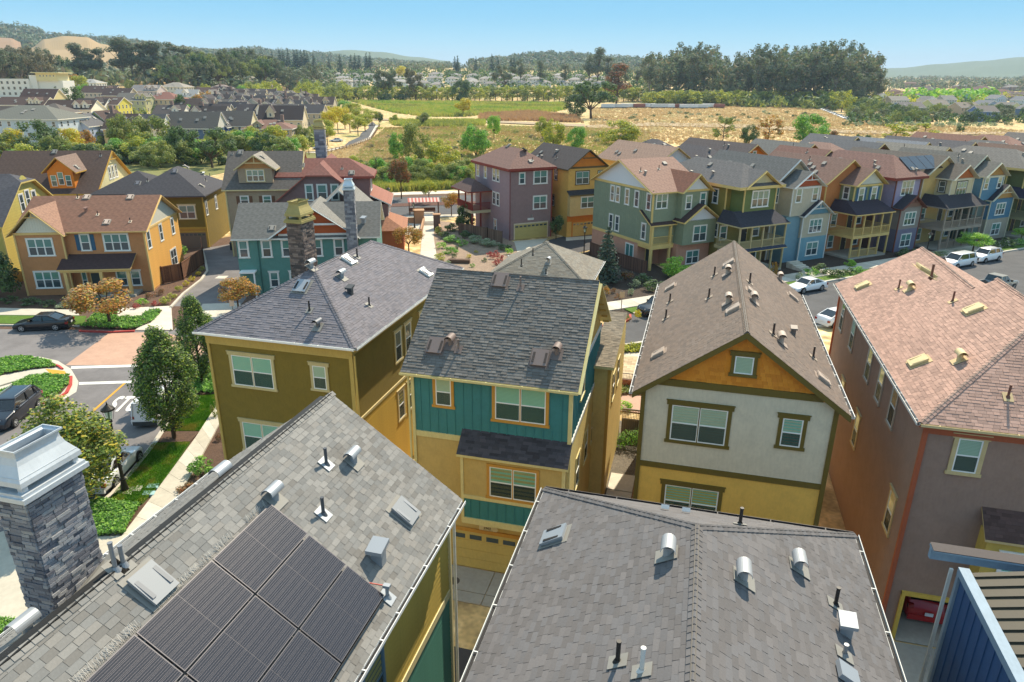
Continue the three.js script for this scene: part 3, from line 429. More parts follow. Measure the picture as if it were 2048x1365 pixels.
// ------------------------------------------------------------------ the near houses
const tone = (hex, n, spread, seed) => { const r = rng(seed), c = lin(hex), out = []; for (let i = 0; i < n; i++) { const k = 1 + (i / (n - 1) - .5) * 2 * spread, w = (r() - .5) * .06; out.push([c[0] * k * (1 + w), c[1] * k, c[2] * k * (1 - w)]); } return out; };
function solarPanel(h, parent, P, e, dn, n, w, l) {   // P: corner, e along the eave (length l), dn down the slope (width w)
  const at = (u, v, k) => P.clone().addScaledVector(e, u).addScaledVector(dn, v).addScaledVector(n, k);
  const p = h.P('solar_panel', new MB().slab([at(.012, .012, .15), at(.012, w - .012, .15), at(l - .012, w - .012, .15), at(l - .012, .012, .15)], n.clone().multiplyScalar(-.035)), M.panelFrame, parent);
  const cells = new MB(), lines = new MB(), nv = 6; for (let i = 0; i < 2; i++) for (let j = 0; j < nv; j++) { const u0 = .03 + i * (l - .06) / 2 + .006, u1 = .03 + (i + 1) * (l - .06) / 2 - .006, v0 = .03 + j * (w - .06) / nv + .003, v1 = .03 + (j + 1) * (w - .06) / nv - .003; cells.quad(at(u0, v0, .152), at(u0, v1, .152), at(u1, v1, .152), at(u1, v0, .152)); for (let k = 0; k < 4; k++) { const v = lerp(v0, v1, (k + .5) / 4); lines.quad(at(u0, v - .003, .156), at(u0, v + .003, .156), at(u1, v + .003, .156), at(u1, v - .003, .156)); } }
  h.P('solar_cells', cells, M.cell, p); h.P('busbars', lines, M.busbar, p);
  return p;
}
M.panelFrame = mat('#5a585c', { r: .4, m: .5 }); M.cell = mat('#231e22', { r: .2, cc: 1 }); M.busbar = mat('#57535a', { r: .45, m: .2 });
const brickM = ['#8a8c94', '#787a84', '#9ea0a8', '#8f9199', '#6a6c76', '#aaabae'].map((c) => mat(c, { r: .9, map: 'grain', bump: 'stuccoBump', bs: .02 })), brickWarm = ['#7a6a62', '#8d7c72', '#5f5651', '#9a887c', '#6f625c'].map((c) => mat(c, { r: .9, map: 'grain', bump: 'stuccoBump', bs: .02 }));
// chimney of stone veneer: every stone of the seen faces is a piece
function chimney(h, x0, x1, z0, z1, y0, y1, o = {}) {
  const bm = o.bricks || brickM, bh = o.bh ?? .085, bw = o.bw ?? .27, r = rng(31 + Math.round(x0 * 10)), root = h.P('chimney', new MB().box(x0, y0, z0, x1, y1, z1), mat('#4a474c', { r: .95 }));
  const put = (s, pl, a0, a1) => { for (let k = 0, y = y0; y < y1 - .03; k++, y += bh) for (let a = a0 - (k % 2) * bw * .5 - r() * .08; a < a1;) { const w = bw * (.7 + .6 * r()), b0 = Math.max(a, a0), b1 = Math.min(a + w - .012, a1); if (b1 - b0 > .03) { const d = .015 + .035 * r(), kW = o.coarse ? w : (b1 - b0).toFixed(2), A = wp(s, pl, b0, y + .006, 0), B = wp(s, pl, b1, Math.min(y + bh - .006, y1), d); h.P('stone', new MB().box(A.x, A.y, A.z, B.x, B.y, B.z), bm[Math.floor(r() * bm.length)], root); } a += w; } };
  put('f', z1, x0 - .02, x1 + .02); put('r', x1, z0, z1); if (o.left) put('l', x0, z0, z1);
  return root;
}
function chimneyShroud(h, x0, x1, z0, z1, y, m, parent, k = 1) {   // metal cap: ledge, open slot on short legs, flared hood with an open top
  const led = h.P('chimney_ledge', new MB().box(x0 - .12, y, z0 - .12, x1 + .12, y + .1 * k, z1 + .12).box(x0 - .08, y + .1 * k, z0 - .08, x1 + .08, y + .17 * k, z1 + .08), m, parent), legs = new MB(), hood = new MB(), y1 = y + .17 * k, y2 = y1 + .14 * k;
  for (const x of [x0, x1 - .12]) for (const z of [z0, z1 - .12]) legs.box(x, y1, z, x + .12, y2, z + .12); h.P('leg', legs, m, parent);
  const prof = [[.06, 0], [.05, .1 * k], [-.02, .22 * k], [-.1, .36 * k], [-.15, .5 * k], [-.16, .62 * k], [-.1, .64 * k], [-.1, .68 * k]], ring = (q, t) => [V(x0 - q[0] + t, y2 + q[1], z1 + q[0] - t), V(x1 + q[0] - t, y2 + q[1], z1 + q[0] - t), V(x1 + q[0] - t, y2 + q[1], z0 - q[0] + t), V(x0 - q[0] + t, y2 + q[1], z0 - q[0] + t)];
  for (let i = 0; i < prof.length - 1; i++) { const a = ring(prof[i], 0), b = ring(prof[i + 1], 0), c = ring(prof[i], .02), d = ring(prof[i + 1], .02); for (let j = 0; j < 4; j++) { const l = (j + 1) % 4; hood.quad(a[j], a[l], b[l], b[j]); hood.quad(c[l], c[j], d[j], d[l]); } if (i === prof.length - 2) for (let j = 0; j < 4; j++) { const l = (j + 1) % 4; hood.quad(b[j], b[l], d[l], d[j]); } }
  hood.box(x0 - .02, y2 + .16 * k, z0 - .02, x1 + .02, y2 + .17 * k, z1 + .02);
  return h.P('chimney_hood', hood, m, parent);
}

// --- house with the solar array (bottom left)
{
  const cx = -10.57, cz = -3.4, h = new House('solar_panel_house', 'house with weathered grey shingle roof, solar panels and a tall grey stone chimney', cx, cz), X = (x) => x - cx, Z = (z) => z - cz; h.trim = M.cream;
  const yl = paint('#c9ad55'), tl = paint('#4f8b7c'), tones = tone('#85837f', 7, .22, 3), nearO = { id: 'A', tones, widths: [.24, .28, .32], expo: .155 };
  h.body(X(-14.45), X(-6.68), Z(-17.6), Z(-3.4), 0, 9.75, yl); h.gableWall('b', Z(-17.6), X(-14.45), X(-6.68), 9.75, 12.45, yl);
  h.lap('r', X(-6.68), Z(-17.55), Z(-8), 6.42, 9.7, yl, { e: .19, pieces: 1 }); h.lap('r', X(-6.68), Z(-17.55), Z(-8), .2, 6.15, tl, { e: .19, pieces: 1 }); h.board('r', X(-6.68), Z(-17.6), Z(-3.4), 6.15, 6.42, M.cream, .06, 'belt_board');
  h.corner(X(-6.68), Z(-17.6), 0, 9.7, M.cream, .16); h.downpipe(X(-6.52), Z(-17.75), 0, 9.4, M.whiteTrim); h.P('downpipe_elbow', new MB().bar(V(X(-6.25), 9.5, Z(-17.8)), V(X(-6.52), 9.35, Z(-17.75)), .07, .07), M.whiteTrim);
  h.win('r', X(-6.68), Z(-12.1), 7.8, 1.0, 1.5, { frame: mat('#4f6f86', { r: .5 }), trim: mat('#5a7d96', { r: .6 }), blind_or_room: 'dark' }); h.win('r', X(-6.68), Z(-12.1), 4.3, 1.0, 1.5, { trim: M.cream });
  const pl = gableZ(X(-14.85), X(-6.29), Z(-17.96), Z(-3), 9.6, 12.74), top = h.roof(pl, '#5f5d59', { near: { ...nearO }, edge: M.whiteTrim });
  h.caps(V(X(cx), 12.755, Z(-3.2)), V(X(cx), 12.755, Z(-17.9)), normalOf(pl[1]), normalOf(pl[0]), { tones });
  h.P('ridge_vent_dark_side', new MB().box(X(cx) - .3, 12.57, Z(-17.8), X(cx) - .17, 12.68, Z(-4)), M.black);  // black strip left of the caps gives the ridge vent its dark side
  h.gutter(V(X(-6.29), 9.62, Z(-3)), V(X(-6.29), 9.62, Z(-17.9)), V(1, 0, 0), M.white); h.gutter(V(X(-14.85), 9.62, Z(-17.9)), V(X(-14.85), 9.62, Z(-3)), V(-1, 0, 0), M.white);
  // solar array, three panels down the slope
  const n = normalOf(pl[0]), dn = V(4.28, -3.14, 0).normalize(), e = V(0, 0, 1), ridge = V(X(cx), 12.74, 0);
  const rack = h.P('solar_rack', (() => { const m = new MB(); for (const d of [1.45, 2.15, 2.65, 3.35, 3.9, 4.55]) m.bar(ridge.clone().addScaledVector(dn, d).addScaledVector(n, .08).setZ(Z(-12.85)), ridge.clone().addScaledVector(dn, d).addScaledVector(n, .08).setZ(Z(-4)), .05, .05); return m; })(), M.metal);
  for (let c = 0; c < 4; c++) for (let k = 0; k < 3; k++) solarPanel(h, rack, ridge.clone().addScaledVector(dn, 1.2 + k * 1.215).setZ(Z(-12.86 + c * 2.26)), e, dn, n, 1.2, 2.24);
  h.P('array_skirt', new MB().slab([ridge.clone().addScaledVector(dn, 4.86).addScaledVector(n, .15).setZ(Z(-12.85)), ridge.clone().addScaledVector(dn, 4.86).addScaledVector(n, .02).setZ(Z(-12.85)), ridge.clone().addScaledVector(dn, 4.86).addScaledVector(n, .02).setZ(Z(-4)), ridge.clone().addScaledVector(dn, 4.86).addScaledVector(n, .15).setZ(Z(-4))], dn.clone().multiplyScalar(-.012)), M.black, rack);
  { // bird wire along the upper edge of the array
    const m = new MB(), r = rng(4), p0 = ridge.clone().addScaledVector(dn, 1.17); for (let z = -12.8; z < -4.2; z += .035) if (noise(z * 1.4, 3) > -.12) { const a = p0.clone().addScaledVector(n, .02).setZ(Z(z)), b = p0.clone().addScaledVector(dn, -.1 - .1 * r()).addScaledVector(n, .06 + .05 * r()).setZ(Z(z + (r() - .5) * .1)); m.bar(a, b, .006, .006); }
    const w = h.P('bird_wire', m, mat('#cfc8bd', { r: .6 }), rack); w.userData.kind = 'stuff';
  }
  const o1 = { m: M.galv, s: .98 };
  h.vent('pipe', 652, 930, pl[0], { h: .5, pipe: mat('#55585d', { r: .5, m: .3 }), flash: M.galv }); h.vent('hood', 706, 925, pl[0], o1); h.vent('hood', 548, 1000, pl[0], o1); h.vent('pipe', 646, 1030, pl[0], { h: .5, pipe: mat('#55585d', { r: .5, m: .3 }), flash: M.galv });
  h.vent('square', 808, 1027, pl[0], { m: mat('#868a8e', { r: .6, m: .2 }), s: 1.05, slot: mat('#8d9094', { r: .6 }) }); h.vent('box', 756, 1122, pl[0], { m: M.galv, s: 1.2 }); h.vent('square', 302, 1172, pl[0], { m: mat('#868a8e', { r: .6, m: .2 }), s: 1.05, slot: mat('#7b7d80', { r: .6 }) });
  h.vent('hood', 446, 960, pl[1], o1); h.vent('hood', 56, 1268, pl[1], o1); h.vent('pipe', 230, 1140, pl[0], { h: .62, pipe: mat('#8d9196', { r: .5, m: .4 }) }); h.vent('pipe', 246, 1131, pl[0], { h: .45, pipe: mat('#8d9196', { r: .5, m: .4 }) });
  const cond = h.vent('pipe', 774, 1196, pl[0], { h: .3, pipe: M.galv, flash: M.galv }); h.P('junction_box', new MB().box(-.09, .3, -.06, .09, .38, .06), M.galv, cond); h.P('conduit', new MB().bar(V(-.08, .34, 0), V(-.42, .42, .1), .025, .025), mat('#b0493a', { r: .6 }), cond);
  const ch = chimney(h, X(-12.62), X(-11.93), Z(-10.08), Z(-8.78), 9, 14.35, {}); chimneyShroud(h, X(-12.62), X(-11.93), Z(-10.08), Z(-8.78), 14.35, mat('#c3cad0', { r: .5, m: .1, map: 'mottle' }), ch);
  h.P('flashing', new MB().slab([V(X(-11.9), 11.6, Z(-8.5)), V(X(-11.3), 12.25, Z(-8.7)), V(X(-11.3), 12.28, Z(-10.1)), V(X(-11.9), 12.1, Z(-10.3))], V(0, -.05, 0)), M.flash, ch);
}
// --- charcoal hip roof (bottom right)
{
  const cx = .7, cz = -8, h = new House('charcoal_hip_roof_house', 'house with plain charcoal grey hip roof and dark gutters beside the solar panel roof', cx, cz), X = (x) => x - cx, Z = (z) => z - cz;
  const wall = paint('#9a8a6a'), tones = tone('#6c6969', 6, .14, 5), near = { id: 'B', tones, widths: [.3, .34], expo: .145 };
  h.body(X(-3.55), X(4.95), Z(-19.05), Z(1.1), 0, 9.55, wall);
  const pl = hip(X(-3.96), X(5.36), Z(-19.44), Z(1.5), 9.5, 12.1), top = h.roof(pl, '#48464c', { near: { ...near }, edge: M.whiteTrim }), N = pl.map(normalOf), A = V(X(.7), 12.11, Z(1.5 - 4.66)), B = V(X(.7), 12.11, Z(-19.44 + 4.66));
  h.caps(V(X(.7), 12.11, Z(-3.2)), B.clone(), N[3], N[1], { tones }); h.caps(V(X(-3.96), 9.52, Z(-19.44)), B.clone(), N[2], N[3], { tones }); h.caps(V(X(5.36), 9.52, Z(-19.44)), B.clone(), N[1], N[2], { tones });
  h.gutter(V(X(-3.96), 9.52, Z(-19.44)), V(X(-3.96), 9.52, Z(1.5)), V(-1, 0, 0), M.whiteTrim, { every: 1.6 }); h.gutter(V(X(5.36), 9.52, Z(-19.44)), V(X(5.36), 9.52, Z(1.5)), V(1, 0, 0), M.whiteTrim, { every: 1.6 }); h.gutter(V(X(-3.96), 9.52, Z(-19.44)), V(X(5.36), 9.52, Z(-19.44)), V(0, 0, -1), mat('#2c2c31', { r: .6 }), { every: 1.6 });
  const gm = { m: mat('#a4a6a8', { r: .55, m: .25 }), s: 1.0, turn: 0 };
  h.vent('hood', 1336, 1112, pl[3], gm); h.vent('hood', 1485, 1160, pl[1], gm); h.vent('hood', 1596, 1138, pl[1], gm); h.vent('square', 1110, 1076, pl[3], { m: M.galv, s: 1.02 });
  h.vent('pipe', 1670, 1212, pl[1], { h: .5 }); h.vent('box', 1690, 1268, pl[1], { m: M.galv, s: 1.0 }); h.vent('pipe', 1688, 1312, pl[1], { h: .28, pipe: mat('#8b8f93', { r: .5, m: .4 }) }); h.vent('pipe', 1480, 1051, pl[2], { h: .5 });
  h.vent('pipe', 1236, 1326, pl[3], { h: .5 }); h.vent('pipe', 1284, 1345, pl[3], { h: .55, pipe: mat('#cfcfcb', { r: .5 }) }); h.vent('flat', 1330, 1022, pl[2], { s: .35, m: M.white }); h.vent('flat', 1372, 1028, pl[2], { s: .35, m: M.white }); h.vent('flat', 1690, 1355, pl[1], { s: .7, m: M.galv });
}
// --- olive stucco house with hip roof
{
  const cx = -19.5, cz = -28.5, h = new House('olive_stucco_house', 'olive stucco house with grey hip roof and white double window', cx, cz), X = (x) => x - cx, Z = (z) => z - cz; h.trim = paint('#c9b987');
  const ol = stucco('#86732e'), yl = paint('#c9a648'), fas = paint('#c2a75a'), tones = tone('#77747a', 6, .15, 9), near = { id: 'C', tones, widths: [.28, .33], expo: .15, thick: 1.3 };
  h.body(X(-23.5), X(-15.5), Z(-43.6), Z(-28.5), 0, 9.9, ol); h.lap('r', X(-15.5), Z(-43.5), Z(-28.6), .3, 5.75, yl, { e: .2, pieces: 1 }); h.board('r', X(-15.5), Z(-43.6), Z(-28.5), 5.75, 5.9, h.trim, .06, 'belt_board');
  h.corner(X(-15.5), Z(-28.5), 0, 9.5, fas, .2); h.corner(X(-23.5), Z(-28.5), 0, 9.5, fas, .14); h.board('f', Z(-28.5), X(-23.6), X(-15.4), 9.3, 9.85, fas, .08, 'frieze_board'); h.board('r', X(-15.5), Z(-43.6), Z(-28.5), 9.45, 9.85, fas, .07, 'frieze_board');
  h.downpipe(X(-15.28), Z(-28.4), 0, 9.5, fas);
  const pl = hip(X(-23.94), X(-15.07), Z(-44), Z(-28.08), 10, 12.5), N = pl.map(normalOf); h.roof(pl, '#565359', { near: { ...near }, edge: fas });
  const A = V(X(-19.5), 12.51, Z(-28.08 - 4.435)), B = V(X(-19.5), 12.51, Z(-44 + 4.435)); h.caps(V(X(-23.94), 10.02, Z(-28.08)), A, N[3], N[0], { tones }); h.caps(V(X(-15.07), 10.02, Z(-28.08)), A, N[0], N[1], { tones }); h.caps(A, B, N[3], N[1], { tones }); h.caps(V(X(-15.07), 10.02, Z(-44)), B, N[1], N[2], { tones });
  h.gutter(V(X(-23.94), 10.02, Z(-28.08)), V(X(-15.07), 10.02, Z(-28.08)), V(0, 0, 1), M.white, { every: 1.3 }); h.gutter(V(X(-15.07), 10.02, Z(-28.08)), V(X(-15.07), 10.02, Z(-44)), V(1, 0, 0), M.white, { every: 1.3 });
  h.win('f', Z(-28.5), X(-21.1), 7.97, 2.3, 1.65, { n: 2, tw: .14 }); h.win('f', Z(-28.5), X(-17.31), 8.1, .72, 1.25, { tw: .13, blind_or_room: 'pale' }); h.win('f', Z(-28.5), X(-21), 4.2, 2.3, 1.65, { n: 2, tw: .14 });
  for (const z of [-33.9, -35.3]) { h.win('r', X(-15.5), Z(z), 8.0, .75, 1.7, { tw: .12, blind_or_room: 'dark' }); h.win('r', X(-15.5), Z(z), 4.4, .75, 1.7, { tw: .12, blind_or_room: 'dark' }); } h.win('r', X(-15.5), Z(-37.5), 8, .75, 1.7, { tw: .12, blind_or_room: 'dark' });
  const g1 = { m: M.galv, s: 1.1 }; h.vent('hood', 683, 556, pl[1], g1); h.vent('box', 700, 588, pl[1], { m: mat('#3f4347', { r: .6 }) }); h.vent('pipe', 738, 612, pl[1], { h: .45 }); h.vent('pipe', 714, 515, pl[1], { h: .5 }); h.vent('square', 697, 522, pl[1], { m: M.white, s: 1.1 }); h.vent('square', 851, 547, pl[1], { m: M.white, s: 1.1 });
  h.vent('square', 604, 575, pl[0], { m: M.galv, s: 1.15 }); h.vent('pipe', 619, 622, pl[0], { h: .5 }); h.vent('hood', 636, 655, pl[0], { m: mat('#5b6068', { r: .5, m: .3 }), s: 1.0 }); h.vent('hood', 622, 536, pl[1], g1);
  const ch = chimney(h, X(-23.35), X(-22.4), Z(-37.8), Z(-36.42), 9.8, 14, { bricks: brickWarm, bh: .12, bw: .32 }); chimneyShroud(h, X(-23.35), X(-22.4), Z(-37.8), Z(-36.42), 14, paint('#a2955c'), ch, 1.25);
}
// --- teal board-and-batten house, number 1902
const WIN_ORANGE = paint('#c8913a');
{
  const cx = -7.94, cz = -26.5, h = new House('teal_batten_house', 'teal board and batten house with tan lower walls, dark shingle roof and garage number 1902', cx, cz), X = (x) => x - cx, Z = (z) => z - cz; h.trim = paint('#d9cb8f');
  const teal = paint('#357e82'), tan = paint('#c4a866'), lapC = paint('#d8c27e'), tones = tone('#706c67', 6, .2, 13), near = { id: 'D', tones, widths: [.2, .26, .33], expo: .15, thick: 1.9 };
  h.body(X(-11.5), X(-4.38), Z(-35.2), Z(-26.5), 0, 6.8, tan); h.body(X(-11.5), X(-4.38), Z(-35.2), Z(-26.5), 6.8, 9.9, teal); h.gableWall('r', X(-4.38), Z(-35.2), Z(-26.5), 9.9, 13.1, paint('#c9a04e'));
  h.gableWall('l', X(-11.5), Z(-35.2), Z(-26.5), 9.9, 13.1, teal);
  h.board('f', Z(-26.5), X(-11.5), X(-4.38), 6.78, 7.05, h.trim, .05, 'belt_board'); h.board('r', X(-4.38), Z(-35.2), Z(-26.5), 7.1, 7.3, M.whiteTrim, .06, 'belt_board'); h.board('r', X(-4.38), Z(-35.2), Z(-26.5), 9.8, 10, M.whiteTrim, .06, 'belt_board');
  h.battens('f', Z(-26.5), X(-11.4), X(-4.5), 7.05, 9.75, teal, { step: .4, skip: [[X(-10.55), X(-9.55), 8.2, 10], [X(-7.9), X(-5.2), 7.85, 10]] }); h.battens('r', X(-4.38), Z(-35.1), Z(-26.6), 7.3, 9.8, teal, { step: .4 });
  h.lap('f', Z(-26.5), X(-11.4), X(-4.5), .1, 6.78, tan, { e: .2 }); h.lap('r', X(-4.38), Z(-35.1), Z(-26.6), .2, 7.1, lapC, { e: .2, pieces: 1 });
  h.corner(X(-11.5), Z(-26.5), 0, 9.8, h.trim, .14); h.corner(X(-4.38), Z(-26.5), 0, 9.8, h.trim, .16); h.downpipe(X(-11.68), Z(-26.42), 0, 9.7, h.trim);
  const pl = gableX(X(-11.95), X(-4.05), Z(-36), Z(-26.2), 9.95, 13.37, Z(-31.1)), N = pl.map(normalOf); h.roof(pl, '#3f3d3b', { near: { ...near }, edge: h.trim });
  h.caps(V(X(-11.95), 13.38, Z(-31.1)), V(X(-4.05), 13.38, Z(-31.1)), N[1], N[0], { tones }); h.gutter(V(X(-11.95), 9.96, Z(-26.2)), V(X(-4.05), 9.96, Z(-26.2)), V(0, 0, 1), h.trim, { every: 1.5 });
  h.P('rake_board', new MB().bar(V(X(-4.02), 9.85, Z(-26.2)), V(X(-4.02), 13.25, Z(-31.1)), .04, .2, V(1, 0, 0)).bar(V(X(-4.02), 13.25, Z(-31.1)), V(X(-4.02), 9.85, Z(-36)), .04, .2, V(1, 0, 0)), h.trim); for (let i = 0; i < 6; i++) h.P('rafter_tail', new MB().box(X(-4.36), 12.6 - i * .55, Z(-31.9 - i * .78) - .05, X(-4.06), 12.75 - i * .55, Z(-31.9 - i * .78) + .05), paint('#c9a04e'));
  h.win('f', Z(-26.5), X(-10.06), 9.1, .72, 1.3, { tw: .13, trim: WIN_ORANGE, head: 0, blind_or_room: 'pale', low: 'pale' }); h.win('f', Z(-26.5), X(-6.57), 8.92, 2.24, 1.6, { n: 2, tw: .14, trim: WIN_ORANGE, head: 0, blind_or_room: 'teal' });
  h.win('r', X(-4.38), Z(-29.4), 9.1, .9, 1.5, { trim: h.trim, head: 0, blind_or_room: 'dark' }); for (const z of [-28.9, -31.4, -33.6]) h.win('r', X(-4.38), Z(z), 4.7, .9, 1.6, { trim: h.trim, head: 0, blind_or_room: 'dark' });
  // bay over the garage with its own little roof
  const bz = Z(-25.75); h.body(X(-9.0), X(-4.45), Z(-26.5), bz, 3.1, 6.6, tan, 'bay_wall'); h.lap('f', bz, X(-8.95), X(-4.5), 4.55, 6.5, tan, { e: .2 });
  h.box('bay_panel', X(-9.0), 3.36, Z(-26.4), X(-4.45), 4.4, bz + .012, teal); h.battens('f', bz + .012, X(-8.9), X(-4.5), 3.4, 4.36, teal, { step: .41 });
  h.board('f', bz, X(-9.05), X(-4.4), 4.38, 4.55, h.trim, .07); h.board('f', bz, X(-9.05), X(-4.4), 3.05, 3.36, h.trim, .07); h.corner(X(-9.0), bz, 3.1, 6.5, h.trim, .13); h.corner(X(-4.45), bz, 3.1, 6.5, h.trim, .13);
  const bp = [[V(X(-9.22), 6.6, bz + .14), V(X(-4.25), 6.6, bz + .14), V(X(-4.25), 7.42, Z(-26.5)), V(X(-9.22), 7.42, Z(-26.5))]]; h.roof(bp, '#333135', { near: { id: 'D2', tones: tone('#474449', 6, .34, 17), widths: [.2, .3, .4], expo: .14, singles: 300 }, edge: h.trim, th: .12 });
  h.win('f', bz, X(-6.68), 5.42, 2.1, 1.5, { n: 2, tw: .13, trim: WIN_ORANGE, head: 0, blind_or_room: 'teal', low: 'dark' });
  const gd = h.garage('f', Z(-26.5), X(-7.42), 4.9, 2.05, paint('#cdb468'), { trim: WIN_ORANGE, lights: 6 });
  // number plate above the door
  const pm = new MB(); pm.poly([V(-.47, -.12, .02), V(.36, -.12, .02), V(.47, 0, .02), V(.36, .12, .02), V(-.47, .12, .02)]); pm.box(-.47, -.12, 0, .36, .12, .018); const plq = h.P('number_plaque', pm, paint('#d8c9a2')); plq.position.set(X(-7.98), 2.42, Z(-26.5) + .09);
  h.P('number_1902', (() => { const g = new TextGeometry('1902', { font: FONT, size: .12, depth: .008, curveSegments: 3 }); g.translate(-.26, -.045, .021); return g; })(), mat('#2c2a28', { r: .7 }), plq); for (let i = 0; i < 9; i++) h.P('letter_mark', cached('lm' + i % 3, () => new MB().box(0, 0, 0, .024 + .008 * (i % 3), .02, .004).geo()), mat('#4b4640', { r: .7 }), plq).position.set(-.27 + i * .052, -.092, .021);
  const br = { m: mat('#7a6a64', { r: .6 }), s: 1.12, slot: mat('#3a322f', { r: .8 }), flash: mat('#6a5d58', { r: .7 }) }; h.vent('square', 872, 694, pl[0], br); h.vent('square', 1080, 719, pl[0], br); h.vent('square', 1001, 563, pl[0], br);
  h.vent('hood', 901, 690, pl[0], { m: br.m, s: 1.1, flash: br.flash }); h.vent('hood', 1114, 709, pl[0], { m: br.m, s: 1.1, flash: br.flash }); h.vent('pipe', 1041, 577, pl[0], { h: .55, pipe: br.m, flash: br.flash }); h.vent('pipe', 917, 701, pl[0], { h: .5, pipe: br.m, flash: br.flash });
  // lower rear wing at the right with a lean-to roof
  h.body(X(-4.38), X(-3.6), Z(-41), Z(-33.4), 0, 8.3, lapC, 'wing_wall'); h.lap('r', X(-3.6), Z(-41), Z(-33.5), .2, 8.1, lapC, { e: .2 }); h.corner(X(-3.6), Z(-33.4), 0, 8.2, paint('#c9a04e'), .16); h.body(X(-11.4), X(-4.5), Z(-44), Z(-35.2), 0, 6, tan, 'wing_wall');
  h.roof([[V(X(-4.5), 8.35, Z(-33.1)), V(X(-3.35), 8.35, Z(-33.1)), V(X(-3.35), 9.6, Z(-38.5)), V(X(-4.5), 9.6, Z(-38.5))]], '#8d8170', { near: { id: 'D3', tones: tone('#8d8170', 5, .22, 23), expo: .14, singles: 200 }, th: .14 }); for (const z of [-35.6, -37.8]) h.win('r', X(-3.6), Z(z), 6.3, .8, 1.5, { trim: h.trim, head: 0, blind_or_room: 'dark' });
}
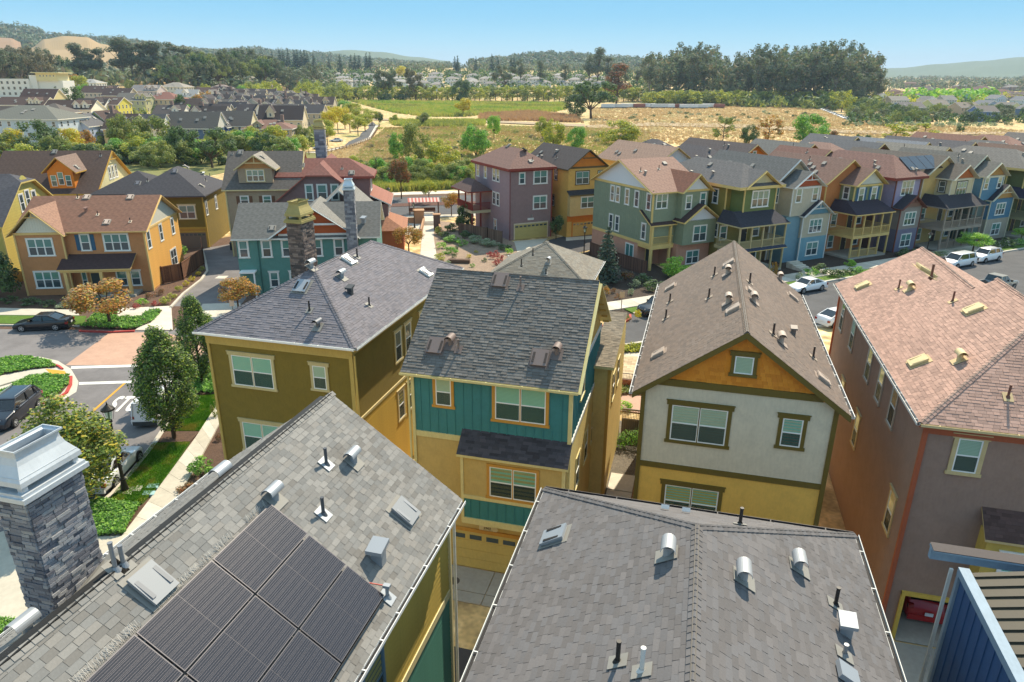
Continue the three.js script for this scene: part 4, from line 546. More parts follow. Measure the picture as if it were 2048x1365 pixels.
// --- cream and yellow house with the orange gable
{
  const cx = 2.28, cz = -27.5, h = new House('orange_gable_house', 'cream and yellow house with orange shingled gable and brown shingle roof', cx, cz), X = (x) => x - cx, Z = (z) => z - cz; h.trim = paint('#6a5a1e');
  const cream = paint('#d3c8b0'), yel = paint('#e0b556'), org = paint('#dd8a1e'), tones = tone('#786a60', 6, .12, 19), near = { id: 'E', tones, widths: [.26, .32], expo: .145 };
  h.body(X(-1.48), X(6.05), Z(-43.6), Z(-27.5), 0, 6.24, yel); h.body(X(-1.48), X(6.05), Z(-43.6), Z(-27.5), 6.24, 9.95, cream); h.gableWall('f', Z(-27.5), X(-1.48), X(6.05), 9.95, 12.6, org); h.gableWall('b', Z(-43.6), X(-1.48), X(6.05), 9.95, 12.6, cream);
  h.lap('f', Z(-27.5), X(-1.4), X(5.97), 6.5, 10.15, cream, { e: .13 }); h.lap('f', Z(-27.5), X(-1.4), X(5.97), .2, 6.24, yel, { e: .13 });
  h.board('f', Z(-27.5), X(-1.5), X(6.07), 6.24, 6.5, h.trim, .06, 'belt_board'); h.board('f', Z(-27.5), X(-.95), X(5.5), 10.15, 10.45, h.trim, .07, 'belt_board'); h.corner(X(-1.48), Z(-27.5), 0, 9.9, h.trim, .18); h.corner(X(6.05), Z(-27.5), 0, 9.9, h.trim, .18);
  const pl = gableZ(X(-1.93), X(6.54), Z(-44.4), Z(-27.15), 9.8, 12.86), N = pl.map(normalOf), top = h.roof(pl, '#665a51', { near: { ...near }, edge: h.trim, th: .26 });
  h.caps(V(X(2.305), 12.87, Z(-27.2)), V(X(2.305), 12.87, Z(-44.3)), N[1], N[0], { tones: tone('#7c6d61', 5, .12, 2) }); h.gutter(V(X(-1.93), 9.82, Z(-44.4)), V(X(-1.93), 9.82, Z(-27.15)), V(-1, 0, 0), M.white, { every: 1.2 }); h.gutter(V(X(6.54), 9.82, Z(-27.15)), V(X(6.54), 9.82, Z(-44.4)), V(1, 0, 0), M.white, { every: 1.2 });
  // individual gable shingles
  const hold = h.P('gable_shingles', new MB().box(X(-.8), 10.44, Z(-27.5), X(5.3), 10.47, Z(-27.49)), org), r = rng(3), om = ['#dd8a1e', '#d5821a', '#e39226'].map(paint); for (let y = 10.46, k = 0; y < 12.4; y += .17, k++) { const half = 3.76 * (12.6 - y - .1) / 2.65; for (let x = -half - (k % 2) * .1; x < half; x += .2) { const a = Math.max(-half, x), b = Math.min(half, x + .19 + .0 * r()), j = (r() < .5 ? .025 : 0); if (b - a > .04 && !(b > .0 - .52 - .03 && a < .62 && y > 10.75 && y < 11.95)) h.P('gable_shingle', cached('gs' + (b - a).toFixed(2), () => new MB().slab([V(0, 0, .03), V(b - a, 0, .03), V(b - a, .2, .008), V(0, .2, .008)], V(0, 0, -.016)).geo()), om[Math.floor(r() * 3)], hold).position.set(a + .02, y - j, Z(-27.5)); } }
  h.win('f', Z(-27.5), X(.87), 8.5, 2.25, 1.62, { n: 2, tw: .16, blind_or_room: 'pale' }); h.win('f', Z(-27.5), X(4.52), 8.66, .78, 1.25, { tw: .15, blind_or_room: 'teal' }); h.win('f', Z(-27.5), X(2.36), 11.38, .72, .75, { tw: .14, split: 0, blind_or_room: 'pale', n0: .02 }); h.win('f', Z(-27.5), X(.9), 4.7, 2.25, 1.55, { n: 2, tw: .16, blind_or_room: 'teal' });
  const br = mat('#b3a293', { r: .6 }), o = { m: br, s: 1.05, turn: 0, flash: mat('#9b8b7e', { r: .7 }) }, pp = { h: .5, pipe: mat('#3c2f2a', { r: .6 }), flash: mat('#a79887', { r: .7 }) };
  h.vent('hood', 1456, 548, pl[1], o); h.vent('hood', 1457, 606, pl[1], o); h.vent('hood', 1507, 604, pl[0], o); h.vent('hood', 1562, 686, pl[0], o); h.vent('hood', 1560, 560, pl[0], o); for (const [x, y] of [[1429, 552], [1418, 597], [1340, 605], [1332, 638]]) h.vent('pipe', x, y, pl[1], pp); for (const [x, y] of [[1499, 566], [1546, 670], [1626, 716]]) h.vent('pipe', x, y, pl[0], pp); h.vent('box', 1586, 668, pl[0], { m: mat('#7b6f67', { r: .6 }), s: .8 });
  for (const [x, y] of [[1459, 528], [1342, 576], [1468, 620], [1318, 709]]) h.vent('square', x, y, pl[1], { m: br, s: .9, slot: br, flash: o.flash }); for (const [x, y] of [[1504, 587], [1585, 596], [1645, 760]]) h.vent('square', x, y, pl[0], { m: br, s: .9, slot: br, flash: o.flash });
}
// --- brown stucco house with terracotta roof
{
  const cx = 13, cz = -26.9, h = new House('brown_stucco_house', 'brown stucco house with terracotta shingle hip roof, rust trim and an open garage', cx, cz), X = (x) => x - cx, Z = (z) => z - cz; h.trim = paint('#cdb887');
  const br = stucco('#a08678'), rust = paint('#ad5a38'), tones = tone('#b49181', 7, .2, 29), near = { id: 'F', tones, widths: [.22, .28, .33], expo: .15 }, sw = stucco('#7a5a50');
  h.body(X(9.1), X(18), Z(-46), Z(-33), 0, 10, br); { const m = new MB(), x0 = X(9.1), x1 = X(18), z0 = Z(-33), z1 = Z(-26.9); m.box(x0, 2.25, z0, x1, 10, z1).box(x0, 0, z0, X(9.75), 2.25, z1).box(X(14.7), 0, z0, x1, 2.25, z1).box(X(9.75), 0, z0, X(14.7), 2.25, z0 + .1); h.P('wall', m, br); }
  h.box('garage_floor', X(9.75), .02, Z(-33), X(14.7), .05, Z(-26.7), M.concreteOld); h.P('door_frame', new MB().box(X(9.6), 0, Z(-26.9), X(9.75), 2.4, Z(-26.8)).box(X(14.7), 0, Z(-26.9), X(14.85), 2.4, Z(-26.8)).box(X(9.6), 2.25, Z(-26.9), X(14.85), 2.42, Z(-26.79)), paint('#d3b24f'));
  h.board('f', Z(-26.9), X(9.0), X(18), 9.62, 10.05, rust, .07, 'frieze_board'); h.board('l', X(9.1), Z(-46), Z(-26.85), 9.75, 10.05, rust, .07, 'frieze_board'); h.corner(X(9.1), Z(-26.9), 0, 9.7, rust, .16); h.corner(X(9.1), Z(-46), 0, 9.7, rust, .16);
  const x0 = X(8.75), ex = 10.12, xr = X(13.2), yr = 12.75, xr2 = X(14.1), yr2 = 13.28, zb = Z(-46.4), zm = Z(-37.2), zf = Z(-26.55), za = Z(-31.9), right = X(18.6);
  const pl = [[V(x0, ex, zb), V(x0, ex, zf), V(xr2, yr2, za), V(xr2, yr2, zm), V(xr, yr, zm), V(xr, yr, zb + .01)], [V(x0, ex, zf), V(X(19.45), ex, zf), V(xr2, yr2, za)], [V(right, ex - .2, zm), V(right, ex - .2, zb), V(xr, yr, zb), V(xr, yr, zm)], [V(X(19.45), ex, zf), V(X(19.45), ex, zm), V(xr2, yr2, zm), V(xr2, yr2, za)]];
  h.roof([[V(x0, ex, zb), V(x0, ex, zm), V(xr, yr, zm), V(xr, yr, zb)], [V(x0, ex, zm), V(x0, ex, zf), V(xr2, yr2, za), V(xr2, yr2, zm)], pl[1], pl[2], pl[3]], '#94685a', { near: { ...near }, edge: rust });
  const nl = normalOf([V(x0, ex, zb), V(x0, ex, zf), V(xr2, yr2, za)]), nf = normalOf(pl[1]), nr = normalOf(pl[2]); h.caps(V(x0, ex + .02, zf), V(xr2, yr2 + .01, za), nl, nf, { tones }); h.caps(V(xr2, yr2 + .01, za), V(xr2, yr2 + .01, zm), nl, normalOf(pl[3]), { tones }); h.caps(V(xr, yr + .01, zm), V(xr, yr + .01, zb), nl, nr, { tones });
  h.gutter(V(x0, ex + .02, zb), V(x0, ex + .02, zf), V(-1, 0, 0), M.whiteTrim, { every: .8 }); h.gutter(V(x0, ex + .02, zf), V(X(19), ex + .02, zf), V(0, 0, 1), paint('#cdb887'), { every: 1.3 });
  for (const z of [-44.3, -40.9, -36.4, -33.8, -31.25]) h.win('l', X(9.1), Z(z), 8.7, .85, 1.75, { tw: .1, frame: M.white, trim: paint('#b3a596'), blind_or_room: z === -40.9 ? 'teal' : 'dark', low: 'dark' }); for (const z of [-41, -36.4, -28.7]) h.win('l', X(9.1), Z(z), 4.95, .8, 1.75, { tw: .1, trim: h.trim, blind_or_room: 'pale', low: 'dark' });
  h.win('f', Z(-26.9), X(10.66), 8.87, .82, 1.4, { tw: .15, blind_or_room: 'pale' });
  const bm = paint('#c8ad54'); h.body(X(11.75), X(15), Z(-26.9), Z(-26.1), 3.3, 6.0, bm, 'bay_wall'); h.roof([[V(X(11.6), 5.95, Z(-25.95)), V(X(15.2), 5.95, Z(-25.95)), V(X(15.2), 6.8, Z(-26.9)), V(X(11.6), 6.8, Z(-26.9))]], '#5c4640', { near: { id: 'F2', tones: tone('#5a4540', 5, .25, 31), expo: .14 }, th: .1 }); h.win('f', Z(-26.1), X(13.2), 4.6, 1.6, 1.5, { n: 2, trim: M.white, blind_or_room: 'teal' });
  const v = { m: paint('#d8c493'), s: 1.05, slot: paint('#d8c493'), flash: paint('#cbb183'), turn: 0 }, pp = { h: .5, pipe: mat('#6b4437', { r: .6 }), flash: v.flash }, L = [V(x0, ex, zb), V(x0, ex, zf), V(xr2, yr2, za)];
  for (const [x, y] of [[1726, 573], [1838, 725], [1948, 621]]) h.vent('square', x, y, L, v); h.vent('hood', 1820, 580, L, v); h.vent('hood', 1920, 722, L, v); for (const [x, y] of [[1798, 578], [1906, 604]]) h.vent('pipe', x, y, L, pp); h.vent('pipe', 2016, 796, pl[1], pp); h.vent('pipe', 1862, 556, pl[2], pp); h.vent('square', 1850, 545, pl[2], v);
  h.box('rear_porch', X(8.3), 3.9, Z(-46), X(9.1), 4.2, Z(-44.6), paint('#cdb887')); h.box('porch_panel', X(8.75), 1.2, Z(-45.5), X(9.05), 3.9, Z(-43.5), paint('#9c4a2c'));
}
// --- blue batten house at the lower right corner
{
  const h = new House('blue_batten_house', 'blue board and batten house with grey blue fascia beside the charcoal roof', 11, -10), X = (x) => x - 11, Z = (z) => z + 10, bl = paint('#3a5f8c'), tr = paint('#8fa3b3'), rf = paint('#403b2e');
  h.body(X(7.5), X(16), Z(-17.5), Z(-3), 0, 10.1, bl); h.battens('l', X(7.5), Z(-17.3), Z(-3.2), .2, 9.95, bl, { step: .42 }); h.battens('b', Z(-17.5), X(7.6), X(16), .2, 9.95, bl, { step: .42 }); h.corner(X(7.5), Z(-17.5), 0, 10.1, tr, .14);
  h.box('rake_board', X(7.4), 10.05, Z(-17.5), X(7.66), 10.25, Z(-3), tr); const p = [V(X(7.66), 10.2, Z(-17.4)), V(X(7.66), 10.2, Z(-3)), V(X(16), 12.3, Z(-3)), V(X(16), 12.3, Z(-17.4))]; h.P('roof', new MB().slab(p, V(0, -.1, 0)), rf); for (let z = -17.2; z < -3.2; z += .38) h.P('roof_rib', new MB().bar(V(X(7.68), 10.23, Z(z)), V(X(16), 12.33, Z(z)), .05, .05), rf);
  h.P('fascia', new MB().box(X(6.85), 10.1, Z(-18.05), X(16), 10.4, Z(-17.9)).box(X(6.85), 10.4, Z(-18.1), X(16), 10.46, Z(-17.75)), tr); h.P('roof_edge', new MB().slab([V(X(6.85), 10.47, Z(-17.75)), V(X(16), 10.47, Z(-17.75)), V(X(16), 10.5, Z(-18.1)), V(X(6.85), 10.5, Z(-18.1))], V(0, -.02, 0)), mat('#5b5350', { r: .9, map: 'grain' })); h.downpipe(X(7.3), Z(-17.6), 0, 10.1, M.whiteTrim);
}
// --- small pyramid-roofed cottage wing behind the teal house
{
  const h = new House('pyramid_roof_house', 'low house with pale grey pyramid roof behind the teal house', -11.9, -56.5, 0), tones = tone('#857f74', 5, .14, 37), pl = hip(-4.3, 4.3, -4.3, 4.3, 7, 9.35);
  h.body(-3.9, 3.9, -3.9, 3.9, 0, 7.1, paint('#b59c62')); h.roof(pl, '#767067', { near: { id: 'H', tones, widths: [.3, .36], expo: .17, singles: 250 }, edge: M.whiteTrim }); const N = pl.map(normalOf), A = V(0, 9.36, 0); h.caps(V(4.3, 7.02, 4.3), A, N[0], N[1], { tones }); h.caps(V(-4.3, 7.02, 4.3), A, N[3], N[0], { tones });
  h.gutter(V(4.3, 7.02, 4.3), V(4.3, 7.02, -4.3), V(1, 0, 0), M.white); h.vent('hood', 1097, 526, pl[0], { m: M.galv, s: 1.1 }); h.vent('pipe', 1066, 510, pl[3], { h: .5 }); h.vent('pipe', 1043, 532, pl[3], { h: .5 }); h.vent('pipe', 1092, 548, pl[0], { h: .4 });
}
// ------------------------------------------------------------------ houses of the left block (turned 22 degrees) and of the right block (turned 42 degrees)
function porchPosts(h, xs, z, y0, y1, m, w = .16, name = 'post') { for (const x of xs) h.box(name, x - w / 2, y0, z - w / 2, x + w / 2, y1, z + w / 2, m); }
function railing(h, a, b, y, m, o = {}) {   // a, b: [x, z]
  const mb = new MB(), A = V(a[0], y, a[1]), B = V(b[0], y, b[1]), L = A.distanceTo(B), n = Math.max(2, Math.round(L / (o.step ?? .16))), H = o.h ?? .95; for (let i = 0; i < n; i++) { const p = A.clone().lerp(B, (i + .5) / n); mb.box(p.x - .02, y + .08, p.z - .02, p.x + .02, y + H, p.z + .02); }
  const root = h.P('railing', new MB().bar(A.clone().setY(y + H), B.clone().setY(y + H), .09, .07).bar(A.clone().setY(y + .1), B.clone().setY(y + .1), .06, .06), m); h.P('balusters', mb, m, root); return root;
}
const shutM = mat('#2c5a78', { r: .7 }), brownSh = mat('#6b4a33', { r: .7 });
const pl4 = (a, b, c, d) => [a, b, c, d];
// trusses in a gable peak
function truss(h, z, x0, x1, y0, yp, m) { const c = (x0 + x1) / 2; h.P('gable_truss', new MB().bar(V(lerp(x0, c, .45), lerp(y0, yp, .45), z), V(lerp(x1, c, .45), lerp(y0, yp, .45), z), .06, .1).bar(V(c, lerp(y0, yp, .42), z), V(c, lerp(y0, yp, .9), z), .08, .08, V(0, 0, 1)), m); }
function rakes(h, s, pl, a0, a1, y0, yp, m, ap) { const c = ap ?? (a0 + a1) / 2, p = (a, y) => wp(s, pl, a, y, .02); h.P('rake_board', new MB().bar(p(a0, y0 - .12), p(c, yp - .12), .05, .2, wp(s, 0, 0, 0, 1)).bar(p(c, yp - .12), p(a1, y0 - .12), .05, .2, wp(s, 0, 0, 0, 1)), m); }
function scatterVents(h, planes, n, seed, m) { const r = rng(seed); for (let i = 0; i < n; i++) { const p = planes[Math.floor(r() * planes.length)]; const u = .15 + .7 * r(), v = .2 + .6 * r(), A = p[0].clone().lerp(p[1], u), B = p[p.length - 1].clone().lerp(p[p.length > 3 ? 2 : p.length - 1], u), P = A.lerp(B, v), k = r(); h.ventAt(k < .5 ? 'flat' : k < .75 ? 'pipe' : 'box', P, p, { m: m || M.metalPale, s: .85, h: .55, turn: 0 }); } }

{ // orange stucco corner house
  const h = new House('orange_stucco_house', 'orange stucco two storey house with brown roof, shingled front gable and covered porch', -56.83, -61.6, 22), or = stucco('#bf8759'), lp = paint('#dda653'), tr = paint('#d9b877'); h.trim = M.white; const wt = { trim: M.whiteTrim, tw: .12 };
  h.body(-12.5, 0, -11, 0, 0, 6.6, or); h.body(-12.5, -7.9, -4, .6, 0, 6.55, or, 'bay_wall'); h.gableWall('r', 0, -11, 0, 6.6, 9.35, paint('#c8c6b8')); h.gableWall('f', .6, -12.5, -7.9, 6.55, 8.9, mat('#cfccbe', { r: .8 })); h.battens('f', .6, -12.2, -8.2, 6.9, 8.7, mat('#cfccbe', { r: .8 }), { step: .25, yE: 6.9, merge: 1 });
  h.lap('r', 0, -11, 0, .2, 6.5, lp, { e: .28, pieces: 1 }); h.board('r', 0, -11, .0, 6.5, 6.72, tr, .06, 'belt_board'); h.board('f', .6, -12.5, -7.9, 6.5, 6.75, tr, .07, 'belt_board'); for (const [x, z] of [[0, 0], [-12.5, .6], [-7.9, .6]]) h.corner(x, z, 0, 6.6, tr, .16);
  const m = gableX(-12.9, .45, -11.4, .4, 6.68, 9.6, -5.5), f = gableZ(-13.1, -7.5, -5.5, 1.0, 6.5, 9.2, -10.3); h.trim = tr; h.roof(m, '#8a6452'); h.roof(f, '#a5806c'); rakes(h, 'f', 1.0, -13.1, -7.5, 6.5, 9.2, tr, -10.3); rakes(h, 'r', .45, -11.4, .4, 6.68, 9.6, tr, -5.5); h.P('gable_truss', new MB().bar(V(-11.1, 8.35, .9), V(-9.5, 8.35, .9), .06, .1).bar(V(-10.3, 8.3, .9), V(-10.3, 9.0, .9), .08, .08, V(0, 0, 1)), tr);
  h.gutter(V(-7.5, 6.7, .4), V(.45, 6.7, .4), V(0, 0, 1), tr); h.trim = M.whiteTrim; h.far = .5;
  h.win('f', .6, -10.2, 5.2, 2.4, 1.75, { n: 3, tw: .12, head: 0 }); h.win('f', 0, -6, 5.5, .85, 1.7, { shutters: shutM, tw: .1, head: 0 }); h.win('f', 0, -2.9, 5.45, 2.4, 1.75, { n: 3, tw: .12, head: 0 }); h.win('f', .6, -10.2, 1.7, 2.4, 1.75, { n: 3, tw: .12, head: 0 });
  for (const [z, y] of [[-1.05, 5.45], [-4.9, 5.45], [-8.9, 5.4]]) h.win('r', 0, z, y, .85, 1.8, { tw: .12, head: 0, blind_or_room: 'dark' }); h.win('r', 0, -7.7, 1.9, 1.9, 1.9, { n: 2, tw: .14, head: 0, blind_or_room: 'dark' });
  h.trim = tr; const pr = [pl4(V(-8.4, 3.1, 2.2), V(-1.1, 3.1, 2.2), V(-1.1, 4.25, 0), V(-8.4, 4.25, 0))]; h.roof(pr, '#4f3a38', { th: .14 }); h.box('porch_beam', -8.2, 2.75, 1.85, -1.2, 3.0, 2.05, tr); porchPosts(h, [-7.7, -4.2, -1.5], 1.95, 0, 2.8, tr, .3); h.door('f', 0, -5.6, 1, 2.15, mat('#2b3a3c', { r: .5 })); h.win('f', 0, -6.8, 1.4, .5, 1.8, { tw: .08 }); h.win('f', 0, -3, 1.5, 1, 1.6, { tw: .1, trim: M.whiteTrim }); h.win('f', 0, -1.6, 1.5, .9, 1.6, { tw: .1, trim: M.whiteTrim }); h.box('porch_floor', -7.8, .0, 0, -1.1, .25, 2.2, M.concreteOld);
  h.vent('square', 173, 395, m[0], { m: mat('#c9b3a2', { r: .6 }) }); h.vent('square', 260, 395, m[0], { m: mat('#c9b3a2', { r: .6 }) }); h.vent('square', 213, 445, m[0], { m: mat('#c9b3a2', { r: .6 }) }); h.vent('box', 172, 423, m[0], { m: mat('#8b6a5c', { r: .6 }) }); h.vent('pipe', 195, 430, m[0], { flash: paint('#d9c2a8') }); h.vent('pipe', 260, 444, m[0], { flash: paint('#d9c2a8') }); h.vent('pipe', 155, 396, m[0], { flash: paint('#d9c2a8') });
}
{ // yellow gabled house at the left edge
  const h = new House('yellow_gable_house', 'yellow clapboard house with clipped slate gable beside the orange house', -73.2, -59.2, 22), yl = paint('#bfb05c'), tr = paint('#cdb76a'); h.trim = M.whiteTrim; h.far = .5;
  h.body(-9, 0, -13.5, 0, 0, 6.8, yl); h.gableWall('r', 0, -13.5, 0, 6.8, 11.2, yl); h.lap('r', 0, -13.5, 0, .2, 11.0, yl, { e: .3, yE: 6.8, pieces: 1 });
  const zs = -5.6, ze = -8.2; h.trim = tr; h.roof([[V(-9.4, 6.6, .4), V(.4, 6.6, .4), V(.4, 10.6, -5.2), V(-1.4, 11.4, -6.8), V(-9.4, 11.4, -6.8)], [V(.4, 6.6, -13.9), V(-9.4, 6.6, -13.9), V(-9.4, 11.4, -6.8), V(-1.4, 11.4, -6.8), V(.4, 10.6, -8.3)], [V(.4, 10.6, -5.2), V(.4, 10.6, -8.3), V(-1.4, 11.4, -6.8)]], '#55555c'); h.corner(0, 0, 0, 6.7, tr, .16);
  for (const z of [-5.2, -6.6, -8]) h.win('r', 0, z, 8.3 + (z === -6.6 ? .25 : 0), .8, 1.9, { tw: .13, trim: M.whiteTrim, head: 0, blind_or_room: 'dark' }); h.win('r', 0, -3.2, 3.2, 1, 1.6, { trim: M.whiteTrim }); scatterVents(h, h.planes.slice(0, 1), 2, 5);
}
{ // house with the orange dormer
  const h = new House('orange_dormer_house', 'cream clapboard house with big brown roof and bright orange dormer', -82, -81.3, 22), cr = paint('#d9cf9e'), tr = paint('#c39a3f'), or = paint('#d9801c'); h.trim = tr; h.far = .5;
  h.body(-14, 0, -14.2, 0, 0, 6.7, cr); h.gableWall('r', 0, -14.2, 0, 6.7, 11.5, cr); h.lap('r', 0, -14.2, 0, .3, 11.3, cr, { e: .3, yE: 6.7, pieces: 1 }); const m = gableX(-14.4, .4, -14.6, .35, 6.6, 11.8, -7.1); h.roof(m, '#5d4a42'); rakes(h, 'r', .42, -14.6, .35, 6.6, 11.8, tr, -7.1); h.P('gable_truss', new MB().bar(V(.4, 10.6, -8.6), V(.4, 10.6, -5.6), .06, .12).bar(V(.4, 10.6, -7.1), V(.4, 11.5, -7.1), .08, .08, V(1, 0, 0)), tr);
  h.body(-6, -2.7, -6, -.6, 6.8, 9.6, or, 'dormer_wall'); h.gableWall('f', -.6, -6, -2.7, 9.6, 11.1, or); const d = gableZ(-6.6, -.8 - 1.3, -7.1, -.2, 9.45, 11.5, -4.4); h.roof(d, '#8a7468', { edge: tr }); h.win('f', -.6, -4.35, 8.6, .75, 1.75, { trim: or, tw: .1, head: 0 }); h.win('f', -.6, -5.3, 8.3, .75, 1.5, { tw: .1, trim: or, head: 0 }); h.win('f', -.6, -3.4, 8.3, .75, 1.5, { tw: .1, trim: or, head: 0 });
  for (const z of [-5.9, -7.1, -8.3]) h.win('r', 0, z, 8.7, .6, 1.7, { tw: .14, trim: M.whiteTrim, head: 0, blind_or_room: 'dark' }); h.vent('square', 108, 304, m[0], { m: M.metalPale }); h.vent('pipe', 201, 312, m[0], {}); h.vent('square', 153, 335, d[0], { m: M.metalPale });
  h.roof(gableX(-20, -13.5, -12, 0, 5.2, 8.6), '#5a4941'); h.body(-19.5, -14, -11.5, -.5, 0, 5.3, cr);
  h.roof(hip(-2, 6.5, -2.6, 5.4, 5.3, 7.0), '#a1715e', { edge: paint('#b98a60') }); h.body(-1.6, 6.1, -2.2, 5, 0, 5.4, or);
}
{ // dark hip-roofed house with garage
  const h = new House('dark_hip_roof_house', 'olive house with dark slate hip roof and wide garage on the lane', -64.6, -81.4, 22), ol = stucco('#7d6a26'), tr = paint('#bf9b3c'); h.trim = tr; h.far = .5; h.body(-9.6, 0, -12, 0, 0, 7.2, ol); h.body(-5, 0, 0, .02, 0, 2.6, paint('#b78d35'), 'lower_wall'); h.board('f', 0, -9.6, 0, 6.85, 7.2, tr, .07); h.board('f', .02, -9.6, .0, 2.6, 2.85, tr, .07); h.corner(0, 0, 0, 7, tr, .16);
  const m = hip(-10.1, .5, -12.6, .5, 7.1, 10.2); h.roof(m, '#4a494f', { edge: mat('#47474c', { r: .6 }) }); h.win('f', 0, -2.2, 4.9, 2.0, 1.75, { n: 2, tw: .14, trim: paint('#d9c79b'), blind_or_room: 'pale' }); h.garage('f', .02, -2.4, 4.4, 2.1, mat('#6a6258', { r: .7 }), { trim: tr, lights: 8 }); h.win('r', 0, -1.2, 5.2, .8, 1.8, { trim: M.whiteTrim, blind_or_room: 'dark' }); h.win('r', 0, -6, 5.2, .8, 1.8, { trim: M.whiteTrim, blind_or_room: 'dark' });
  h.vent('square', 349, 343, m[0], { m: mat('#6d6d73', { r: .6 }) }); h.vent('square', 275, 367, m[0], { m: mat('#6d6d73', { r: .6 }) }); h.vent('pipe', 295, 363, m[0], {}); for (const [x, y] of [[372, 334], [403, 372]]) h.vent('square', x, y, m[1], { m: M.metalPale }); h.vent('hood', 406, 350, m[1], {}); h.vent('pipe', 411, 362, m[1], {}); h.vent('pipe', 419, 353, m[1], {});
  h.roof(hip(-16, -6, -14, -4, 6.8, 9.4), '#434248', { edge: mat('#47474c', { r: .6 }) }); h.body(-15.5, -6.5, -13.5, -4.5, 0, 6.9, ol);
}
{ // taupe house with dormer
  const h = new House('taupe_dormer_house', 'taupe three storey house with grey gabled dormer and brown shutters', -58.4, -77.8, 22), tp = stucco('#a5947c'), tr = paint('#d6c48e'); h.trim = M.whiteTrim; h.far = .5; h.body(.2, 9, -10.5, 0, 0, 8.8, tp); const m = gableX(-.2, 9.5, -11, .4, 8.65, 12.9, -5.3); h.trim = tr; h.roof(m, '#6d6660'); h.gableWall('r', 9, -10.5, 0, 8.8, 12.5, tp); rakes(h, 'r', 9.52, -11, .4, 8.65, 12.9, tr, -5.3);
  h.body(1.9, 6.1, -5, -.4, 9.4, 11.2, tp, 'dormer_wall'); h.gableWall('f', -.4, 1.9, 6.1, 11.2, 12.6, paint('#b3824a')); const d = gableZ(1.5, 6.7, -5.3, .1, 11.1, 12.9); h.roof(d, '#9a9388', { edge: tr }); truss(h, .05, 1.5, 6.7, 11.1, 12.9, tr); h.win('f', -.4, 4, 10.3, 2.1, 1.4, { n: 3, tw: .1, trim: tr, head: 0 }); for (const x of [2.4, 5.2]) h.win('f', 0, x, 7.3, .95, 1.0, { tw: .08, shutters: brownSh, trim: M.whiteTrim, head: 0 }); h.vent('square', 480, 305, m[0], { m: M.metalPale }); h.vent('pipe', 464, 308, m[0], {}); h.vent('square', 524, 315, d[0], { m: M.metalPale });
  h.corner(.2, 0, 0, 8.7, tr, .16);
}
{ // plum house with red roof and clipped gable
  const h = new House('plum_red_roof_house', 'plum brown house with red shingle roof, clipped front gable and side dormers', -40.7, -83.9, 22), pm = stucco('#836866'), rd = paint('#8e4436'), tr = paint('#a2594a'); h.trim = rd; h.far = .5; const xc = -6.6;
  h.body(-12.3, -.8, -14, 0, 0, 7.1, pm); { const mb = new MB(), q = [V(-12.3, 7.1, 0), V(-.8, 7.1, 0), V(-5.1, 10.4, 0), V(-8.1, 10.4, 0)]; mb.slab(q, V(0, 0, -.2)); h.P('gable_wall', mb, pm); }
  h.roof([[V(-.2, 6.7, .5), V(-.2, 6.7, -14.4), V(xc, 11.8, -14.4), V(xc, 11.8, -1.6), V(-5.0, 10.5, .5)], [V(-13, 6.7, -14.4), V(-13, 6.7, .5), V(-8.2, 10.5, .5), V(xc, 11.8, -1.6), V(xc, 11.8, -14.4)], [V(-8.2, 10.5, .5), V(-5.0, 10.5, .5), V(xc, 11.8, -1.6)]], '#8f5f55', { edge: tr });
  h.body(-12.6, -.6, -8.5, -2.6, 7, 10.1, pm, 'dormer_wall'); const cr = hip(-13.2, .1, -9.1, -2.2, 10, 12); h.roof(cr, '#8c5a50', { edge: rd, th: .3 }); for (const [x, w] of [[-8.0, .8], [-6.4, 1.1], [-4.8, .8]]) h.win('f', 0, x, 8.3, w, 1.9, { tw: .13, trim: M.whiteTrim, head: 0 }); h.win('r', -.6, -5.5, 8.6, 2, 1.6, { n: 3, tw: .1, trim: M.whiteTrim, blind_or_room: 'dark' });
  h.vent('square', 603, 331, cr[0], { m: M.metalPale }); h.vent('square', 703, 346, cr[0], { m: M.metalPale }); h.vent('pipe', 684, 338, cr[0], {}); const ch = chimney(h, -8.6, -7.2, -14.4, -13, 7, 15.2, { bh: .3, bw: .7, coarse: 1 }); chimneyShroud(h, -8.6, -7.2, -14.4, -13, 15.2, paint('#b3a46a'), ch, 1.2);
  // rear terraces in terracotta towards the garden
  h.body(-.8, 3.6, -9, -.5, 0, 3.2, paint('#b0613a'), 'terrace_wall'); h.roof(hip(-1.2, 4.1, -9.4, 0, 3.2, 4.6), '#b07a5e', { edge: paint('#b0613a') }); h.body(-.8, 1.6, -12, -3, 0, 6.2, pm, 'side_wall'); h.roof([pl4(V(2.1, 6.2, -2.6), V(2.1, 6.2, -12.4), V(-.8, 7.6, -12.4), V(-.8, 7.6, -2.6))], '#a97260', { edge: M.whiteTrim }); for (const z of [-4.5, -6.5, -8.5]) h.win('r', 1.6, z, 4.6, 1.0, 1.8, { tw: .1, trim: M.whiteTrim, blind_or_room: 'dark' });
}
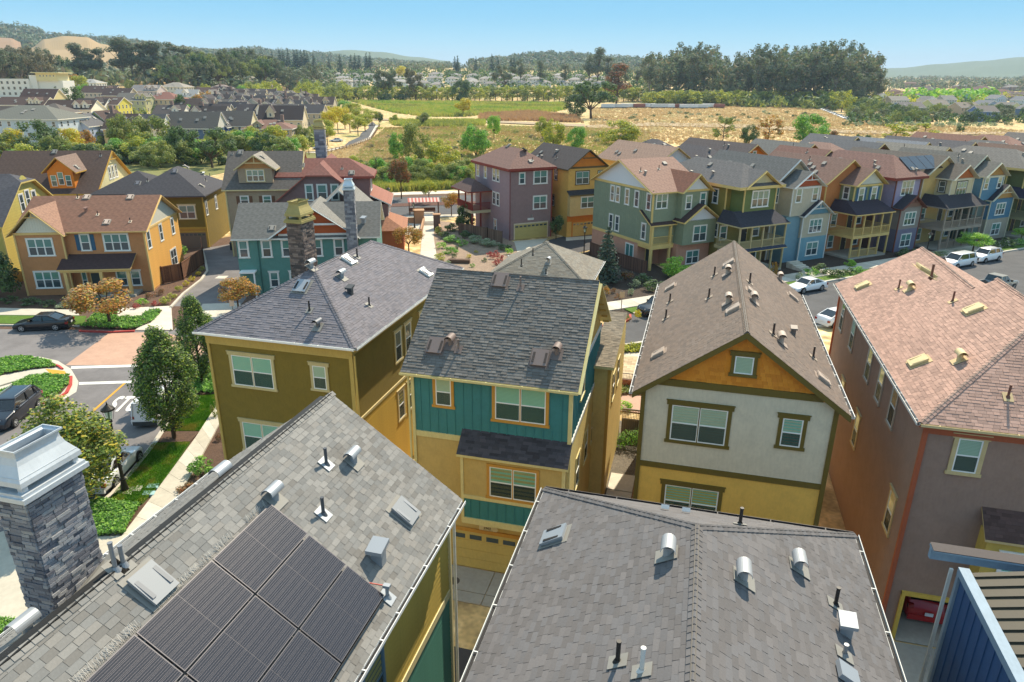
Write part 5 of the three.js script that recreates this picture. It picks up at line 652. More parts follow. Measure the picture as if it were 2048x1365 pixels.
{ // green house with orange gable
  const h = new House('green_stucco_house', 'sea green stucco house with grey roof, white windows and orange centre gable', -46.65, -62.98, 22), gr = stucco('#5d8c83'), or = paint('#b0541f'); h.trim = M.whiteTrim; h.far = .5; h.body(0, 14.6, -9.5, 0, 0, 6.3, gr); h.board('f', 0, 4.4, 12, 6.3, 6.55, M.whiteTrim, .06, 'belt_board'); h.gableWall('f', -.02, 3.9, 12.2, 6.3, 9.0, or); truss(h, .35, 3.5, 12.6, 6.1, 9.25, M.whiteTrim); h.P('gable_truss', new MB().bar(V(5.9, 7.6, .3), V(10.3, 7.6, .3), .06, .12), M.whiteTrim);
  h.roof(gableX(-.4, 15, -10, .4, 6.15, 9.1, -4.8), '#6f6f6c'); h.roof(gableZ(3.3, 12.9, -7, .45, 6.1, 9.4), '#8a8882'); h.roof(gableZ(6, 14.5, -16, -6, 6.3, 10.2), '#8f8c86'); h.body(6.4, 14, -15.5, -6, 0, 6.4, gr); rakes(h, 'f', .5, 3.3, 12.9, 6.1, 9.4, M.whiteTrim);
  for (const x of [.7, 3.05, 5.1, 8.3, 10.55]) h.win('f', 0, x, 5.0, .85, 1.75, { tw: .13, blind_or_room: x === 3.05 ? 'pale' : 'teal' }); for (const x of [3.5, 5.6]) h.win('f', 0, x, 1.6, .8, 1.6, { tw: .12 }); h.P('porch_hood', new MB().box(.2, 2.6, 0, 1.8, 2.75, 1.1).box(1.6, 0, .9, 1.75, 2.6, 1.05), M.white); h.downpipe(2.2, .06, 0, 6.2, mat('#2e5f58', { r: .6 }));
  h.planes[0] && h.vent('square', 544, 457, h.planes[0], { m: M.metalPale }); h.ventAt('box', V(13.2, 7.3, -1.6), h.planes[0], { m: M.galv, s: 1.5 });
  const ch = chimney(h, 11.6, 12.6, .0, 1.2, 0, 11.2, { bh: .24, bw: .55, coarse: 1, left: 1 }); chimneyShroud(h, 11.6, 12.6, 0, 1.2, 11.2, mat('#c9d4dc', { r: .4, m: .3 }), ch, 1.1);
}
// ------------- right block
function R42(name, label, x, z) { const p = RF(x, z); return new House(name, label, p.x, p.z, 42); }
{ // purple house
  const h = new House('purple_hip_roof_house', 'purple stucco three storey house with brown hip roof, red trim and rear balcony', -26.1, -97.6, 42), pu = stucco('#907876'), pu2 = stucco('#856f82'), rd = paint('#8a3427'); h.trim = M.whiteTrim; h.far = .5; h.body(0, 6.85, -12, 0, 0, 10.2, pu); h.box('siding', -.012, 0, -12, .0, 10, 0, paint('#998388')); h.board('f', 0, -.1, 6.95, 9.75, 10.25, rd, .1, 'frieze_board'); h.board('l', 0, -12, .1, 9.75, 10.25, rd, .1, 'frieze_board'); h.corner(6.85, 0, 0, 9.8, rd, .14); h.corner(0, 0, 0, 9.8, paint('#7a4a4a'), .12);
  const m = hip(-.5, 7.35, -12.5, .5, 10.25, 12.6); h.roof(m, '#8b6a60', { edge: rd, th: .3 }); h.win('f', 0, 4.9, 8.85, 2.1, 1.8, { n: 2, tw: .14, trim: M.whiteTrim, head: 0 }); h.win('f', 0, 1.9, 8.8, .8, 1.5, { tw: .12, trim: M.whiteTrim, head: 0 }); h.win('f', 0, 4.9, 5.2, 2.1, 1.8, { n: 2, tw: .14, trim: M.whiteTrim, head: 0 }); h.garage('f', 0, 3.48, 5.4, 2.2, paint('#b9a968'), { trim: paint('#cfc0a4'), lights: 8 }); h.box('number_plaque', 2.9, 2.75, .0, 3.9, 3.05, .06, M.whiteTrim); h.P('wall_lamp', new MB().box(3.5, 3.2, 0, 3.65, 3.5, .15), M.metalPale);
  for (const z of [-10.9, -8.2, -5.2, -3.9]) h.win('l', 0, z, 8.9, .8, 1.8, { tw: .12, trim: M.whiteTrim, head: 0, blind_or_room: 'dark' }); for (const z of [-5.2, -3.9]) h.win('l', 0, z, 5.4, .8, 1.8, { tw: .12, trim: M.whiteTrim, head: 0, blind_or_room: 'dark' }); h.win('l', 0, -4.8, 1.4, .8, 1.7, { tw: .1, trim: M.whiteTrim, blind_or_room: 'dark' });
  // balcony at the far corner
  const fl = paint('#c9bb94'); h.box('balcony_floor', -3.2, 3.1, -12, 0, 3.5, -6.4, fl); railing(h, [-3.1, -6.5], [0, -6.5], 3.5, rd, { h: 1.1, step: .1 }); railing(h, [-3.1, -12], [-3.1, -6.5], 3.5, rd, { h: 1.1, step: .1 }); porchPosts(h, [-3, -1.6], -6.6, 0, 6.4, rd, .2); porchPosts(h, [-3, -3], -11.6, 0, 6.4, rd, .2); porchPosts(h, [-3], -9, 3.5, 6.4, rd, .18); h.roof(hip(-3.9, .1, -12.6, -5.9, 6.4, 7.9), '#6f5752', { edge: rd }); scatterVents(h, m.slice(0, 2), 5, 3); h.vent('square', 1049, 300, m[1], { m: M.metalPale }); h.vent('square', 1017, 292, m[3], { m: M.metalPale });
}
{ // amber house
  const h = new House('amber_gable_house', 'amber yellow house with charcoal gable roof and orange gable beside the purple house', -18.6, -102.2, 42), am = paint('#d3a755'), or = paint('#cc7a1e'), tr = paint('#5c4f2a'); h.trim = tr; h.far = .5; h.body(0, 6.7, -13, 0, 0, 10, am); h.gableWall('f', 0, 0, 6.7, 10, 12.3, or); const m = gableZ(-.4, 7.1, -13.4, .4, 9.9, 12.6); h.roof(m, '#4d4748', { edge: tr }); h.board('f', 0, 0, 6.7, 9.95, 10.2, tr, .06); h.P('gable_truss', new MB().bar(V(2.2, 11.4, .3), V(4.5, 11.4, .3), .06, .14), tr);
  h.lap('l', 0, -13, 0, .2, 9.9, am, { e: .24 }); h.win('f', 0, 2.4, 8.6, 2.2, 1.8, { n: 2, tw: .14, head: 0 }); h.win('f', 0, 5.6, 9, 1, .9, { tw: .1, head: 0 }); h.body(0, 6.7, 0, .7, 3.2, 6.4, paint('#c9ad74'), 'bay_wall'); h.roof([pl4(V(-.2, 6.3, .9), V(6.9, 6.3, .9), V(6.9, 6.9, 0), V(-.2, 6.9, 0))], '#3c3a3d', { edge: tr }); h.win('f', .7, 3, 5.1, 2.2, 1.6, { n: 2, tw: .06, trim: M.whiteTrim }); h.garage('f', 0, 3.5, 5, 2.1, paint('#c9a55c'), { trim: or, lights: 8 }); h.box('lintel', 0, 2.3, 0, 6.7, 3.2, .05, or); for (const [z, y] of [[-3.5, 8.8], [-4.2, 4.9]]) h.win('l', 0, z, y, .8, 1.6, { tw: .1, trim: tr, blind_or_room: 'dark', head: 0 }); h.win('l', 0, -4, 1.5, .7, 1.5, { tw: .08, trim: tr, blind_or_room: 'dark' }); scatterVents(h, [m[1]], 6, 8); 
}
{ // green batten house at the corner
  const h = R42('green_batten_house', 'sage green board and batten house with tan roof, white gable and corner porch', 0, 0), gn = paint('#84917a'), br = paint('#bd8e78'), tr = paint('#d9bd77'), wg = mat('#cfd3d8', { r: .8 }); h.trim = tr; h.far = .5; h.body(0, 7.6, -12.7, 0, 3.1, 9.6, gn); h.body(0, 7.6, -12.7, -2.4, 0, 3.1, br, 'lower_wall'); h.body(3.4, 8.6, -2.4, 1, 0, 3.1, br, 'lower_wall'); h.body(3.6, 7.6, 0, 1, 3.1, 9.6, gn, 'bay_wall'); h.body(3.6, 8.7, 1, 1.7, 3.1, 6.1, gn, 'bay_wall');
  h.gableWall('l', 0, -12.7, 0, 9.6, 12.6, wg, .25, -6.6); h.battens('l', 0, -12.7, 0, 3.2, 9.5, gn, { step: .42 }); h.board('l', 0, -12.7, 0, 2.95, 3.3, tr, .08, 'belt_board'); h.board('l', 0, -12.9, .1, 9.5, 9.78, tr, .08, 'belt_board'); h.corner(0, 0, 3, 9.6, tr, .18);
  const m = gableX(-.5, 8, -13.1, .45, 9.5, 12.75, -6.7), g = gableZ(3.2, 8.1, -6, 1.5, 9.5, 11.6); h.roof(m, '#a58373'); h.roof(g, '#8f5f4c'); rakes(h, 'l', -.5, -13.1, .45, 9.5, 12.75, tr, -6.7); rakes(h, 'f', 1.55, 3.2, 8.1, 9.5, 11.6, tr); h.gableWall('f', 1, 3.6, 7.6, 9.6, 11.2, wg); h.board('f', 1, 3.5, 7.7, 9.45, 9.7, tr, .08);
  for (const [z, y] of [[-8.4, 8.3], [-7.2, 8.3], [-5.2, 8.3], [-3.2, 8.3], [-.8, 8.3], [-8.4, 4.6], [-7.0, 4.6], [-1.4, 4.6]]) h.win('l', 0, z, y, .75, 1.9, { tw: .12, trim: M.whiteTrim, head: 0, blind_or_room: 'dark' }); h.win('f', 0, 1.3, 8.4, 1.6, 1.7, { n: 2, tw: .1, trim: M.whiteTrim, head: 0 }); h.win('f', 1, 4.6, 8.2, .8, 1.6, { tw: .1, trim: M.whiteTrim, head: 0 }); h.win('f', 1, 6.8, 8.4, .8, 1.6, { tw: .1, trim: M.whiteTrim, head: 0 }); h.win('f', 1.7, 6.2, 4.4, 2, 1.9, { n: 2, tw: .1, trim: M.whiteTrim, head: 0 }); h.win('f', 1, 6, 1.3, 1.9, 1.6, { n: 2, tw: .1, trim: M.whiteTrim, head: 0 }); h.win('l', 0, -4, 1.5, 1.6, 2, { n: 2, split: 0, tw: .1, trim: M.whiteTrim, head: 0, n0: 0 });
  const lg = gableZ(3.2, 9.2, -1, 2.2, 6.0, 8.0); h.roof(lg, '#4d3a38'); rakes(h, 'f', 2.25, 3.2, 9.2, 6, 8, tr); h.gableWall('f', 1.7, 3.6, 8.7, 6, 7.7, wg); h.roof([pl4(V(-.4, 5.6, .5), V(3.6, 5.6, .5), V(3.6, 7.2, -2), V(-.4, 7.2, -2))], '#4d3a38'); porchPosts(h, [.1, 2.9], .15, 0, 5.6, tr, .28); h.box('balcony_floor', 0, 2.6, -2.4, 3.5, 3.15, .3, tr); railing(h, [.1, .2], [3.3, .2], 3.15, tr); railing(h, [.1, -2.2], [.1, .2], 3.15, tr); h.door('f', -2.38, 1.8, 1, 2.2, mat('#2d3b3a', { r: .5 })); h.win('f', -2.4, 2, 4.4, 1, 1.8, { tw: .1, trim: M.whiteTrim }); h.box('porch_shade_wall', 0, 3.1, -2.45, 3.5, 6, -2.42, paint('#8b5c48'));  // thin brown sheet across the back of the corner porch
  scatterVents(h, [m[0]], 6, 12); scatterVents(h, [m[1]], 4, 13);
}
function rowHouse(name, label, x, z, o) {
  const h = R42(name, label, x, z), w = o.w, d = o.d ?? 14, tr = paint(o.trim ?? '#d9bd77'), wall = paint(o.wall), roofH = o.roof; h.trim = tr; h.far = .5; const e = o.e ?? 9.9, r = o.r ?? 12.6, upz = o.upz ?? 0;
  h.body(0, w, -d, -2.2, 0, e, wall); const [b0, b1] = o.bay; h.body(b0, b1, -2.2, 0, o.by0 ?? 6, e - .1, paint(o.bayWall ?? o.wall), 'bay_wall'); if (o.lower) h.body(o.lx0 ?? 0, o.lx1 ?? w, -2.2, o.lz ?? -.2, 0, 6, paint(o.lower), 'lower_wall'); else h.body(0, w, -2.2, -1.9, 0, 6, wall, 'lower_wall');
  h.lap('l', 0, -d, -2.2, .3, e - .05, wall, { e: .26 }); if (o.batt) h.battens('f', 0, b0, b1, o.by0 ?? 6, e - .2, paint(o.bayWall ?? o.wall), { step: .42, merge: 1 });
  let m; if (o.hip) m = hip(-.5, w + .5, -d - .5, .5, e, r - .3); else m = gableZ(-.4, w + .4, -d - .4, -1.8, e, r, w / 2); h.roof(m, roofH, { edge: o.hip ? paint(o.frieze ?? o.trim ?? '#d9bd77') : tr, th: o.hip ? .35 : .16 }); if (!o.hip) { h.gableWall('f', -2.2, 0, w, e - .05, r - .25, wall, .2); rakes(h, 'f', -1.78, -.4, w + .4, e, r, tr); }
  if (o.gable) { const g = gableZ(b0 - .4, b1 + .4, -4.5, .5, e - .15, e - .15 + (b1 - b0 + .8) * .33); h.roof(g, o.roof2 ?? roofH); rakes(h, 'f', .55, b0 - .4, b1 + .4, e - .15, e - .15 + (b1 - b0 + .8) * .33, tr); h.gableWall('f', 0, b0, b1, e - .2, e - .35 + (b1 - b0 + .8) * .33, paint(o.gable)); h.board('f', 0, b0, b1, e - .42, e - .18, tr, .07); if (o.truss) truss(h, .5, b0 - .4, b1 + .4, e - .15, e - .15 + (b1 - b0 + .8) * .33, tr); }
  h.corner(b0, 0, o.by0 ?? 6, e - .2, tr, .14); h.corner(b1, 0, o.by0 ?? 6, e - .2, tr, .14); h.corner(0, -2.2, 0, e, tr, .14);
  for (const [s, plz, a, y, ww, hh, n, sh] of o.wins) h.win(s, plz, a, y, ww, hh, { n: n ?? 1, tw: .12, trim: o.wtrim ? paint(o.wtrim) : M.whiteTrim, head: 0, shutters: sh ? shutM : undefined, blind_or_room: s === 'l' ? 'dark' : 'teal' });
  if (o.porch) { const [p0, p1, pz] = o.porch, pm = paint(o.porchCol ?? '#c9b48a'), ry = 6.05; h.roof([pl4(V(p0 - .3, ry - .1, pz + .35), V(p1 + .3, ry - .1, pz + .35), V(p1 - .6, ry + 1.35, -.2), V(p0 + .6, ry + 1.35, -.2)), [V(p1 + .3, ry - .1, pz + .35), V(p1 + .3, ry - .1, -2), V(p1 - .6, ry + 1.35, -2), V(p1 - .6, ry + 1.35, -.2)], [V(p0 - .3, ry - .1, -2), V(p0 - .3, ry - .1, pz + .35), V(p0 + .6, ry + 1.35, -.2), V(p0 + .6, ry + 1.35, -2)]], o.porchRoof ?? '#3d3c46', { edge: pm });
    const n = o.posts ?? 5, xs = []; for (let i = 0; i < n; i++) xs.push(lerp(p0, p1, i / (n - 1))); porchPosts(h, xs, pz, .2, ry - .1, pm, .18); h.box('porch_floor', p0 - .1, 2.75, -2.2, p1 + .1, 3.15, pz + .12, pm); h.box('porch_floor', p0 - .1, 0, -2.2, p1 + .1, .25, pz + .12, M.concreteOld); h.box('porch_beam', p0, ry - .35, pz - .08, p1, ry - .1, pz + .08, pm); railing(h, [p0, pz], [p1, pz], 3.15, pm); railing(h, [p0, -2], [p0, pz], 3.15, pm); railing(h, [p1, -2], [p1, pz], 3.15, pm); if (o.lowRail) railing(h, [p0, pz], [lerp(p0, p1, .75), pz], .25, pm); if (o.canopy) h.roof([pl4(V(p0 - .2, 2.95, pz + .5), V(p1 + .2, 2.95, pz + .5), V(p1 + .2, 3.25, pz), V(p0 - .2, 3.25, pz))], '#3a4257', { th: .08 });
    h.door('f', -1.9, (p0 + p1) / 2 + .6, .95, 2.15, mat('#2a2a2c', { r: .5 }), 3.15); h.door('f', -1.9, (p0 + p1) / 2, .95, 2.15, mat('#3b2a22', { r: .5 }), .25); for (const y of [1.6, 4.5]) h.win('f', -1.9, p0 + .9, y, 1, 1.7, { tw: .1, trim: M.whiteTrim, head: 0 }), h.win('f', -1.9, p1 - 1.1, y, 1, 1.7, { tw: .1, trim: M.whiteTrim, head: 0 }); }
  if (o.lowGable) { const [g0, g1, gz, hex, gh] = o.lowGable; h.body(g0, g1, -2.2, gz, 0, 3.1, paint(o.low2 ?? hex), 'lower_wall'); h.body(g0, g1, -2.2, gz, 3.1, 6.1, paint(hex), 'bay_wall'); const g = gableZ(g0 - .4, g1 + .4, -3, gz + .45, 5.95, 5.95 + (g1 - g0 + .8) * .34); h.roof(g, '#3d3c46'); rakes(h, 'f', gz + .5, g0 - .4, g1 + .4, 5.95, 5.95 + (g1 - g0 + .8) * .34, tr); h.gableWall('f', gz, g0, g1, 6, 5.8 + (g1 - g0 + .8) * .34, paint(gh)); truss(h, gz + .4, g0 - .4, g1 + .4, 5.95, 5.95 + (g1 - g0 + .8) * .34, tr); h.win('f', gz, (g0 + g1) / 2, 4.5, 2.2, 1.7, { n: 3, tw: .1, trim: M.whiteTrim, head: 0 }); h.win('f', gz, (g0 + g1) / 2, 1.5, 2, 1.7, { n: 2, tw: .1, trim: M.whiteTrim, head: 0 }); h.corner(g0, gz, 0, 6, tr, .14); h.corner(g1, gz, 0, 6, tr, .14); }
  scatterVents(h, o.hip ? m.slice(0, 2).concat([m[3]]) : m, o.vents ?? 7, Math.round(x)); if (o.solar) { const p = m[0]; const e1 = p[1].clone().sub(p[0]).normalize(), n1 = normalOf(p), u1 = n1.clone().cross(e1); for (let i = 0; i < 4; i++) { const P = p[0].clone().addScaledVector(e1, 4 + i * 1.8).addScaledVector(u1, 1.2); h.P('solar_panel', new MB().slab([P.clone().addScaledVector(n1, .12), P.clone().addScaledVector(e1, 1.7).addScaledVector(n1, .12), P.clone().addScaledVector(e1, 1.7).addScaledVector(u1, 2.6).addScaledVector(n1, .12), P.clone().addScaledVector(u1, 2.6).addScaledVector(n1, .12)], n1.clone().multiplyScalar(-.05)), M.cell); } }
  return h;
}
rowHouse('olive_row_house', 'olive green row house with white pediment gable and long balcony porch', 8.8, 5, { w: 6.4, d: 15, wall: '#857a3a', bayWall: '#66743f', hip: 1, roof: '#6c6b6c', roof2: '#6c6b6c', bay: [.8, 5.9], gable: '#c3bd9a', e: 10.3, r: 12.9, porch: [-1, 6.4, 1.8], porchCol: '#b3a57c', porchRoof: '#3a3a44', canopy: 1, wins: [['f', 0, 3.4, 8.7, 2.6, 1.9, 3], ['l', 0, -4, 8.7, .8, 1.7], ['l', 0, -3.4, 4.6, .8, 1.7]] });
rowHouse('blue_bay_row_house', 'pale grey row house with sky blue lower floor and white trussed gables', 17.2, 4.6, { w: 7, d: 16, wall: '#a99d84', bayWall: '#b9b09c', trim: '#d8d8d4', roof: '#6b6c6b', bay: [.9, 5.8], gable: '#a9502c', truss: 1, e: 9.8, r: 12.8, lower: '#6b8fa0', lx0: .6, lx1: 3.2, lowGable: [3.2, 8.0, .2, '#b3ac98', '#5c8ba3'], low2: '#6d98a8', wins: [['f', 0, 2, 8.6, .9, 1.7], ['f', 0, 4.9, 8.6, .9, 1.7], ['f', -2.2, -.0 + .45, 8.4, .8, 1.9, 2]] });
rowHouse('orange_row_house', 'orange row house with green upper bay, blue shutters and two storey yellow porch', 26.2, 5, { w: 8.2, d: 15, wall: '#bd7740', bayWall: '#788562', roof: '#84665b', bay: [2.8, 8.2], gable: '#c9ccc4', batt: 1, e: 9.5, r: 12.4, porch: [1.2, 8.2, 2.1], porchCol: '#cdb070', porchRoof: '#3c3440', lowRail: 1, wins: [['f', 0, 4.2, 8.0, .95, 1.8, 1, 1], ['f', 0, 6.7, 8.0, .95, 1.8, 1, 1], ['l', 2.8, -1.2, 8.2, .8, 1.6], ['l', 0, -3.2, 4.6, .8, 1.8], ['l', 0, -3.2, 1.6, .8, 1.8]] });
rowHouse('lilac_row_house', 'lilac and plum row house with brown hip roof and red frieze', 36, 5.5, { w: 6, d: 15, wall: '#7a6468', bayWall: '#9a92ae', hip: 1, frieze: '#7d3328', trim: '#7d4a3c', roof: '#957065', bay: [.5, 5.6], by0: 6, e: 10, r: 12.9, solar: 1, lowGable: [.8, 5.2, 1.2, '#8b857f', '#8a6a5c'], low2: '#6f6f86', wins: [['f', 0, 3, 8.5, 2.4, 1.9, 3], ['l', 0, -3.2, 8.4, .8, 1.7]] });
rowHouse('yellow_row_house', 'buff yellow row house with cream upper bay and grey lattice porch', 43.2, 7, { w: 8, d: 17, wall: '#c9aa6c', bayWall: '#c9bc98', trim: '#d6cdb6', roof: '#6f675f', bay: [3, 8], gable: '#b5652e', e: 9.6, r: 12.4, porch: [0, 8.6, 2], porchCol: '#9c8f82', porchRoof: '#3d3b42', posts: 6, lowRail: 1, wtrim: '#4a4436', wins: [['f', 0, 5.5, 8.1, 2.2, 1.8, 3], ['l', 3, -1.2, 8.3, .9, 1.5], ['l', 0, -3, 4.6, .8, 1.9], ['l', 0, -3, 1.7, .8, 1.9]] });
rowHouse('blue_row_house', 'bright blue row house with tan gables and grey ground floor', 53, 7, { w: 6.4, d: 15, wall: '#3c6a74', bayWall: '#55829c', trim: '#d6d0b6', roof: '#77746d', bay: [.6, 5.6], gable: '#b3874a', e: 9.6, r: 12.2, lower: '#5b6a66', lx1: 3, lowGable: [3, 8.6, .4, '#4a7a98', '#b98f52'], low2: '#a39b8c', wins: [['f', 0, 1.5, 8.4, .9, 1.6], ['f', 0, 4.7, 8.4, .9, 1.6]] });
rowHouse('moss_row_house', 'dark moss green row house with grey roof beside the blue row house', 62.4, 7.5, { w: 8, d: 16, wall: '#626b42', bayWall: '#626b42', hip: 1, roof: '#76736f', bay: [.6, 7.6], e: 10.2, r: 12.8, porch: [0, 8, 2], porchCol: '#8f8a6a', porchRoof: '#34344a', wins: [['f', 0, 2.2, 8.6, 1.6, 1.8, 2], ['f', 0, 5.8, 8.6, 1.6, 1.8, 2], ['l', 0, -3, 4.6, .9, 1.9]] });
rowHouse('tan_row_house', 'tan row house with brown gable roof past the moss green house', 72, 7.5, { w: 8, d: 15, wall: '#b79a6a', bayWall: '#a98d5c', roof: '#7a6054', bay: [1, 6.6], gable: '#c9c4b0', e: 9.8, r: 12.4, porch: [0, 7.5, 2], wins: [['f', 0, 3.8, 8.4, 2.2, 1.8, 3]] });
// second rank: mostly roofs are seen
const ranks = [[15.6, -20, 8, 15, '#a98a78', '#d9b25c', '#cfd2d6', 0], [22.6, -17, 7.6, 13, '#514f55', '#8b7a50', null, 1], [31, -19, 7.8, 15.5, '#5a5152', '#b98a3a', '#cc7a1e', 0], [40.5, -16, 7.8, 12, '#777672', '#a9713a', '#a9713a', 0], [47.2, -14, 7.4, 11, '#a38072', '#7d6a5c', null, 1], [53.2, -12.6, 7.6, 13, '#6c6d70', '#7a8a92', '#8d5a48', 0], [34.5, -7.5, 7.2, 9, '#8b6458', '#cbb27a', '#d2cbb0', 0], [46.2, -6, 7, 8.5, '#605a5a', '#8d8a86', null, 1], [56.5, -3.5, 7.4, 12, '#948d82', '#c7a35c', '#c08a3c', 0], [62.5, -11, 7.8, 14, '#8d9096', '#7f8c84', '#9aa59c', 0], [70.5, -8, 7.8, 16, '#686568', '#c7802c', '#cc7a1e', 0], [79, -4, 8, 13, '#73716f', '#8f8a70', null, 1], [86, -16, 9, 13, '#8b6456', '#b98f5c', '#b98f5c', 0], [95, -12, 8, 13, '#a07a6c', '#8c8275', null, 1], [24, -31, 8, 10, '#58555a', '#7b7a60', null, 1], [61, -24, 8, 10, '#6e6e70', '#8a8a80', '#9a958a', 0], [88, 5, 8, 12, '#6f6e70', '#7c775c', null, 1], [104, -8, 9, 13, '#75706c', '#a08a6c', '#a08a6c', 0]];
const rankWords = ['pink tan gable roof and a white gable end', 'black hip roof behind the olive row house', 'dark brown gable roof and orange gable end', 'grey gable roof and wood brown gable end', 'rose brown hip roof', 'blue grey gable roof and a white trussed gable', 'rust brown gable roof and a small cream gable', 'dark grey hip roof behind the lilac row house', 'sandy grey gable roof and tan gable end', 'pale roof covered with solar panels', 'long brown grey gable roof and orange gable end', 'grey hip roof behind the blue row house', 'reddish brown gable roof near the dirt track', 'rose hip roof near the dirt track', 'charcoal hip roof near the field', 'mid grey gable roof near the field', 'grey hip roof at the end of the street', 'brown grey gable roof at the end of the street'];
ranks.forEach(([x, z, w, d, rf, wl, gb, hp], i) => { const h = R42('rear_row_house', 'rear row house with ' + rankWords[i], x, z); h.far = 1; h.trim = paint('#cfb27a'); h.body(0, w, -d, 0, 0, 9.8, paint(wl)); const m = hp ? hip(-.5, w + .5, -d - .5, .5, 9.7, 12.3) : gableZ(-.4, w + .4, -d - .4, .45, 9.7, 12.5); h.roof(m, rf); if (!hp) { h.gableWall('f', 0, 0, w, 9.8, 12.3, paint(gb)); rakes(h, 'f', .5, -.4, w + .4, 9.7, 12.5, h.trim); h.gableWall('b', -d, 0, w, 9.8, 12.3, paint(wl)); if (i === 2 || i === 10) h.win('f', 0, w / 2, 11, .7, .8, { split: 0, tw: .08, trim: M.whiteTrim }); } scatterVents(h, hp ? m : m, 8, 50 + i); for (const x1 of [2, 5.6]) h.win('f', 0, x1, 8.2, 1.5, 1.6, { n: 2, tw: .1 }); h.win('l', 0, -3, 8.2, .9, 1.6, { tw: .1 }); h.win('l', 0, -8, 8.2, .9, 1.6, { tw: .1 }); if (i === 9) { const p = m[0], e1 = p[1].clone().sub(p[0]).normalize(), n1 = normalOf(p), u1 = n1.clone().cross(e1); for (let k = 0; k < 6; k++) for (let j = 0; j < 2; j++) { const P = p[0].clone().addScaledVector(e1, 1.5 + k * 1.8).addScaledVector(u1, .6 + j * 1.9); h.P('solar_panel', new MB().slab([P.clone().addScaledVector(n1, .12), P.clone().addScaledVector(e1, 1.7).addScaledVector(n1, .12), P.clone().addScaledVector(e1, 1.7).addScaledVector(u1, 1.8).addScaledVector(n1, .12), P.clone().addScaledVector(u1, 1.8).addScaledVector(n1, .12)], n1.clone().multiplyScalar(-.05)), M.cell); } } });
// ------------------------------------------------------------------ neighbourhoods beyond, on the rising ground
function farHouse(px, py, o) {   // base centre at a pixel of the terrain
  const p = GT(px, py), h = new House(o.name ?? 'far_house', o.label, p.x, p.z, o.rot, o.group); h.g.position.y = p.y - .3; h.g.updateMatrixWorld(true); h.far = 2; const { w, d, e, r } = o, wall = mat(o.wall, { r: .9 }), trim = mat(o.trim ?? '#e4e0d4', { r: .8 }); h.trim = trim;
  h.body(-w / 2, w / 2, -d / 2, d / 2, -3, e, wall); let m; if (o.kind === 'hip') m = hip(-w / 2 - .5, w / 2 + .5, -d / 2 - .5, d / 2 + .5, e, e + r); else if (o.kind === 'z') { m = gableZ(-w / 2 - .4, w / 2 + .4, -d / 2 - .4, d / 2 + .4, e, e + r); h.gableWall('f', d / 2, -w / 2, w / 2, e, e + r * .94, mat(o.gable ?? o.wall, { r: .9 })); } else { m = gableX(-w / 2 - .4, w / 2 + .4, -d / 2 - .4, d / 2 + .4, e, e + r); h.gableWall('r', w / 2, -d / 2, d / 2, e, e + r * .94, mat(o.gable ?? o.wall, { r: .9 })); h.gableWall('l', -w / 2, -d / 2, d / 2, e, e + r * .94, wall); }
  h.roof(m, o.roof, { edge: trim, th: .25 });
  const fl = Math.max(1, Math.round(e / 3.1)), nw = Math.max(2, Math.round(w / 2.6)), nd = Math.max(1, Math.round(d / 3.4)); if (!o.plain) for (let k = 0; k < fl; k++) { for (let i = 0; i < nw; i++) h.win('f', d / 2, -w / 2 + (i + .5) * w / nw, k * e / fl + 1.75, .95, 1.5, { tw: 0, blind_or_room: 'dark' }); for (let i = 0; i < nd; i++) { h.win('r', w / 2, -d / 2 + (i + .5) * d / nd, k * e / fl + 1.75, .95, 1.5, { tw: 0, blind_or_room: 'dark' }); } }
  for (const [x, s] of o.dormers || []) { h.body(x - 1.3, x + 1.3, 0, d / 2 - .6, e, e + r * .62, mat(o.gable ?? o.wall, { r: .9 }), 'dormer_wall'); h.gableWall('f', d / 2 - .6, x - 1.3, x + 1.3, e + r * .6, e + r * 1.0, mat(o.gable ?? o.wall, { r: .9 })); h.roof(gableZ(x - 1.7, x + 1.7, -.5, d / 2 - .2, e + r * .55, e + r * 1.02), o.roof2 ?? o.roof, { edge: trim }); h.win('f', d / 2 - .6, x, e + r * .35, .8, 1.2, { tw: 0, blind_or_room: 'dark' }); }
  if (o.chim !== undefined) h.box('chimney', o.chim - .5, e, -1, o.chim + .5, e + r + 1.6, .1, mat('#8a7268', { r: .9 }));
  if (o.vents !== 0) { const q = rng(Math.round(px)); for (let i = 0; i < (o.vents ?? 3); i++) { const f = m[0], u = .2 + .6 * q(), v = .25 + .5 * q(), A = f[0].clone().lerp(f[1], u), B = f[f.length - 1].clone().lerp(f[f.length > 3 ? 2 : f.length - 1], u); h.ventAt('flat', A.lerp(B, v), f, { m: M.metalPale, s: 1.5 }); } }
  return h;
}
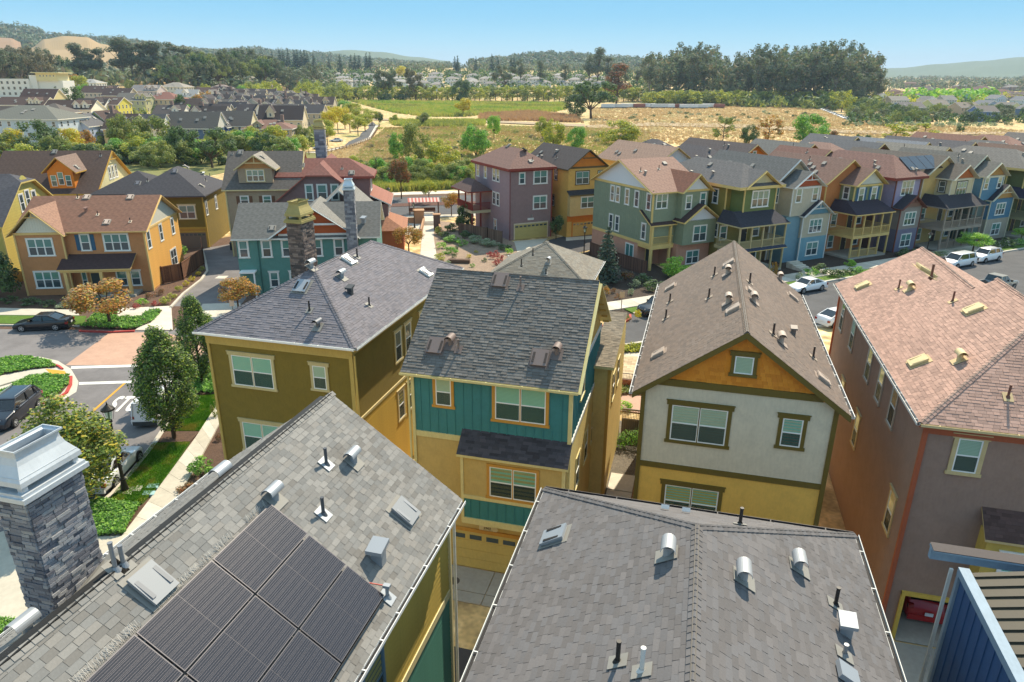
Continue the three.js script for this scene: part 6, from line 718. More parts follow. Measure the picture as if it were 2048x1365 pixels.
// far-left town: [px, base y, w, d, eave, rise, rot, kind, wall, roof, gable, dormers, chimney, label]
const TL = [
  [82, 298, 24, 16, 9.6, 3.6, 14, 'hip', '#b9c6cf', '#77786f', null, [], null, 'long pale blue three storey house with grey hip roof'], [183, 292, 9, 15, 6.8, 3.6, 14, 'z', '#aab8d0', '#6b6a6c', '#aab8d0', [], null, 'periwinkle blue house with front porch beside the long pale blue house'], [222, 286, 8, 13, 6.6, 4.2, 14, 'z', '#a9a75c', '#54413c', '#b9b06a', [], 2, 'olive yellow gabled house with dark brown roof and chimney'], [8, 292, 11, 12, 8, 3, 14, 'hip', '#b9cbd3', '#82827c', null, [], null, 'pale blue house with grey roof at the town edge'],
  [30, 262, 15, 13, 6.4, 3, 14, 'x', '#d6d2c6', '#4a423f', '#e3ddcd', [], null, 'white house with long charcoal roof behind the pale blue house'], [118, 258, 13, 12, 6.6, 3.4, 14, 'hip', '#b08a5a', '#6e665f', null, [], null, 'tan house with grey hip roof and three white windows'], [155, 250, 20, 11, 6.8, 3.6, 14, 'x', '#e0dccb', '#4d3b36', '#e6e2d2', [[4, 0], [7.6, 0]], null, 'cream terrace with brown roof and twin pointed gables'], [196, 246, 13, 11, 7, 3.6, 14, 'x', '#d6d6cf', '#453d3e', '#e9e6dc', [[4, 0]], null, 'white gabled house with black roof in the terrace'],
  [228, 245, 12, 12, 8, 3, 14, 'x', '#cbbf52', '#57443f', '#cbbf52', [], null, 'lemon yellow house with brown gable roof'], [60, 235, 22, 11, 6, 3.4, 14, 'x', '#ddd6c4', '#5a4640', '#d8d0bc', [[5, 0], [8, 0]], null, 'cream terrace with brown roof and triple gables by the white block'], [92, 224, 17, 12, 6.4, 5, 14, 'x', '#6f8a72', '#553f3b', '#c9b98a', [], null, 'sage green house with tall maroon brown roof'],
  [258, 292, 9, 12, 6, 4.4, 18, 'x', '#d0b888', '#4b3b37', '#d8cba6', [], null, 'beige house with steep dark brown roof behind the olive trees'], [300, 288, 13, 10, 5.5, 4.4, 18, 'x', '#d9d6cc', '#5b5b5e', '#e4e2da', [[-2, 0]], null, 'white cottage with slate roof and pale dormer'], [352, 280, 9, 9, 5, 3.8, 18, 'x', '#a57a5c', '#8a6353', '#a57a5c', [], null, 'small cottage with salmon brown roof'], [400, 286, 16, 11, 5.4, 5.2, 18, 'x', '#5b6f8c', '#67625c', '#c9c6ba', [], null, 'house with long taupe roof between the cottages'], [443, 282, 8, 11, 5.2, 4.6, 18, 'z', '#2b4a86', '#5d5d60', '#2b4a86', [], null, 'navy blue gable fronted cottage'], [478, 280, 12, 11, 5.4, 5, 18, 'x', '#d6cbaa', '#66605a', '#d6cbaa', [], null, 'cream cottage with taupe roof beside the navy gable'],
  [545, 290, 16, 12, 6, 2.6, 20, 'hip', '#b3a184', '#8a675a', null, [[-3, 0]], 4, 'tan craftsman house with low brown hip roof and porches'], [570, 275, 16, 11, 7, 5, 20, 'x', '#cfc0a4', '#463c3c', '#d2c3a8', [[-3.5, 0]], null, 'big beige house with black roof and tall front gable'], [425, 262, 14, 11, 6, 4, 16, 'x', '#c4b9a2', '#3f3839', '#d8d3c6', [[-4, 0]], -3, 'beige house with black roof and white gable'], [350, 256, 12, 11, 6, 3.4, 16, 'x', '#d9d6cd', '#57504f', '#d9d6cd', [[3, 0]], 0, 'white house with charcoal roof and chimney'], [385, 268, 13, 9, 5.2, 3, 16, 'x', '#b7a691', '#4a4344', '#c9bca6', [[-4, 0]], null, 'taupe house with small red eyebrow window'], [515, 262, 13, 12, 6.4, 4.6, 18, 'x', '#dcd8cc', '#4b4548', '#e4e1d8', [[3, 0]], 2, 'white house with charcoal roof and steep gable'],
  [338, 222, 17, 14, 6.4, 3.6, 12, 'hip', '#cbb79a', '#96675a', null, [], null, 'large beige house with red hip roof'], [380, 214, 13, 10, 6, 4, 12, 'x', '#e8e6df', '#b9b6b0', '#e8e6df', [[0, 0]], null, 'white house with pale grey roof and pointed dormer'], [275, 224, 16, 11, 6.2, 3.6, 12, 'x', '#b7b58a', '#7b766e', '#b7b58a', [[4, 0], [7, 0]], null, 'green grey house with long grey roof'], [245, 214, 15, 12, 6.4, 4, 12, 'x', '#a99c8c', '#4f3f3d', '#a99c8c', [], null, 'taupe house with dark brown roof near the street'], [208, 206, 20, 11, 6, 4, 12, 'x', '#c2b2a2', '#5c4a46', '#8f7a70', [[7, 0]], null, 'terrace with plum brown roof and twin end gables'], [300, 203, 17, 12, 6.6, 3.4, 12, 'x', '#c3b6b4', '#8f8a88', '#c3b6b4', [[2, 0], [6, 0]], null, 'mauve terrace with grey roof and three gables'], [420, 205, 14, 11, 5.6, 4, 12, 'x', '#c9bfae', '#6d5650', '#c9bfae', [], null, 'beige house with brown roof by the oak trees'], [355, 190, 18, 14, 5.8, 3, 10, 'hip', '#cfc8ba', '#a59c90', null, [], null, 'pale villa with sand coloured hip roof'], [445, 193, 17, 13, 5.8, 3, 10, 'hip', '#d6cfc2', '#a08f86', null, [], null, 'pale villa with rose grey hip roof'], [185, 182, 16, 12, 6, 2.6, 10, 'hip', '#e6e6e2', '#b3b1ab', null, [], null, 'white villa with pale roof by the street head'],
];
TL.forEach(([px, py, w, d, e, r, rot, kind, wall, roof, gable, dm, ch, label]) => farHouse(px, py, { w, d, e, r, rot, kind, wall, roof, gable: gable ?? undefined, dormers: dm, chim: ch ?? undefined, label, name: 'town_house' }));
{ // the dense roofs at the town's far side
  const r = rng(91), roofs = ['#4b4446', '#5d5553', '#544540', '#6a6562', '#49474b'], walls = ['#cfc8b8', '#b9ad98', '#d9d4c8', '#a9a08c', '#bfb6a6']; let n = 0;
  for (const [y, x0, x1, st] of [[252, 440, 640, 27], [240, 385, 640, 25], [228, 400, 650, 23], [217, 430, 640, 22], [208, 450, 620, 24]]) for (let x = x0; x < x1; x += st * (.85 + .3 * r())) { n++; farHouse(x, y + (r() - .5) * 4, { w: 11 + 3 * r(), d: 10 + 2 * r(), e: 5.6 + .8 * r(), r: 3.4 + 1.2 * r(), rot: 14 + 6 * r(), kind: r() < .7 ? 'x' : 'z', wall: walls[n % 5], roof: roofs[Math.floor(r() * 5)], dormers: r() < .35 ? [[2, 0]] : [], chim: r() < .4 ? -2 : undefined, vents: 2, label: 'small gabled house in the crowded rows of dark roofs', group: 'crowded rows of dark roofed houses', name: 'town_house' }); }
}
{ // white apartment block
  const p = GT(45, 205), h = new House('apartment_block', 'white flat roofed apartment block with cream stair tower', p.x, p.z, 16, undefined, 'building'); h.g.position.y = p.y; h.g.updateMatrixWorld(true); const w = mat('#dedbd2', { r: .9 }), c = mat('#d8cc9c', { r: .9 }); h.far = 2; h.trim = w; h.body(-28, 6, -14, 0, -3, 12, w); h.body(6, 10, -12, -1, -3, 15, w); h.body(10, 24, -14, -2, -3, 12, w); h.body(10, 22, -13, -1, 12, 16, c, 'tower_wall'); h.box('roof_slab', 8, 16, -14, 24, 16.5, .5, c); h.box('parapet', -28, 12, -.5, 6, 12.9, 0, w); for (let k = 0; k < 4; k++) for (let i = 0; i < 10; i++) h.win('f', 0, -26 + i * 3.3, 1.8 + k * 3, 1.4, 1.6, { blind_or_room: 'dark', split: 0 }); for (let i = 0; i < 5; i++) h.win('f', -1, 12.5 + i * 1.9, 14.6, .6, 1, { split: 0, blind_or_room: 'dark' });
}
{ // pale houses across the marsh, under the hills
  const r = rng(17), walls = ['#e4e2dc', '#d8d6d0', '#dcd6ca', '#cfd0cc'], roofs = ['#b5ada6', '#a89f99', '#c2bab2', '#9b938e']; let n = 0;
  for (const [D, x0, x1, st] of [[840, 690, 1260, 38], [920, 650, 1240, 36], [1010, 640, 1200, 36]]) for (let x = x0; x < x1; x += st * (.8 + .4 * r())) { const p = AT(x, D * (.97 + .06 * r())), h = new House('pale_house', 'pale two storey house among the trees across the marsh', p.x, p.z, 10 + 10 * r(), 'pale houses across the marsh'); h.g.position.y = p.y; h.far = 2; n++; const w = 14 + 6 * r(), d = 12; h.body(-w / 2, w / 2, -d / 2, d / 2, -4, 6.4, mat(walls[n % 4], { r: .9 })); h.trim = mat('#d9d6d0', { r: .9 }); h.roof(hip(-w / 2 - .6, w / 2 + .6, -d / 2 - .6, d / 2 + .6, 6.3, 8.8), roofs[Math.floor(r() * 4)]); for (let i = 0; i < 4; i++) for (const y of [1.8, 4.8]) h.win('f', d / 2, -w / 2 + (i + .5) * w / 4, y, 1.2, 1.4, { split: 0, blind_or_room: 'dark' }); }
}
// gabled houses at the right, beyond the dirt road
const TR = [[1757, 205, 9, 12, 'z', '#dfe0dc', '#8f8d8a'], [1790, 214, 16, 11, 'x', '#c9c6ba', '#a39b90'], [1832, 206, 9, 12, 'z', '#6f8296', '#6b6a70'], [1812, 232, 17, 12, 'x', '#8fa0b4', '#7f7876'], [1852, 214, 10, 12, 'z', '#d8dade', '#7f7d7c'], [1868, 224, 13, 12, 'x', '#b9bf8a', '#978c80'], [1920, 206, 11, 12, 'z', '#8cb4d0', '#8a8a8e'], [1925, 232, 14, 12, 'x', '#c4ae96', '#9a8c80'], [1968, 226, 10, 14, 'z', '#8497b4', '#7d8088'], [1962, 243, 12, 10, 'x', '#6d84b4', '#8c8179'], [2010, 232, 10, 14, 'z', '#d2cf9e', '#85817c'], [1990, 210, 11, 13, 'z', '#9fb2c4', '#86868a'], [2040, 214, 11, 12, 'z', '#b4c4d0', '#7e8088'], [1890, 212, 12, 11, 'x', '#a9b0b4', '#94908a'], [2060, 236, 12, 12, 'z', '#7f9ac0', '#807f84'], [1730, 214, 9, 10, 'z', '#e0e2e0', '#96928c']];
const trWords = ['white gabled house at the row end', 'cream house with long sand roof', 'slate blue gabled house', 'blue grey house with wide porch and brown roof', 'white gabled house between grey roofs', 'sage house with tan roof', 'sky blue gabled house with white trim', 'beige house with clay roof', 'periwinkle tall gabled house', 'royal blue house with tan porch roof', 'pale lime gabled house', 'steel blue gabled house', 'light blue gabled house', 'grey house with pale roof', 'cornflower blue gabled house', 'small white gabled house by the dark trees'];
TR.forEach(([px, py, w, d, k, wall, roof], i) => farHouse(px, py, { w: w * 1.15, d, e: 6.2, r: 3.4, rot: 28, kind: k, wall, roof, gable: wall, trim: '#e8e8e6', vents: 1, label: trWords[i] + ' beyond the dirt road', name: 'suburban_house' }));
{ // low dark buildings on the right horizon
  const r = rng(23); for (let i = 0; i < 26; i++) { const px = 1790 + 290 * r(), D = 900 + 900 * r(), p = AT(px, D), h = new House('distant_building', 'low distant building with dark red brown roof on the right horizon', p.x, p.z, 20 + 20 * r(), 'distant low buildings'); h.g.position.y = p.y - 1; h.far = 2; h.trim = mat('#8a7a70', { r: .9 }); const w = 14 + 26 * r(), e = 5 + 4 * r(); h.body(-w / 2, w / 2, -8, 8, -4, e, mat(['#a08a7c', '#8a7f80', '#b3a698'][i % 3], { r: .9 })); h.roof(hip(-w / 2 - .6, w / 2 + .6, -8.6, 8.6, e, e + 3), ['#6b4a44', '#5a4a4c', '#7d5a4c', '#8a8480'][i % 4]); }
}
// hills and mountains
function ridgeHill(name, pts, D, back, front, hex, seed, amp = .05) {   // pts: [px, py of the crest]
  const mb = new MB(), n = (pts.length - 1) * 8, row = [], steps = [[-front, 0], [-front * .75, .22], [-front * .5, .5], [-front * .25, .8], [0, 1], [back * .5, .7], [back, 0]];
  const at = (x) => { let i = 0; while (i < pts.length - 2 && pts[i + 1][0] < x) i++; const a = pts[i], b = pts[i + 1], t = (x - a[0]) / (b[0] - a[0]), s = t * t * (3 - 2 * t); return lerp(a[1], b[1], s); };
  for (let i = 0; i <= n; i++) { const px = lerp(pts[0][0], pts[pts.length - 1][0], i / n), d = pixRay(px, at(px)), L = Math.hypot(d.x, d.z), ux = d.x / L, uz = d.z / L, top = 22 + d.y / L * D; row.push(steps.map(([o, k]) => { const dd = D + o, x = ux * dd, z = uz * dd, g = terrain(x, z) - 4; return V(x, lerp(g, Math.max(top, g + 1), k) + (k > 0 && k < 1 ? noise(x * .006, z * .006, seed) * (top - g) * amp * 4 : 0), z); })); }
  for (let i = 0; i < n; i++) for (let j = 0; j < steps.length - 1; j++) mb.quad(row[i][j], row[i + 1][j], row[i + 1][j + 1], row[i][j + 1]);
  const o = struct(name, mb, mat(hex, { r: 1 })); o.userData.row = undefined; delete o.userData.row; return row;
}
const hillRows = [];
hillRows.push(ridgeHill('hill', [[-700, 74], [-300, 66], [0, 60], [30, 60], [70, 66], [95, 76], [120, 80], [240, 86], [330, 102], [420, 110], [470, 118], [520, 126]], 2600, 900, 900, '#63704f', 1));
hillRows.push(ridgeHill('hill', [[380, 118], [430, 110], [500, 104], [560, 108], [640, 114], [700, 122], [760, 126], [820, 132], [900, 140]], 3000, 900, 900, '#63704f', 2));
ridgeHill('golden_hill', [[60, 96], [90, 78], [130, 72], [170, 74], [205, 88], [240, 100], [275, 104]], 1700, 500, 380, '#a0875f', 3, .01); ridgeHill('golden_hill', [[70, 110], [110, 100], [160, 98], [220, 101], [270, 108]], 1350, 300, 260, '#a58c66', 4, .01); ridgeHill('golden_hill', [[-80, 80], [-20, 74], [20, 76], [40, 84]], 1900, 400, 300, '#94775a', 8, .01);
hillRows.push(ridgeHill('hill', [[940, 134], [1000, 126], [1060, 117], [1120, 116], [1180, 118], [1240, 126], [1330, 132], [1420, 142]], 2400, 700, 800, '#63704f', 5));
ridgeHill('mountain', [[560, 112], [640, 104], [700, 100], [760, 104], [830, 114], [900, 122]], 5200, 1500, 1400, '#63704f', 9); ridgeHill('mountain', [[1600, 150], [1700, 140], [1800, 136], [1880, 128], [1960, 122], [2048, 114], [2200, 104], [2500, 112]], 6200, 800, 1500, '#63704f', 10);
// ------------------------------------------------------------------ trees and shrubs: leaf by leaf
const PAL = { colgold: ['#56701f', '#6f8428', '#8f9a2e', '#48601c', '#b0a132', '#3f561b'], dark: ['#3f5526', '#4c6530', '#33481f', '#5d7538'], col: ['#3d561f', '#4c6a26', '#678734', '#33491a', '#8d9c38'], yellow: ['#d0ac1a', '#bd9a18', '#dcc032', '#a89a22'], ygreen: ['#93992a', '#a8a732', '#7b8826', '#bdb43a', '#6b7a28'], orange: ['#b0762a', '#94682a', '#c68e34', '#786028', '#84802f'], bright: ['#74a428', '#8aba38', '#5f9226', '#a0c644'], euc: ['#52603e', '#5f6c48', '#46533a', '#6c7653', '#776c4e'], conif: ['#33483a', '#3d5442', '#2a4034'], rust: ['#7d4c2a', '#8f5c32', '#645028', '#5a5c2a'], olive: ['#6d7a36', '#7c863c', '#5c6a30', '#8c9044'], red: ['#a03a38', '#b54a44', '#8a3432', '#6f4a30'], silver: ['#7f8d6a', '#93a07c', '#6c7a5a'], lush: ['#5a8a2c', '#6f9f36', '#4c7a28', '#86ae40'], brownish: ['#6f6a48', '#5d5c40', '#82785a', '#4f5238'] };
const leafMat = (() => { const m = new THREE.MeshPhysicalMaterial({ color: '#ffffff', vertexColors: true, roughness: 1, side: THREE.DoubleSide }); m.transmission = .4; m.thickness = 0; return m; })(), leafFar = leafMat, bark = mat('#6a5642', { r: 1, map: 'soil' }), barkPale = mat('#9a8c7c', { r: 1, map: 'soil' }), barkDark = mat('#4a3d33', { r: 1 });
function leaves(clumps, N, s, pal, seed, o = {}) {
  const r = rng(seed), cols = PAL[pal].map(lin).map((c) => c.map((v) => Math.min(.6, v * 1.28))), P = [], NN = [], C = [], vol = clumps.map((c) => Math.pow(c[3] * c[4] * c[5], .8)), tot = vol.reduce((a, b) => a + b, 0), cum = []; let q = 0; for (const v of vol) cum.push(q += v / tot);
  const g = () => { const u = r() * 2 - 1, a = r() * 2 * Math.PI, k = Math.sqrt(1 - u * u); return [k * Math.cos(a), u, k * Math.sin(a)]; };
  for (let i = 0; i < N; i++) {
    const t = r(); let k = 0; while (cum[k] < t) k++; const c = clumps[k], d = g(), R = Math.pow(r(), o.hollow ?? .28); const x = c[0] + d[0] * c[3] * R, y = c[1] + d[1] * c[4] * R, z = c[2] + d[2] * c[5] * R;
    let nx = d[0] + (r() - .5) * 1.3, ny = d[1] * .8 + .35 + (r() - .5) * 1.3, nz = d[2] + (r() - .5) * 1.3; let l = Math.hypot(nx, ny, nz) || 1; nx /= l; ny /= l; nz /= l; const a = g(); let ux = a[1] * nz - a[2] * ny, uy = a[2] * nx - a[0] * nz, uz = a[0] * ny - a[1] * nx; l = Math.hypot(ux, uy, uz) || 1; ux /= l; uy /= l; uz /= l; if (o.hang) { ux *= .4; uz *= .4; uy = -1; l = Math.hypot(ux, uy, uz); ux /= l; uy /= l; uz /= l; }
    const vx = ny * uz - nz * uy, vy = nz * ux - nx * uz, vz = nx * uy - ny * ux, S = s * (.65 + .7 * r()), w = S * (o.thin ?? .55), co = cols[Math.floor(r() * cols.length)], f = .85 + .3 * r();
    const A = [x - ux * S, y - uy * S, z - uz * S], B = [x + vx * w, y + vy * w, z + vz * w], D = [x + ux * S, y + uy * S, z + uz * S], E = [x - vx * w, y - vy * w, z - vz * w];
    P.push(...A, ...D, ...B, ...A, ...E, ...D); for (let j = 0; j < 6; j++) { NN.push(nx, ny, nz); C.push(co[0] * f, co[1] * f, co[2] * f); }
  }
  const geo = new THREE.BufferGeometry(); geo.setAttribute('position', new THREE.Float32BufferAttribute(P, 3)); geo.setAttribute('normal', new THREE.Float32BufferAttribute(NN, 3)); geo.setAttribute('color', new THREE.Float32BufferAttribute(C, 3)); return geo;
}
// every kind: unit height (scaled later); returns clumps and limbs
function treeShape(kind, seed) {
  const r = rng(seed * 31 + kind.length * 7 + 5), cl = [], limbs = []; const ball = (n, cy, ry, rx, size, f) => { for (let i = 0; i < n; i++) { const u = r() * 2 - 1, a = r() * 6.283, k = Math.sqrt(1 - u * u), R = .55 + .45 * Math.sqrt(r()); const y = cy + u * ry * R, pr = f ? f(u) : 1, q = size * (.7 + .6 * r()); cl.push([Math.cos(a) * k * rx * R * pr, y, Math.sin(a) * k * rx * R * pr, q, q * .85, q]); } };
  if (kind === 'columnar') { const pf = [[.13, .035], [.2, .09], [.3, .15], [.43, .195], [.55, .19], [.7, .15], [.84, .085], [.95, .03], [1, .005]], rad = (y) => { let k = 0; while (k < pf.length - 2 && pf[k + 1][0] < y) k++; const a = pf[k], b = pf[k + 1]; return lerp(a[1], b[1], clamp((y - a[0]) / (b[0] - a[0]), 0, 1)); }; for (let i = 0; i < 130; i++) { const y = .14 + .82 * Math.pow(r(), 1.1), a = r() * 6.283, R = rad(y), q = .026 + .17 * R + .012 * r(), k = R * (.35 + .62 * Math.sqrt(r())); cl.push([Math.cos(a) * k, y, Math.sin(a) * k, q, q * 1.5, q]); } for (let i = 0; i < 110; i++) { const y = .25 + .7 * r(), a = r() * 6.283, k = rad(y) * (.98 + .22 * r()); cl.push([Math.cos(a) * k, y + .02, Math.sin(a) * k, .011, .034 + .02 * r(), .011]); } limbs.push([0, 0, 0, 0, .5, 0, .016, .008]); for (let i = 0; i < 6; i++) { const a = r() * 6.28; limbs.push([0, .22 + .05 * i, 0, Math.cos(a) * .13, .42 + .05 * i, Math.sin(a) * .13, .007, .003]); } }
  else if (kind === 'vase') { ball(26, .66, .25, .38, .13); limbs.push([0, 0, 0, 0, .42, 0, .022, .016]); for (let i = 0; i < 6; i++) { const a = i + r(); limbs.push([0, .38, 0, Math.cos(a) * .3, .62 + .2 * r(), Math.sin(a) * .3, .011, .004]); } }
  else if (kind === 'round') { ball(24, .6, .33, .34, .14); limbs.push([0, 0, 0, 0, .45, 0, .025, .016]); for (let i = 0; i < 5; i++) { const a = i * 1.3 + r(); limbs.push([0, .32, 0, Math.cos(a) * .22, .6, Math.sin(a) * .22, .012, .005]); } }
  else if (kind === 'bushy') { ball(26, .48, .42, .46, .15); limbs.push([0, 0, 0, .05, .4, 0, .02, .01], [0, 0, 0, -.12, .4, .08, .016, .008]); }
  else if (kind === 'euc') { const n = 13; for (let i = 0; i < n; i++) { const a = r() * 6.28, y = .32 + .66 * Math.pow(r(), .8), R = .2 * r() * (y > .8 ? .7 : 1.1), q = .06 + .06 * r(); cl.push([Math.cos(a) * R, y, Math.sin(a) * R, q * 1.1, q * .85, q * 1.1]); limbs.push([0, y * .55, 0, Math.cos(a) * R, y - .03, Math.sin(a) * R, .007, .003]); } cl.push([0, .6, 0, .11, .16, .11]); limbs.push([0, 0, 0, .02, .75, .02, .017, .006]); }
  else if (kind === 'wideeuc') { for (let i = 0; i < 22; i++) { const a = r() * 6.28, y = .4 + .52 * r(), R = .46 * Math.sqrt(r()) * (1.15 - .6 * Math.abs(y - .6)); cl.push([Math.cos(a) * R, y, Math.sin(a) * R, .12, .09, .12]); if (i % 2) limbs.push([.02, .22, 0, Math.cos(a) * R, y - .04, Math.sin(a) * R, .014, .004]); } limbs.push([0, 0, 0, .03, .34, 0, .03, .02]); }
  else if (kind === 'conifer') { for (let i = 0; i < 13; i++) { const y = .1 + .86 * i / 12, R = .19 * (1 - y) + .015, n = 6; for (let j = 0; j < n; j++) { const a = j / n * 6.283 + i * .7; cl.push([Math.cos(a) * R * .7, y - .01, Math.sin(a) * R * .7, R * .55 + .008, .03, R * .55 + .008]); } } limbs.push([0, 0, 0, 0, .95, 0, .02, .004]); }
  else if (kind === 'row') { ball(16, .6, .36, .24, .12, (u) => 1 - .25 * u); limbs.push([0, 0, 0, 0, .5, 0, .02, .012]); }
  else if (kind === 'sparse') { ball(22, .58, .4, .3, .085); limbs.push([0, 0, 0, .02, .85, 0, .016, .004]); for (let i = 0; i < 9; i++) { const a = i * 2.4, y = .25 + i * .06; limbs.push([0, y, 0, Math.cos(a) * .24, y + .18, Math.sin(a) * .24, .008, .003]); } }
  else ball(14, .42, .4, .46, .2);   // shrub
  return { cl, limbs };
}
const KIND = { columnar: [19000, .0095, 1], vase: [4200, .021, 1], round: [2200, .034, 1], bushy: [2600, .036, 1], euc: [3000, .019, 0], wideeuc: [3600, .026, 0], conifer: [1500, .03, 0], row: [800, .042, 0], sparse: [900, .03, 1], shrub: [420, .075, 1] };
function treeGeo(kind, pal, seed, k = 1) { return cached(['tree', kind, pal, seed, k].join(), () => { const { cl, limbs } = treeShape(kind, seed), q = KIND[kind], t = new MB(); for (const [a, b, c, d, e, f, r0, r1] of limbs) t.cyl(V(a, b, c), V(d, e, f), r0, r1, 6, false); return { crown: leaves(cl, Math.round(q[0] * k), q[1] / Math.sqrt(k) * (k < 1 ? .8 : 1), pal, seed + 77, { hollow: kind === 'columnar' || kind === 'shrub' ? .16 : .26, thin: kind === 'conifer' ? .4 : .55 }), trunk: limbs.length ? t.geo() : null }; }); }
let treeSeed = 0;
function tree(kind, pal, p, h, o = {}) {   // o: label, group, w (width factor), name, k
  const s = o.seed ?? (treeSeed++ % 3), G_ = treeGeo(kind, pal, s, o.k ?? 1), sh = kind === 'shrub', g = thing(o.name ?? ({ shrub: 'shrub', conifer: 'conifer_tree', euc: 'eucalyptus_tree', wideeuc: 'broad_tree', row: 'row_tree', vase: 'maple_tree', round: 'round_tree', sparse: 'sparse_tree' }[kind] ?? 'leafy_tree'), o.label, sh ? 'shrub' : 'tree', p.x, p.y + (o.dy || 0), p.z, (treeSeed * 2.399) % 6.283, o.group); const w = (o.w ?? 1) * h; g.scale.set(w, h, w);  // default names follow crown shape, not species; broad crowns include eucalyptus and oak
  if (G_.trunk) part('trunk', G_.trunk, o.bark || bark, g); part('crown', G_.crown, KIND[kind][2] && !o.far ? leafMat : leafFar, g); return g;
}
function treePx(kind, pal, px, py, top, wpx, o = {}) { const p = o.flat ? G(px, py) : GT(px, py), h = Math.max(.3, topOver(px, top, p) - p.y), D = Math.hypot(p.x, p.z), base = { columnar: .46, vase: .95, round: .86, bushy: 1.15, euc: .5, wideeuc: 1.1, conifer: .4, row: .6, sparse: .66, shrub: 1.2 }[kind]; const w = wpx ? (wpx / FPX * Math.hypot(D, 22) / (h * base)) : 1; return tree(kind, pal, p, h, { ...o, w }); }
// ------------------------------------------------------------------ planting: near trees
const NT = (k, pal, x, y, t, w, label, o = {}) => treePx(k, pal, x, y, t, w, { flat: 1, label, ...o });
NT('columnar', 'col', 349, 880, 646, 116, 'columnar green street tree in the bark pit between two lawns', { name: 'street_tree' }); NT('columnar', 'col', 405, 772, 586, 82, 'columnar street tree in the ivy bed by the olive house', { name: 'street_tree' }); NT('columnar', 'colgold', 158, 1020, 782, 172, 'broad yellow green street tree behind the stone chimney', { name: 'street_tree' });
NT('vase', 'orange', 220, 650, 560, 128, 'wide orange maple on the corner island by the orange house', { name: 'maple_tree' }); NT('vase', 'orange', 478, 628, 555, 88, 'orange maple in front of the sea green house', { name: 'maple_tree' }); NT('vase', 'orange', 818, 512, 452, 66, 'bronze maple beside the garden path', { name: 'maple_tree' });
NT('bushy', 'bright', 1350, 556, 512, 68, 'small lime green tree before the green batten house', { name: 'small_tree' }); NT('vase', 'bright', 1945, 506, 464, 62, 'lime green young tree by the yellow row house', { name: 'small_tree' }); NT('vase', 'bright', 2052, 486, 455, 50, 'lime green young tree by the moss green row house', { name: 'small_tree' }); NT('bushy', 'bright', 1700, 534, 518, 22, 'small lime bush by the orange row house porch', { name: 'shrub' });
NT('conifer', 'conif', 1212, 566, 450, 58, 'blue green cedar beside the green batten house', { name: 'cedar_tree' }); NT('round', 'dark', 1112, 479, 430, 30, 'slim dark tree between the purple and amber houses', { name: 'small_tree' }); NT('bushy', 'orange', 1546, 556, 522, 16, 'red tipped shrub at the olive row house porch', { name: 'shrub' });
NT('vase', 'rust', 803, 398, 314, 54, 'russet street tree on the far verge', { name: 'street_tree' }); NT('vase', 'ygreen', 858, 406, 360, 38, 'yellow green sapling on the median', { name: 'street_tree' }); NT('vase', 'orange', 903, 432, 384, 44, 'orange street tree beside the kiosk', { name: 'street_tree' }); NT('bushy', 'dark', 930, 464, 400, 42, 'green tree leaning on the purple house balcony', { name: 'small_tree' });
NT('bushy', 'dark', -10, 600, 500, 90, 'shady dark tree at the edge of the orange house', { name: 'small_tree' });
